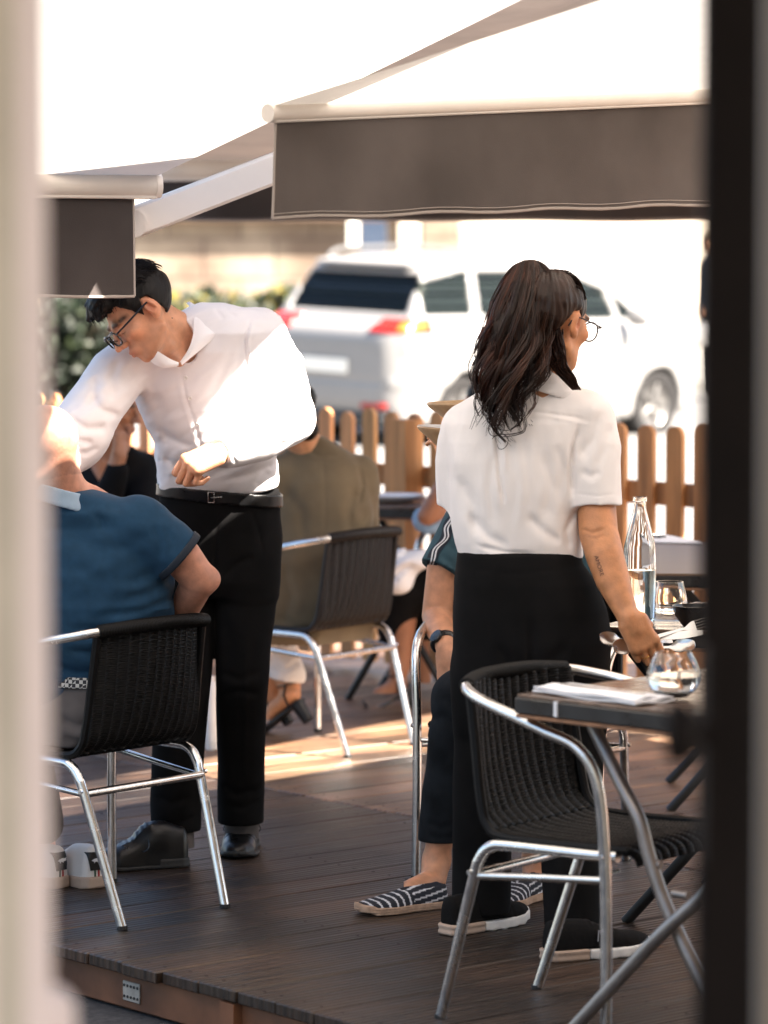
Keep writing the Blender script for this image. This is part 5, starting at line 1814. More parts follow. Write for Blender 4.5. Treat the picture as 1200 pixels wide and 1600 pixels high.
    sdf('hair', hair, C - Vector((.17, .17, .17)), C + Vector((.17, .17, .17)), .0028, M['hair_brown'], t, lambda v: np.full((len(v), 3), 1.5, np.float32))
    # ponytail: a core and several hundred wavy locks
    core = [(832, 424, 7.975), (815, 466, 7.955), (800, 520, 7.92), (795, 570, 7.905), (792, 615, 7.90)]
    def tail(p):
        d = chain(p, [P(*c) for c in core], [.026, .052, .058, .046, .020])
        d = smin(d, chain(p, [P(850, 445, 8.0), P(850, 500, 7.94), P(848, 560, 7.93)], [.022, .034, .012]), .03)
        return d + .006 * vnoise(p * A3((45, 45, 10)), 6) + .003 * vnoise(p * A3((110, 110, 22)), 7)
    po = sdf('ponytail', tail, P(740, 690, 8.1), P(900, 420, 7.8), .0036, M['hair_brown'], t)
    rnd = random.Random(12)
    lk = MB()
    def lock(pts, r, col, seg=5, n=5):
        m = len(pts)
        rs = [r * (.8 if i == 0 else 1.0 if i < m * .72 else max(.2, 1 - (i - m * .72) / (m * .34))) for i in range(m)]
        lk.tube(pts, rs, seg, smooth=n, flat=.55, col=col)
    vs_ = [0, .05, .2, .4, .6, .75, .9, 1]
    lxs, rxs = [812, 796, 774, 756, 742, 742, 748, 768], [846, 860, 866, 862, 848, 832, 824, 818]
    for k in range(88):
        u0 = max(-1, min(1, rnd.uniform(-1.05, 1.05))); dep = rnd.uniform(-1, 1)
        ln0 = rnd.uniform(.62, 1.0) if abs(u0) < .8 else rnd.uniform(.5, .92)
        wig, ph, fq = rnd.uniform(12, 26), rnd.uniform(0, 6.3), rnd.uniform(1.7, 3.0)
        kk0 = rnd.choice((.45, .7, 1.0, 1.4, 2.2))
        for m_ in range(rnd.choice((13, 16, 19))):
            du, dd_, ln, dph = rnd.gauss(0, .055), rnd.gauss(0, .10), ln0 * rnd.uniform(.86, 1.03), rnd.gauss(0, .18)
            pts = []
            for i in range(14):
                v = i / 13 * ln
                lx, rx = np.interp(v, vs_, lxs), np.interp(v, vs_, rxs)
                amp = wig * min(1.25, v * 1.45) ** 1.35
                tight = 1.15 - .75 * max(0, v - .35)
                x = (lx + rx) / 2 + (u0 * (1 - .12 * v) + du * tight) * (rx - lx) / 2 + amp * math.sin(v * fq * 6.3 + ph + dph) * .62
                Yd = np.interp(v, [0, .1, .3, .6, 1], [7.965, 7.93, 7.885, 7.872, 7.885]) + (dep + dd_ * tight) * .030 * min(1, v * 5) * (1 - .4 * v) + .035 * u0 * u0 * min(1, v * 5) + .00085 * amp * math.cos(v * fq * 6.3 + ph + dph)
                if i == 0: pts.append(P(840 + du * 60, 431, 7.99))
                pts.append(P(x, 406 + 6 * u0 * u0 + v * 286 + amp * .25 * math.cos(v * fq * 6.3 + ph), Yd))
            kk = kk0 * rnd.uniform(.75, 1.3)
            edge_ = 1.0 + 1.3 * max(0, -u0 - .35)  # reddish light through the left-hand locks put into their colour
            lock(pts, rnd.uniform(.0008, .0019), (kk * edge_ * rnd.uniform(1, 1.3), kk * (1 + .25 * (edge_ - 1)), kk * rnd.uniform(.8, 1)), 4, 4)
    # curled ends lying on the blouse
    for cxp, cyp, rr_, a0, a1, ph in ((773, 668, 17, -60, 250, 0), (790, 655, 22, 40, 330, 1), (762, 640, 12, 90, 420, 2), (806, 640, 20, -80, 190, 3), (783, 690, 15, 200, 520, 4), (768, 655, 9, 0, 330, 5)):
        pts = [P(cxp + (rr_ * (1 - .05 * i)) * math.cos(R(a0 + (a1 - a0) * i / 11)), cyp + rr_ * .8 * math.sin(R(a0 + (a1 - a0) * i / 11)), 7.885 - .004 * (i % 3)) for i in range(12)]
        lock(pts, .0016, (1, .9, .85), 5, 4)
    for pts in ([(812, 560), (806, 600), (815, 640), (820, 668), (805, 678), (782, 680)], [(825, 560), (828, 590), (818, 630), (812, 660), (800, 672)], [(770, 560), (752, 600), (742, 630), (748, 648)],
                [(790, 600), (776, 640), (772, 668), (790, 690)], [(760, 520), (747, 560), (741, 600), (750, 630)], [(770, 500), (748, 530), (738, 560)]):
        for j in range(3):
            lock([P(x + rnd.uniform(-3, 3), y + rnd.uniform(-3, 3), 7.88 + rnd.uniform(-.012, .006)) for x, y in pts], rnd.uniform(.0013, .0028), (1.1, .95, .9), 5, 5)
    # hair falling beside the jaw on the right
    for k in range(70):
        u = rnd.uniform(-1, 1)
        pts = []
        for i in range(7):
            v = i / 6
            x = np.interp(v, [0, .3, .6, .85, 1], [862, 862, 868, 890, 900]) + u * np.interp(v, [0, .3, .6, 1], [14, 17, 14, 5]) + 3 * math.sin(v * 9 + k)
            y = 505 + v * 104
            pts.append(P(x, y, np.interp(v, [0, .5, 1], [7.915, 7.915, 7.925]) + rnd.uniform(-.004, .012)))
        kk = rnd.uniform(.6, 1.5)
        lock(pts, rnd.uniform(.0018, .0042), (kk * 1.1, kk, kk * .95))
    for k in range(120):                        # strands combed back over the head to the tie
        a = rnd.uniform(-1.25, 1.25)
        yy = rnd.uniform(.02, .076)
        yy = yy * math.cos(a * .5)
        kq = math.sqrt(max(.02, 1 - ((yy + .014) / .099) ** 2)) * 1.005
        p0 = Vector((.0795 * math.sin(a) * kq, yy, .030 + .088 * math.cos(a) * kq))
        q0 = C + Rm @ p0
        mid = C + Rm @ Vector((.0795 * math.sin(a * .8), -.014, .030 + .088 * math.cos(a * .8)))
        lock([q0, q0.lerp(mid, .5) + (q0.lerp(mid, .5) - C).normalized() * .009, mid + (mid - C).normalized() * .002, mid.lerp(root, .6) + (mid - C).normalized() * .006, root], rnd.uniform(.001, .0022), (rnd.uniform(.7, 1.5),) * 3, 4, 4)
    for k in range(46):                         # stray hairs
        u = rnd.uniform(-1, 1); y0 = rnd.uniform(450, 600)
        x0 = np.interp(y0, [450, 500, 560, 600], [788, 770, 755, 750]) + rnd.uniform(0, 20)
        lock([P(x0, y0, 7.9), P(x0 - rnd.uniform(2, 12), y0 + 20, 7.9), P(x0 - rnd.uniform(-4, 16), y0 + 45, 7.9), P(x0 - rnd.uniform(-12, 14), y0 + 66, 7.9)], .0006, (1.3, 1, .9), 4, 4)
    lk.build('locks', M['hair_brown'], po, True)
    tb = MB()
    tb.tube([root + Rm @ Vector((.022 * math.cos(a * math.pi / 10), -.012 , .022 * math.sin(a * math.pi / 10))) for a in range(21)], .005, 8, cap=False)
    tb.build('hair_tie', M['frame_black'], po, True)
    # ---- blouse
    back = [([(757, 650), (790, 640), (850, 645), (900, 652), (938, 664)], .0032, .0036), ([(757, 654), (850, 649), (938, 668)], .003, -.002), ([(776, 655), (780, 740), (788, 790)], .005, .007), ([(786, 655), (790, 740)], .005, -.004), ([(768, 655), (771, 720)], .005, -.003),
            ([(770, 700), (765, 760), (772, 820)], .010, .004), ([(896, 690), (893, 735), (897, 782)], .008, .010), ([(905, 670), (896, 700), (893, 730)], .006, .006), ([(845, 700), (860, 760), (850, 820)], .016, .005),
            ([(820, 800), (850, 830), (880, 850)], .012, .006), ([(730, 800), (760, 835), (800, 858)], .012, .006), ([(740, 850), (790, 862), (840, 866)], .006, .005), ([(900, 800), (885, 830), (890, 862)], .008, .006),
            ([(715, 740), (740, 790), (745, 840)], .013, .005), ([(870, 690), (880, 730), (872, 790)], .012, .004), ([(810, 700), (815, 760), (808, 830)], .012, -.004)]
    slv = [([(897, 752), (930, 756), (966, 752)], .004, .0), ([(896, 772), (930, 775), (968, 773)], .0022, .0016), ([(940, 640), (925, 690), (905, 720)], .012, .006), ([(955, 660), (948, 700), (930, 740)], .012, .005), ([(905, 735), (925, 745), (940, 735)], .010, .005)]
    rsl = [P(918, 655, 8.02), P(928, 700, 8.0), P(932, 792, 7.975)]
    lsl = [P(728, 668, 8.05), P(718, 720, 8.06), P(714, 800, 8.08)]
    def blouse(p):
        d = loft(p, tor, 2.4, kc=.012)
        d = creases(p, d, back, 7.93, -1, 8.0)
        a = chain(p, rsl, [.068, .063, .060])
        a = creases(p, a, slv, 7.92)
        a = smax(a, plane(p, P(931, 788, 7.975), Vector((.015, 0, -1))), .003)
        e = chain(p, lsl, [.06, .056, .05])
        e = smax(e, plane(p, P(716, 794, 8.08), (-.15, 0, -1)), .003)
        d = smin(d, a, .02); d = smin(d, e, .025)
        d = smin(d, ell(p, P(905, 640, 8.03), (.06, .07, .035)), .03)
        d = d + .0035 * vnoise(p * A3((11, 11, 9)), 41) + .0032 * vnoise(np.stack([p[:, 0] * .85 + p[:, 2] * .5, p[:, 1], p[:, 2] * .85 - p[:, 0] * .5], 1) * A3((24, 20, 9)), 42) + .0012 * vnoise(p * A3((60, 40, 26)), 43)
        return smax(d, P(800, 872, 7.92).z + .025 * np.sin(p[:, 0] * 22) * .25 - p[:, 2] - .03 * (p[:, 0] - .25), .006)
    s = sdf('blouse', blouse, (.05, 7.75, .88), (.70, 8.35, 1.56), .0038, M['white_cloth_b'], t, key='blouse')
    colr = rows_px([(610, 788, 900, 8.02, .080), (598, 797, 890, 8.02, .070), (584, 805, 878, 8.015, .062), (570, 811, 866, 8.01, .056)])
    def collar(p):
        d = loft(p, colr, 2.1, caps=False)
        tilt = (p[:, 0] - .37) * .32
        z0, z1 = colr[0, 0], colr[-1, 0]
        d = np.abs(d + .002) - .0035
        return smax(smax(d, p[:, 2] + tilt - z1 + .002, .003), z0 - p[:, 2] - tilt, .003)
    sdf('collar', collar, (.2, 7.85, 1.3), (.6, 8.2, 1.62), .0036, M['white_cloth_b'], s)
    # ---- trousers
    hips = rows_px([(858, 716, 908, 8.02, .124), (880, 714, 912, 8.02, .134), (910, 709, 934, 8.02, .146), (950, 706, 950, 8.02, .156), (1000, 706, 955, 8.02, .160), (1050, 707, 952, 8.02, .152), (1100, 712, 946, 8.03, .13), (1140, 722, 940, 8.03, .10)])
    l1 = [P(762, 1050, 8.04), P(758, 1200, 8.05), P(752, 1330, 8.10), P(752, 1442, 8.10)]
    l2_ = [P(892, 1050, 8.02), P(893, 1200, 8.0), P(890, 1340, 7.95), P(897, 1486, 7.90)]
    fl = [([(830, 960), (832, 1040), (830, 1120)], .010, .008), ([(770, 1000), (800, 1040), (828, 1050)], .014, .006), ([(890, 1000), (860, 1040), (832, 1052)], .014, .006), ([(716, 890), (800, 898), (912, 888)], .003, .002)]
    def trousers(p):
        d = loft(p, hips, 2.25, kc=.012)
        d = smin(d, smin(chain(p, l1, [.080, .078, .072, .070]), chain(p, l2_, [.082, .078, .070, .068]), .012), .03)
        d = creases(p, d, fl, 7.87, -1, 8.0)
        d = d + .003 * vnoise(p * A3((9, 9, 11)), 51)
        return np.maximum(d, .035 - p[:, 2])
    sdf('trousers', trousers, (.05, 7.7, .02), (.68, 8.3, 1.12), .0065, M['black_cloth'], t)
    for heel, fw, lift in ((F(697, 1461), (.74, .67, 0), 0), (F(852, 1501), (.92, .39, 0), 0)):
        up_, so_, lo, hi, Rs = shoe_fn(heel, fw, .268, .094, .075)
        def upper(p, up_=up_, heel=heel, Rs=Rs):
            q = loc_pts(p, heel + Vector((0, 0, .018)), Rs)
            d = up_(p - A3((0, 0, .018)))
            for k in range(5): d = d - .003 * np.exp(-((q[:, 1] - .11 - .016 * k) / .004) ** 2) * (np.abs(q[:, 0]) < .02) * (q[:, 2] > .03)
            d = d - .002 * ((q[:, 2] < .035) * (q[:, 1] > .19))
            return np.maximum(d, .016 - (p[:, 2] - heel.z))
        hi2 = [hi[0], hi[1], hi[2] + .03]
        sh = sdf('shoe', upper, lo, hi2, .004, M['suede'], t, key='trainer')
        def sole(p, so_=so_, heel=heel, Rs=Rs):
            q = loc_pts(p, heel, Rs)
            d = so_(p, .025, .005)
            d = d + .0008 * np.sin(q[:, 1] * 190) * (q[:, 2] < .014)
            return np.maximum(d, .1 - q[:, 1])
        sdf('sole', sole, lo, hi, .004, M['rubber_white'], sh)
        def hl(p, so_=so_, heel=heel, Rs=Rs):
            q = loc_pts(p, heel, Rs)
            return np.maximum(so_(p, .027, .006) + .002 * (np.abs(q[:, 2] - .014) < .003), q[:, 1] - .098)
        sdf('heel_wedge', hl, lo, hi, .004, M['rubber_beige'], sh)
    # letter on the side of the nearer trainer
    nb = MB()
    l, n = hit('trainer', 940, 1462)
    if l:
        rt = Vector((0, 0, 1)).cross(n).normalized(); uu = n.cross(rt)
        o = l + n * .0012
        for a_, b_ in (((-.011, -.013), (-.006, .013)), ((-.006, .013), (.006, -.013)), ((.006, -.013), (.011, .013))):
            nb.tube([o + rt * a_[0] + uu * a_[1], o + rt * b_[0] + uu * b_[1]], .0016, 5)
        nb.build('letter', M['ink'], sh, True)
    return t, H
tw, HW = waitress()
# cutlery in her hand
def grip(px0, py0, px1, py1, Y0, Y1): return P(px0, py0, Y0), P(px1, py1, Y1)
cg = 'cutlery held by the waitress'
h, q = grip(937, 996, 1036, 1008, 7.86, 7.90); cutlery('spoon', 'spoon with its bowl pointing left from the waitress\'s fist, uppermost of the three', h, q, (-.1, -.75, .6), group=cg)
h, q = grip(958, 1012, 1050, 1000, 7.845, 7.92); cutlery('spoon', 'spoon lying lowest in the waitress\'s fist, its bowl under her knuckles', h, q, (.1, -.9, .4), group=cg)
h, q = grip(1086, 1008, 968, 1018, 7.86, 7.91); cutlery('spoon', 'spoon with its bowl pointing right from the waitress\'s fist', h, q, (0, -.8, .6), group=cg)
h, q = grip(1108, 972, 990, 1006, 7.90, 7.90); cutlery('fork', 'fork pointing up to the right from the waitress\'s fist', h, q, (.2, -.85, .5), group=cg)
h, q = grip(1098, 988, 975, 1004, 7.88, 7.92); cutlery('knife', 'knife lying along the fork in the waitress\'s fist', h, q, (.1, -.9, .4), group=cg)

# ------------------------------------------------------------------ generic seated figure
def seated(label, base, f, parts): pass
def limb_cloth(p, pts, rs, seed, amp=.004, fr=14):
    return chain(p, pts, rs) + amp * vnoise(p * fr, seed)

# ------------------------------------------------------------------ the bald man in the blue polo
def bald_man():
    t = person('bald man in a blue polo shirt seated with his back to the camera', c1)
    f = Vector((-.765, .644, 0)); r = Vector((.644, .765, 0))
    def W(x, y, z): return Vector((c1.x, c1.y, 0)) + r * x + f * y + Vector((0, 0, z))
    C = P(66, 706, 8.27)
    Rm = frame((-.72, .62, -.28), (-.25, .12, .95))
    sh, el, wr = P(238, 826, 8.28), P(311, 905, 8.33), P(268, 992, 8.50)
    HB = hand_parts(P(262, 1000, 8.52), (-.7, .6, -.3), (.5, .6, .2), (.1, -.2, 1), [(15, 25, 15)] * 4, [(.7, .5, 0), (.3, .9, 0), (0, 1, 0)])
    def body(p):
        d = cap(p, P(80, 730, 8.27), P(108, 800, 8.35), .062, .070)
        d = smin(d, head_d(p, C, Rm, sc=1.05), .03)
        d = smin(d, cap(p, P(125, 830, 8.40), P(120, 1080, 8.38), .12, .13), .05)
        d = smin(d, chain(p, [P(225, 830, 8.33), P(285, 872, 8.31), el, wr], [.045, .05, .044, .032]), .02)
        d = smin(d, ell(p, P(322, 905, 8.34), (.036, .03, .03)), .02)
        d = smin(d, hand_d(p, HB), .012)
        lsh = P(5, 830, 8.45)
        d = smin(d, chain(p, [P(110, 820, 8.38), lsh, lsh + f * .2 + Vector((0, 0, -.28)), lsh + f * .42 + Vector((.1, 0, -.26))], [.05, .05, .04, .03]), .02)
        for s in (-1, 1): d = smin(d, chain(p, [W(s * .1, -.02, .50), W(s * .13, .40, .50), W(s * .12, .30, .09)], [.08, .062, .040]), .03)
        return d
    def tint(v):
        q = loc_pts(v, C, Rm); 
        c = face_tint(v, C, Rm, stubble=.5)
        k = np.clip((.045 - q[:, 2]) / .04, 0, 1) * np.clip((.06 - q[:, 1]) / .03, 0, 1) * (q[:, 2] > -.075) * (np.linalg.norm(q, axis=1) < .135)
        k = k * (.75 + .25 * vnoise(v * 220, 3))
        return c * (1 - k[:, None] * .55) + c * np.array((.42, .42, .44), np.float32) * k[:, None] * .55
    sdf('body', body, (-1.5, 7.9, .04), (-.35, 9.2, 1.30), .0042, M['skin_b'], t, tint)
    tor = rows_px([(1100, -5, 232, 8.37, .15), (1060, -15, 250, 8.37, .165), (1000, -25, 268, 8.37, .172), (940, -28, 274, 8.37, .172), (890, -22, 270, 8.37, .165), (850, -10, 262, 8.37, .155), (820, 8, 252, 8.37, .14),
                   (798, 26, 232, 8.35, .128), (784, 34, 204, 8.34, .108), (772, 40, 172, 8.33, .094), (762, 44, 142, 8.32, .082)])
    fb = [([(140, 800), (155, 812), (160, 835)], .010, .007), ([(175, 790), (190, 806), (200, 822)], .010, .007), ([(215, 800), (226, 822), (222, 850)], .010, .007), ([(100, 840), (160, 860), (230, 850)], .022, .006),
          ([(262, 870), (235, 900), (190, 915)], .016, .008), ([(268, 905), (230, 930), (170, 945)], .014, .007), ([(270, 940), (220, 958), (150, 962)], .012, .008), ([(268, 965), (200, 985), (110, 985)], .012, .008),
          ([(100, 1015), (140, 1020), (190, 1010)], .010, .008), ([(85, 1040), (120, 1052), (160, 1048)], .010, .009), ([(85, 1070), (115, 1078), (150, 1072)], .009, .008), ([(250, 835), (255, 870), (262, 900)], .012, .008),
          ([(238, 870), (252, 890), (268, 900)], .010, .006)]
    slv = [([(238, 815), (252, 845), (250, 880)], .009, .006), ([(255, 820), (268, 845), (268, 868)], .008, .005)]
    def polo(p):
        d = loft(p, tor, 2.35, kc=.03)
        d = creases(p, d, fb, 8.2, -1, 8.35)
        a = chain(p, [P(215, 820, 8.30), P(278, 868, 8.30)], [.078, .070])
        a = creases(p, a, slv, 8.24)
        a = smax(a, plane(p, P(281, 870, 8.30), P(281, 870, 8.30) - P(232, 828, 8.29)), .003)
        d = smin(d, a, .028)
        d = smin(d, chain(p, [P(40, 815, 8.42), P(-10, 850, 8.50)], [.08, .07]), .03)
        d = d + .0035 * vnoise(p * A3((12, 12, 12)), 61) + .0028 * vnoise(p * A3((20, 20, 40)), 62)
        sd = (p[:, 0] - c1.x) * f.x + (p[:, 1] - c1.y) * f.y
        lim = np.interp(p[:, 2], [.40, .43, .46, .52, .72, .76, .80], [-.12, -.13, -.160, -.175, -.195, -.22, -.6]).astype(np.float32)
        return smax(d, np.where(np.abs((p[:, 0] - c1.x) * r.x + (p[:, 1] - c1.y) * r.y) < .215, lim - sd, -1).astype(np.float32), .01)
    s = sdf('polo_shirt', polo, (-1.25, 7.95, .40), (-.35, 8.75, 1.14), .006, M['blue_polo'], t, key='polo')
    def cuff(p):
        a = np.abs(chain(p, [P(215, 820, 8.30), P(278, 868, 8.30)], [.078, .070]) - .001) - .0035
        q = plane(p, P(279, 868.5, 8.30), P(281, 870, 8.30) - P(232, 828, 8.29))
        return np.maximum(np.abs(q) - .010, a)
    sdf('sleeve_band', cuff, P(230, 940, 8.6), P(330, 800, 8.0), .0036, M['navy'], s)
    cr = rows_px([(792, 36, 156, 8.32, .100), (778, 38, 142, 8.31, .090), (763, 40, 130, 8.30, .081), (750, 42, 122, 8.29, .075)])
    def collar(p):
        tl = (p[:, 0] + .82) * .30
        d = np.abs(loft(p, cr, 2.1, caps=False)) - .005
        return smax(smax(d, p[:, 2] - cr[-1, 0] + tl + .012, .004), cr[0, 0] + .012 - p[:, 2] - tl, .004)
    sdf('collar', collar, (-1.0, 8.15, .9), (-.55, 8.65, 1.16), .0045, M['pale_blue'], s)
    hp = np.array([(.405, 0, 0, .18, .14), (.46, 0, 0, .195, .165), (.52, 0, 0, .19, .17), (.575, 0, 0, .178, .158), (.60, 0, 0, .17, .15)], np.float32)
    bc = W(0, -.06, 0)
    hp[:, 1] = bc.x; hp[:, 2] = bc.y
    yaw = math.atan2(r.y, r.x)
    def trousers(p):
        d = loft(p, hp, 2.3, yaw, kc=.03)
        for s_ in (-1, 1):
            d = smin(d, chain(p, [W(s_ * .10, .0, .50), W(s_ * .13, .42, .50)], [.098, .078]), .04)
            d = smin(d, chain(p, [W(s_ * .13, .42, .50), W(s_ * .115, .285, .16)], [.074, .056]), .02)
        d = creases(p, d, [([(90, 1120), (120, 1135), (150, 1128)], .012, .008), ([(95, 1150), (125, 1160), (150, 1150)], .012, .008)], 8.2)
        d = d + .0035 * vnoise(p * 14, 63)
        sd = (p[:, 0] - c1.x) * f.x + (p[:, 1] - c1.y) * f.y
        lim = np.interp(p[:, 2], [.405, .43, .46, .72], [-.10, -.125, -.160, -.195]).astype(np.float32)
        return smax(np.maximum(d, .428 - p[:, 2] - (sd > .25) * 1.0), lim - sd, .01)
    tr = sdf('trousers', trousers, (-1.5, 7.9, .08), (-.35, 9.1, .63), .0075, M['grey_cloth'], t)
    def belt(p):
        q = p.copy(); q[:, 2] = np.clip(p[:, 2], .575, .60)
        return np.maximum(np.abs(loft(q, hp, 2.3, yaw, caps=False) - .004) - .003, np.abs(p[:, 2] - .592) - .014)
    sdf('belt', belt, (-1.1, 8.0, .56), (-.4, 8.8, .64), .004, M['belt_check'], t)
    # trainers, tucked under the chair
    for k, (heel, fw, roll) in enumerate(((F(152, 1388), (-.55, .80, -.05), .12), (F(96, 1388), (-.80, .60, 0), 0))):
        up_, so_, lo, hi, Rs = shoe_fn(heel, fw, .29, .108, .095)
        def upper(p, up_=up_, heel=heel): return np.maximum(up_(p - A3((0, 0, .016))), .02 - p[:, 2] + heel.z)
        sh_ = sdf('trainer', upper, lo, [hi[0], hi[1], hi[2] + .02], .004, M['white_leather'], t, key='bt%d' % k)
        sdf('sole', lambda p, so_=so_: so_(p, .032, .005), lo, hi, .0045, M['rubber_beige'], sh_)
        px, py = ((124, 1310), (85, 1342))[k]
        tab = MB()
        o = Vector(heel) + Rs @ Vector((0, -.001, .075))
        bk_, uu, rr_ = -(Rs @ Vector((0, 1, 0))), Vector((0, 0, 1)), Rs @ Vector((1, 0, 0))
        def surf(x, z):
            w_ = Vector(heel) + Rs @ Vector((x, -.2, z))
            loc, nr, _, _ = SURF['bt%d' % k].ray_cast(w_, Rs @ Vector((0, 1, 0)))
            return loc
        ok = all(surf(x, z) is not None for x in (-.02, 0, .02) for z in (.05, .075, .095))
        if ok:
            def ft_(u, v):
                q = surf((u - .5) * .052 * (1 - .25 * (1 - v)), .048 + v * .048)
                q = q or (Vector(heel) + Rs @ Vector(((u - .5) * .04, .004, .048 + v * .04)))
                return q + bk_ * .0016
            tab.sheet(ft_, 8, 8, .002)
            tab.build('heel_tab', M['leather'], sh_, True)
            em = MB()                              # small white reptile emblem
            outl = [(-.017, .000), (-.011, .0035), (-.004, .005), (.003, .0055), (.009, .004), (.015, .0065), (.0175, .005), (.012, .0015), (.0165, -.001), (.010, -.0025), (.004, -.003), (.003, -.007), (.0, -.0035), (-.006, -.0035), (-.008, -.0075), (-.010, -.003)]
            oo = ft_(.5, .55) + bk_ * .0022
            em.prism(outl, rr_, uu, oo, bk_ * .0008)
            em.build('emblem', M['stripe_white'], sh_, True)
            for x, mm in ((-.006, 'green'), (.005, 'red')):
                st = MB(); st.box(surf(x, .038) + bk_ * .001, (.0045, .002, .024), Rs, 0, 0); st.build('stripe', M[mm], sh_, True)
    return t
def check_mat():
    m = mat('woven_belt', (.02, .02, .02), .7)
    n, l = m.node_tree.nodes, m.node_tree.links
    ck = n.new('ShaderNodeTexChecker'); ck.inputs['Scale'].default_value = 110
    ck.inputs['Color1'].default_value = (.012, .012, .014, 1); ck.inputs['Color2'].default_value = (.45, .43, .40, 1)
    tc = n.new('ShaderNodeTexCoord'); l.new(tc.outputs['Object'], ck.inputs['Vector'])
    l.new(ck.outputs[0], n['Principled BSDF'].inputs['Base Color'])
    return m
M['belt_check'] = check_mat()
bald_man()

# ------------------------------------------------------------------ woman in the olive jacket
def sandal(parent, heel, fw, pitch, skin_top, side=1):
    """black block-heeled sandal; the foot itself belongs to the body"""
    Rs = frame(fw, (0, 0, 1)) @ Matrix.Rotation(pitch, 3, 'X')
    T = lambda x, y, z: Vector(heel) + Rs @ Vector((x, y, z))
    mb = MB()
    mb.sheet(lambda u, v: T((u - .5) * np.interp(v, [0, .3, .6, .8, 1], [.05, .05, .078, .075, .02]), v * .235, -.004 + .0 * v), 8, 24, .008)
    hb = MB()
    hb.lathe([(.020, -.078), (.026, -.004)], T(0, .022, 0), 20, 0, Rs)
    st = [([T(.038 * math.cos(a), .015 + .030 * math.sin(a), .070 + .012 * math.sin(a)) for a in [k * math.pi / 10 for k in range(21)]], .0055, .5),
          ([T(.042 * math.cos(a), .165, .001 + .042 * math.sin(a)) for a in [k * math.pi / 10 for k in range(11)]], .010, .4),
          ([T(.032, .04, .0), T(.036, .03, .04), T(.032, .0, .068)], .004, 1), ([T(-.032, .04, .0), T(-.036, .03, .04), T(-.032, .0, .068)], .004, 1)]
    o = mb.build('sandal', M['leather'], parent, True)
    hb.build('block_heel', M['leather'], o, True)
    for pts, r_, fl_ in st:
        sb = MB(); sb.tube(pts, r_, 6, flat=fl_); sb.build('strap', M['leather'], o, True)
def foot_d(p, heel, fw, pitch, ankle):
    Rs = frame(fw, (0, 0, 1)) @ Matrix.Rotation(pitch, 3, 'X')
    T = lambda x, y, z: Vector(heel) + Rs @ Vector((x, y, z))
    d = chain(p, [T(0, .02, .03), T(0, .10, .034), T(0, .17, .018)], [.029, .028, .022])
    d = smin(d, chain(p, [T(.018, .16, .013), T(.018, .215, .010)], [.016, .010]), .015)
    d = smin(d, chain(p, [T(-.018, .155, .012), T(-.022, .195, .009)], [.015, .009]), .015)
    return smin(d, chain(p, [T(0, .03, .04), ankle], [.029, .034]), .02)
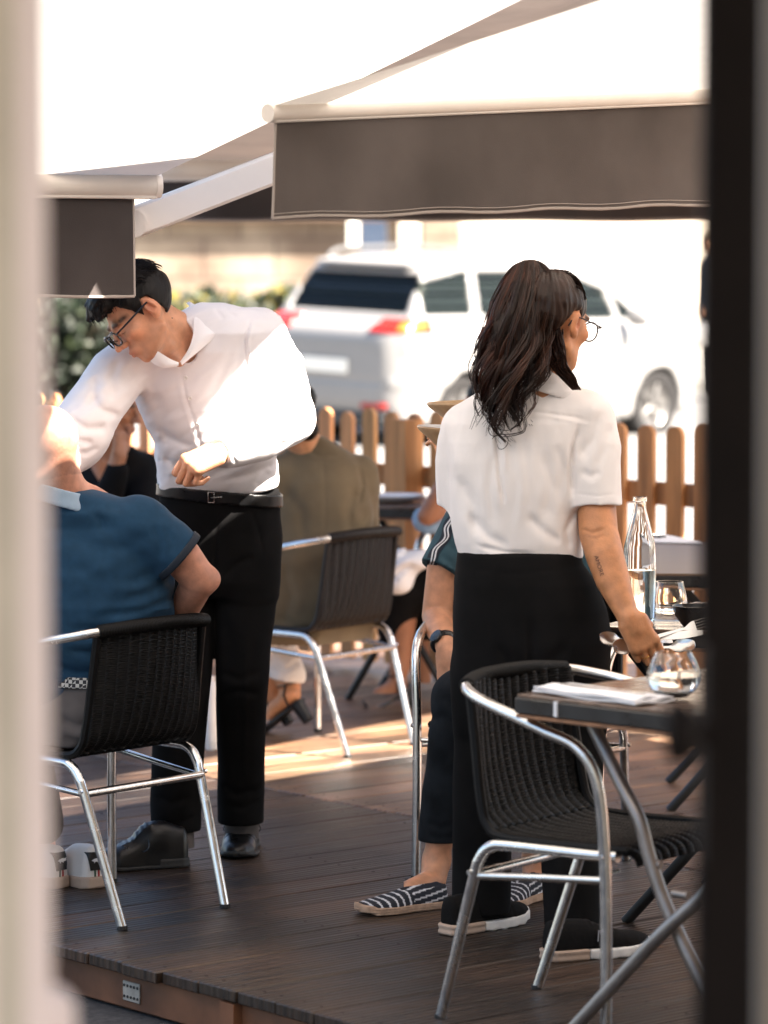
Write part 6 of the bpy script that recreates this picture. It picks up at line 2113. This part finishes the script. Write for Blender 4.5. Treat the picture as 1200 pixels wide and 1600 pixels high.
def olive_woman():
    t = person('person in an olive jacket and white trousers seated back to the camera', c2)
    f, r = ft, Vector((.60, .80, 0))
    def W(x, y, z): return c2 + r * x + f * y + Vector((0, 0, z))
    C = P(446, 640, 11.22)
    Rm = frame((-.75, .62, -.15), (0, 0, 1))
    a1, a2 = P(452, 1072, 11.55), P(424, 1072, 11.62)
    h1, h2 = P(470, 1092, 11.50), P(440, 1096, 11.60)
    def body(p):
        d = cap(p, P(468, 650, 11.24), P(480, 720, 11.28), .05, .06)
        d = smin(d, head_d(p, C, Rm), .02)
        d = smin(d, cap(p, P(490, 750, 11.32), P(490, 960, 11.32), .06, .08), .05)
        for s_, k, a_, h_ in ((-1, P(375, 950, 11.55), a2, h2), (1, P(400, 945, 11.75), a1, h1)):
            d = smin(d, chain(p, [W(s_ * .08, .0, .5), k, a_], [.08, .06, .036]), .03)
            d = smin(d, foot_d(p, h_, (-.62, .35, 0), R(-38), a_), .02)
        for s_ in (-1, 1): d = smin(d, chain(p, [W(s_ * .06, -.02, .9), W(s_ * .09, .0, .88), W(s_ * .10, .15, .72), W(s_ * .08, .42, .78)], [.04, .04, .035, .03]), .02)
        return d
    sdf('body', body, (-.8, 10.9, .05), (.25, 12.1, 1.40), .0055, M['skin_a'], t, lambda v: face_tint(v, C, Rm))
    def hair(p):
        q = loc_pts(p, C, Rm)
        d = ell(q, (0, -.02, .025), (.082, .098, .09))
        d = smax(d, np.interp(q[:, 1], [-.1, -.02, .03, .08], [-.1, -.02, .03, .06]).astype(np.float32) - q[:, 2], .01)
        d = smin(d, ell(p, P(478, 672, 11.14), (.045, .05, .035)), .02)
        return d + .004 * vnoise(q * A3((60, 20, 60)), 3)
    sdf('hair', hair, C - Vector((.2, .25, .25)), C + Vector((.2, .2, .2)), .006, M['hair_black'], t)
    tor = rows_px([(1012, 398, 608, 11.30, .13), (985, 385, 612, 11.30, .15), (940, 385, 602, 11.30, .155), (890, 395, 588, 11.30, .15), (840, 408, 582, 11.30, .145), (790, 414, 581, 11.30, .14), (750, 418, 576, 11.30, .13),
                   (725, 428, 564, 11.30, .115), (705, 444, 545, 11.30, .09), (690, 458, 520, 11.29, .065), (680, 466, 508, 11.28, .055)])
    fo = [([(505, 700), (508, 800), (500, 960)], .004, .003), ([(560, 760), (545, 800), (548, 840)], .018, .010), ([(575, 790), (556, 830), (562, 870)], .014, .008), ([(440, 760), (470, 800), (478, 860)], .02, .008), ([(430, 960), (470, 985), (520, 990)], .016, .010),
          ([(580, 930), (592, 960), (590, 1000)], .014, .010), ([(480, 705), (500, 715), (530, 712)], .006, .004), ([(440, 880), (455, 930), (440, 980)], .02, .008), ([(560, 720), (566, 760), (560, 800)], .008, .006)]
    def jacket(p):
        d = loft(p, tor, 2.5, kc=.03)
        d = creases(p, d, fo, 11.15, -1, 11.28)
        d = smin(d, chain(p, [P(560, 740, 11.32), P(566, 830, 11.36), P(530, 870, 11.62)], [.068, .062, .05]), .025)
        d = smin(d, chain(p, [P(440, 740, 11.25), P(425, 840, 11.3), P(400, 880, 11.55)], [.068, .062, .05]), .025)
        d = d + .005 * vnoise(p * 9, 71) + .0025 * vnoise(p * 24, 72)
        sd = (p[:, 0] - c2.x) * ft.x + (p[:, 1] - c2.y) * ft.y
        lim = np.interp(p[:, 2], [.36, .43, .46, .52, .72, .76, .80], [-.11, -.125, -.160, -.175, -.195, -.22, -.6]).astype(np.float32)
        return smax(d, np.where(np.abs((p[:, 0] - c2.x) * .6 + (p[:, 1] - c2.y) * .8) < .215, lim - sd, -1).astype(np.float32), .01)
    s = sdf('jacket', jacket, (-.6, 10.95, .35), (.12, 11.8, 1.10), .0065, M['olive'], t)
    def trousers(p):
        d = None
        for s_, k, a_ in ((-1, P(375, 955, 11.55), P(426, 1062, 11.62)), (1, P(400, 950, 11.75), P(450, 1056, 11.55))):
            q = smin(chain(p, [W(s_ * .09, .07, .46), k], [.078, .080]), chain(p, [k, a_], [.08, .064]), .02)
            d = q if d is None else smin(d, q, .015)
        d = creases(p, d, [([(425, 1010), (445, 1030), (460, 1022)], .010, .008), ([(424, 1040), (444, 1050), (468, 1036)], .008, .008)], 11.45)
        d = d + .004 * vnoise(p * 14, 73)
        return smax(d, P(445, 1062, 11.58).z + .16 * (p[:, 0] + .33) * -1 - p[:, 2], .004)
    sdf('trousers', trousers, (-.75, 10.95, .1), (.1, 12.1, .62), .007, M['cream_cloth'], t)
    sandal(t, h1, (-.62, .35, 0), R(-38), None)
    sandal(t, h2, (-.62, .35, 0), R(-38), None)
olive_woman()

# ------------------------------------------------------------------ person in teal behind the waitress
def teal_person():
    t = person('person in a teal T-shirt, dark jeans and striped espadrilles seated behind the waitress', c3)
    f = fg; r = Vector((-.93, .36, 0))             # their right is the picture's left
    def W(x, y, z): return c3 + r * x + f * y + Vector((0, 0, z))
    sh, el, wr = P(722, 812, 8.98), P(684, 962, 8.93), P(697, 1010, 8.76)
    C = P(812, 655, 8.88)
    Rm = frame((f.x, f.y, -.15), (0, 0, 1))
    k1, k2 = P(722, 1092, 8.50), P(850, 1100, 8.45)
    a1, a2 = P(682, 1345, 8.56), P(838, 1340, 8.62)
    H = hand_parts(P(698, 1014, 8.745), (.08, -.28, -.96), (.72, -.65, .2), (-.66, -.74, .2), [(12, 22, 14), (16, 24, 14), (20, 28, 16), (24, 30, 16)], [(.7, .6, -.2), (.3, .9, -.2), (.1, 1, -.2)], 1.0, .03)
    def body(p):
        d = cap(p, P(812, 690, 8.9), P(808, 780, 8.98), .05, .06)
        d = smin(d, head_d(p, C, Rm), .02)
        d = smin(d, cap(p, P(806, 800, 9.0), P(806, 1000, 9.02), .11, .12), .05)
        d = smin(d, chain(p, [P(790, 800, 9.0), sh, P(694, 890, 8.94), el, P(688, 985, 8.86), wr], [.05, .05, .047, .043, .038, .028]), .015)
        d = smin(d, hand_d(p, H), .01)
        d = smin(d, chain(p, [P(815, 800, 9.0), P(890, 815, 8.96), P(915, 940, 8.9), P(870, 1030, 8.6)], [.05, .05, .042, .03]), .015)
        for s_, k, a_ in ((1, k1, a1), (-1, k2, a2)): d = smin(d, chain(p, [W(s_ * .09, 0, .5), k, a_], [.07, .045, .034]), .02)
        d = smin(d, chain(p, [a1, P(676, 1378, 8.52), P(640, 1392, 8.44)], [.036, .034, .028]), .015)
        d = smin(d, chain(p, [a2, P(836, 1376, 8.6), P(824, 1396, 8.48)], [.036, .034, .028]), .015)
        return d
    b = sdf('body', body, (.05, 8.3, .02), (.62, 9.2, 1.38), .0042, M['skin_w'], t, lambda v: face_tint(v, C, Rm))
    nails(H, b, M['nail'])
    def hair(p):
        q = loc_pts(p, C, Rm)
        d = ell(q, (0, -.02, .03), (.082, .1, .09)) + .004 * vnoise(q * 60, 3)
        return smax(d, np.interp(q[:, 1], [-.1, -.02, .03, .08], [-.1, -.02, .03, .06]).astype(np.float32) - q[:, 2], .01)
    sdf('hair', hair, C - Vector((.13, .13, .13)), C + Vector((.13, .13, .13)), .006, M['hair_black'], t)
    tor = rows_px([(1075, 700, 915, 9.02, .15), (1000, 705, 912, 9.02, .15), (900, 708, 905, 9.01, .14), (840, 712, 902, 9.0, .13), (810, 725, 890, 9.0, .115), (790, 755, 860, 8.99, .085), (772, 780, 838, 8.98, .06)])
    def tee(p):
        d = loft(p, tor, 2.4, kc=.03)
        a = chain(p, [P(735, 812, 8.98), P(694, 890, 8.93)], [.072, .066])
        a = creases(p, a, [([(700, 850), (715, 862), (722, 880)], .010, .006), ([(688, 868), (705, 880), (718, 895)], .008, .005)], 8.87)
        a = smax(a, plane(p, P(690, 893, 8.93), P(692, 892, 8.93) - P(735, 812, 8.98)), .003)
        e = chain(p, [P(875, 812, 8.98), P(908, 890, 8.93)], [.072, .066])
        d = smin(smin(d, a, .025), e, .025)
        return d + .004 * vnoise(p * 13, 81)
    s = sdf('tshirt', tee, (.05, 8.75, .45), (.62, 9.25, 1.12), .006, M['teal'], t, key='tee')
    bd, ln = MB(), MB()
    def strip(xs, wd, off, mb):
        L_, R_ = [], []
        for (x, y) in xs:
            for s_, lst in ((-1, L_), (1, R_)):
                l, n = hit('tee', x + s_ * wd, y)
                if l is not None: lst.append(l + n * off)
        m = min(len(L_), len(R_))
        if m > 2:
            L_, R_ = L_[:m], R_[:m]
            mb.sheet(lambda u, v: L_[int(v * (m - 1) + .5)].lerp(R_[int(v * (m - 1) + .5)], u), 3, m - 1, .0015)
    path = [(712 - k * 2.05 - 3 * math.sin(k * .55), 806 + k * 4.1) for k in range(20)]
    strip([(x - 1, y) for x, y in path], 8, .0015, bd)
    for dx in (-3.2, 1.6): strip([(x + dx + 1.5 * math.sin(k * .9), y) for k, (x, y) in enumerate(path)], 1.0, .0032, ln)
    if bd.v:
        so = bd.build('sleeve_stripe', M['navy'], s, True)
        if ln.v: ln.build('piping', M['stripe_white'], s, True)
    def jeans(p):
        d = ell(p, W(0, -.03, .50), (.19, .16, .12))
        for s_, k, a_ in ((1, k1, P(686, 1335, 8.57)), (-1, k2, P(838, 1345, 8.62))):
            q = smin(chain(p, [W(s_ * .1, .0, .51), k], [.095, .075]), chain(p, [k, a_], [.075, .060]), .02)
            d = smin(d, q, .02)
        d = creases(p, d, [([(670, 1130), (695, 1120), (720, 1140)], .012, .006), ([(690, 1085), (705, 1100), (725, 1105)], .010, .006), ([(668, 1290), (690, 1300), (712, 1290)], .010, .006), ([(668, 1310), (690, 1316), (708, 1312)], .008, .005)], 8.45)
        return smax(d + .0035 * vnoise(p * 15, 82), .135 - p[:, 2], .004)
    sdf('jeans', jeans, (.02, 8.3, .1), (.66, 9.25, .66), .0065, M['jeans'], t)
    # watch
    wa, wb = P(692, 998, 8.80), P(700, 1020, 8.73)
    d_ = (wb - wa).normalized()
    c = wa.lerp(wb, .35)
    o1 = d_.orthogonal().normalized(); o2 = d_.cross(o1)
    mb = MB(); mb.tube([c + (o1 * math.cos(k * math.pi / 14) + o2 * math.sin(k * math.pi / 14)) * .0315 for k in range(29)], .010, 8, flat=.25, cap=False)
    wt = mb.build('watch', M['frame_black'], t, True)
    l, n = hit('tee', 0, 0) if False else (None, None)
    nn = Vector((-.35, -.92, .15)); nn = (nn - d_ * nn.dot(d_)).normalized()
    fb2 = MB(); fb2.lathe([(.0, .0), (.019, .0), (.0205, .002), (.0205, .008), (.0185, .010), (.0, .0105)], c + nn * .028, 28, 0, Vector((0, 0, 1)).rotation_difference(nn).to_matrix(), False)
    fb2.build('watch_face', M['black_glaze'], wt, True)
    # striped espadrilles
    for heel, fw, ank in ((F(694, 1404, .02), (-.86, -.50, 0), a1), (F(846, 1388, .02), (-.55, -.83, 0), a2)):
        heel = Vector((heel.x, heel.y, 0))
        up_, so_, lo, hi, Rs = shoe_fn(heel, fw, .255, .098, .058)
        def upper(p, up_=up_, heel=heel, Rs=Rs):
            q = loc_pts(p, heel, Rs)
            d = up_(p - A3((0, 0, .010)))
            return np.maximum(d, -ell(q, (0, .07, .085), (.034, .085, .042)))
        def tnt(v, heel=heel, Rs=Rs):
            q = loc_pts(v, heel, Rs)
            rad = np.sqrt((q[:, 1] - .02) ** 2 + (q[:, 0] * 1.1) ** 2)
            sv = np.where(q[:, 1] > .11, rad * 1.0, q[:, 2] * 1.25 + q[:, 1] * .25)
            k = (np.mod(sv, .021) < .0052).astype(np.float32)[:, None]
            return np.array((.012, .014, .022), np.float32) * (1 - k) + np.array((.62, .62, .66), np.float32) * k
        sh_ = sdf('espadrille', upper, lo, [hi[0], hi[1], hi[2] + .02], .0034, M['tint_cloth'], t, tnt)
        def sole(p, so_=so_, heel=heel, Rs=Rs):
            q = loc_pts(p, heel, Rs)
            return so_(p, .020, .004) + .0012 * np.sin(q[:, 2] * 900)
        sdf('rope_sole', sole, lo, hi, .0036, M['rope'], sh_)
M['tint_cloth'] = mat('striped_canvas', (1, 1, 1), .85, tint=True, bump=.2, bscale=200)
M['rope'] = mat('jute_rope', (.40, .27, .19), .85, var=.2, vscale=60, bump=.4, bscale=150)
teal_person()

# ------------------------------------------------------------------ person in washed blue at the far table
def blue_person():
    t = person('person in a washed blue shirt at the far table, mostly hidden by the waitress', c5)
    f, r = fl, Vector((-.2, .97, 0))
    def W(x, y, z): return c5 + r * x + f * y + Vector((0, 0, z))
    C = P(762, 640, 12.35)
    Rm = frame((-.9, -.1, -.2), (0, 0, 1))
    a1 = P(624, 1045, 12.3); a2 = P(655, 1000, 12.6)
    h1 = P(637, 1076, 12.3); h2 = P(662, 1092, 12.6)
    def body(p):
        d = cap(p, P(765, 670, 12.4), P(765, 740, 12.45), .05, .06)
        d = smin(d, head_d(p, C, Rm), .02)
        d = smin(d, cap(p, P(765, 750, 12.45), P(765, 940, 12.47), .11, .12), .05)
        d = smin(d, chain(p, [P(740, 765, 12.3), P(668, 806, 12.13), P(708, 732, 12.12), P(735, 690, 12.25)], [.045, .036, .032, .03]), .015)
        d = smin(d, chain(p, [P(770, 765, 12.6), P(720, 850, 12.65), P(680, 800, 12.55)], [.045, .038, .03]), .015)
        d = smin(d, chain(p, [W(-.09, 0, .5), P(632, 925, 12.3), a1], [.08, .06, .036]), .02)
        d = smin(d, chain(p, [W(.09, 0, .5), P(645, 925, 12.55), P(658, 1060, 12.6)], [.08, .06, .036]), .02)
        d = smin(d, foot_d(p, h1, (-.95, -.15, 0), R(-30), a1), .015)
        d = smin(d, foot_d(p, h2, (-.95, -.1, 0), R(-30), P(658, 1060, 12.6)), .015)
        return d
    sdf('body', body, (-.2, 11.95, .05), (.7, 12.95, 1.42), .0065, M['skin_k'], t, lambda v: face_tint(v, C, Rm))
    def hair(p):
        q = loc_pts(p, C, Rm)
        d = ell(q, (0, -.02, .03), (.085, .1, .09)) + .004 * vnoise(q * 60, 3)
        return smax(d, np.interp(q[:, 1], [-.1, -.02, .03, .08], [-.1, -.02, .03, .06]).astype(np.float32) - q[:, 2], .01)
    sdf('hair', hair, C - Vector((.13, .13, .13)), C + Vector((.13, .13, .13)), .008, M['hair_black'], t)
    def shirt(p):
        d = smin(ell(p, P(765, 830, 12.45), (.19, .16, .27)), cap(p, P(745, 768, 12.35), P(785, 765, 12.6), .08), .04)
        a = chain(p, [P(748, 765, 12.32), P(705, 796, 12.24), P(668, 812, 12.2)], [.085, .095, .058])
        a = creases(p, a, [([(700, 775), (690, 800), (660, 830)], .016, .014), ([(720, 790), (705, 820), (685, 840)], .014, .012), ([(665, 790), (655, 810), (662, 830)], .010, .008), ([(730, 770), (720, 800), (715, 830)], .014, .010)], 12.1)
        d = smin(d, a, .03)
        d = smin(d, chain(p, [P(775, 770, 12.6), P(722, 850, 12.65)], [.08, .07]), .03)
        return d + .006 * vnoise(p * 14, 91)
    sdf('shirt', shirt, (-.1, 11.9, .5), (.8, 12.95, 1.12), .008, M['denim'], t)
    def tr(p):
        d = smin(chain(p, [W(-.1, -.05, .5), P(630, 925, 12.3)], [.105, .085]), chain(p, [P(630, 925, 12.3), P(618, 985, 12.33)], [.082, .07]), .02)
        d = smin(d, smin(chain(p, [W(.1, -.05, .5), P(650, 925, 12.55)], [.105, .085]), chain(p, [P(650, 925, 12.55), P(658, 1010, 12.6)], [.082, .066]), .02), .02)
        return smax(d + .004 * vnoise(p * 13, 92), .22 - p[:, 2], .01)
    sdf('trousers', tr, (-.2, 11.95, .1), (.7, 12.95, .66), .009, M['black_cloth'], t)
    sandal(t, h1, (-.95, -.15, 0), R(-30), None)
    sandal(t, h2, (-.95, -.1, 0), R(-30), None)
    # cloth in the lap
    def nap(p):
        d = ell(p, P(640, 875, 12.2), (.095, .10, .045)) 
        d = smin(d, ell(p, P(622, 900, 12.18), (.06, .06, .07)), .04)
        d = creases(p, d, [([(600, 890), (630, 870), (665, 850)], .010, .012), ([(605, 915), (630, 890), (650, 880)], .010, .012)], 12.1)
        return d + .006 * vnoise(p * 18, 94)
    o = sdf('napkin', nap, P(570, 960, 12.0), P(720, 820, 12.5), .007, M['linen'])
    tag(o, 'white cloth napkin spread in the lap of the person in washed blue', 'napkin')
blue_person()

# ------------------------------------------------------------------ person in black behind the waiter's arm
def black_person():
    t = person('person in a black top resting chin on hand behind the waiter\'s arm', P(175, 900, 12.25))
    C = P(180, 634, 12.05)
    Rm = frame((.80, -.42, -.22), (.1, .0, .98))
    H = hand_parts(P(186, 712, 11.92), (.05, .1, 1), (.4, .9, 0), (.7, -.6, 0), [(40, 70, 40)] * 4, [(.5, .5, .2), (.2, 1, 0), (0, 1, 0)])
    def body(p):
        d = cap(p, P(176, 655, 12.1), P(172, 705, 12.2), .048, .06)
        d = smin(d, head_d(p, C, Rm), .02)
        d = smin(d, cap(p, P(172, 730, 12.25), P(172, 880, 12.3), .11, .12), .05)
        d = smin(d, chain(p, [P(150, 735, 12.15), P(160, 800, 11.95), P(186, 712, 11.92)], [.045, .04, .028]), .015)
        d = smin(d, chain(p, [P(215, 735, 12.3), P(226, 800, 12.1), P(180, 800, 12.0)], [.045, .04, .03]), .015)
        d = smin(d, hand_d(p, H), .012)
        for s_ in (-1, 1): d = smin(d, chain(p, [P(172 + s_ * 35, 890, 12.25), P(185 + s_ * 35, 905, 11.85), P(180 + s_ * 30, 1090, 11.95)], [.08, .06, .04]), .02)
        return d
    sdf('body', body, (-1.35, 11.7, .02), (-.7, 12.6, 1.36), .0065, M['skin_k'], t, lambda v: face_tint(v, C, Rm))
    def hair(p):
        q = loc_pts(p, C, Rm)
        d = ell(q, (0, -.025, .03), (.088, .1, .092)) + .005 * vnoise(q * 50, 3)
        d = smin(d, ell(q, (0, -.05, -.05), (.085, .06, .09)), .03)
        return smax(d, np.interp(q[:, 1], [-.1, -.02, .03, .08], [-.2, -.06, .03, .06]).astype(np.float32) - q[:, 2], .01)
    sdf('hair', hair, C - Vector((.16, .16, .2)), C + Vector((.16, .16, .16)), .008, M['hair_black'], t)
    tor = rows_px([(900, 115, 240, 12.27, .14), (820, 118, 242, 12.27, .14), (770, 116, 243, 12.27, .135), (735, 122, 238, 12.26, .12), (712, 138, 228, 12.25, .10), (698, 152, 210, 12.24, .07), (688, 160, 195, 12.23, .05)])
    def top(p):
        d = loft(p, tor, 2.4, kc=.03)
        d = smin(d, chain(p, [P(140, 735, 12.2), P(160, 805, 11.96), P(182, 735, 11.93)], [.07, .062, .042]), .02)
        d = smin(d, chain(p, [P(222, 735, 12.28), P(230, 805, 12.05), P(190, 805, 11.98)], [.07, .062, .05]), .02)
        return d + .004 * vnoise(p * 12, 95)
    sdf('top', top, (-1.4, 11.75, .45), (-.65, 12.6, 1.05), .008, M['black_cloth'], t)
    def leg(p):
        d = None
        for s_ in (-1, 1):
            q = chain(p, [P(172 + s_ * 35, 895, 12.25), P(185 + s_ * 35, 905, 11.85), P(180 + s_ * 30, 1080, 11.95)], [.10, .08, .055])
            d = q if d is None else smin(d, q, .02)
        return d + .004 * vnoise(p * 12, 96)
    sdf('trousers', leg, (-1.35, 11.7, .05), (-.7, 12.6, .7), .009, M['black_cloth'], t)
black_person()

# ------------------------------------------------------------------ passer-by across the street, at the edge of the door
def passer_by():
    Y = 36.0
    b = P(1120, 700, Y)
    t = person('passer-by in a dark jacket and olive cap beyond the white car\'s bonnet', (b.x, Y, .26))
    x = b.x
    pz = Vector((0, 0, .26))
    C = Vector((x - .02, Y, 1.70))
    Rm = frame((-.9, -.3, 0), (0, 0, 1))
    def body(p):
        d = smin(cap(p, (x, Y, 1.5), (x, Y, 1.62), .06), head_d(p, C, Rm), .02)
        d = smin(d, cap(p, (x, Y, 1.0), (x, Y, 1.4), .13), .04)
        for s_ in (-1, 1):
            d = smin(d, chain(p, [(x, Y + s_ * .09, .95), (x, Y + s_ * .10, .5), (x, Y + s_ * .1, .06)], [.09, .07, .045]), .03)
            d = smin(d, chain(p, [(x, Y + s_ * .17, 1.42), (x - .03, Y + s_ * .24, 1.15), (x - .13, Y + s_ * .2, .95)], [.06, .05, .04]), .02)
        return d
    sdf('body', body, (x - .4, Y - .4, -.05), (x + .4, Y + .4, 1.9), .012, M['skin_w'], t)
    def cap_(p):
        q = loc_pts(p, C, Rm)
        return smax(ell(q, (0, -.01, .035), (.085, .105, .085)), .02 - q[:, 2], .01)
    sdf('cap', cap_, C - Vector((.2, .2, .2)), C + Vector((.2, .2, .2)), .01, M['olive'], t)
    def jk(p):
        d = smin(cap(p, (x, Y, .95), (x, Y, 1.42), .17, .15), cap(p, (x, Y - .17, 1.44), (x, Y + .17, 1.44), .085), .06)
        for s_ in (-1, 1): d = smin(d, chain(p, [(x, Y + s_ * .18, 1.42), (x - .03, Y + s_ * .25, 1.15), (x - .10, Y + s_ * .21, 1.0)], [.075, .065, .05]), .03)
        return d + .006 * vnoise(p * 9, 97)
    sdf('jacket', jk, (x - .4, Y - .45, .75), (x + .4, Y + .45, 1.6), .012, M['navy'], t)
    def tr(p):
        d = None
        for s_ in (-1, 1):
            q = chain(p, [(x, Y + s_ * .09, .95), (x, Y + s_ * .10, .5), (x, Y + s_ * .1, .10)], [.115, .09, .07])
            d = q if d is None else smin(d, q, .02)
        return d
    sdf('trousers', tr, (x - .3, Y - .4, 0), (x + .3, Y + .4, 1.1), .012, M['jeans'], t)
    for ch in t.children: ch.location.z += .26
passer_by()
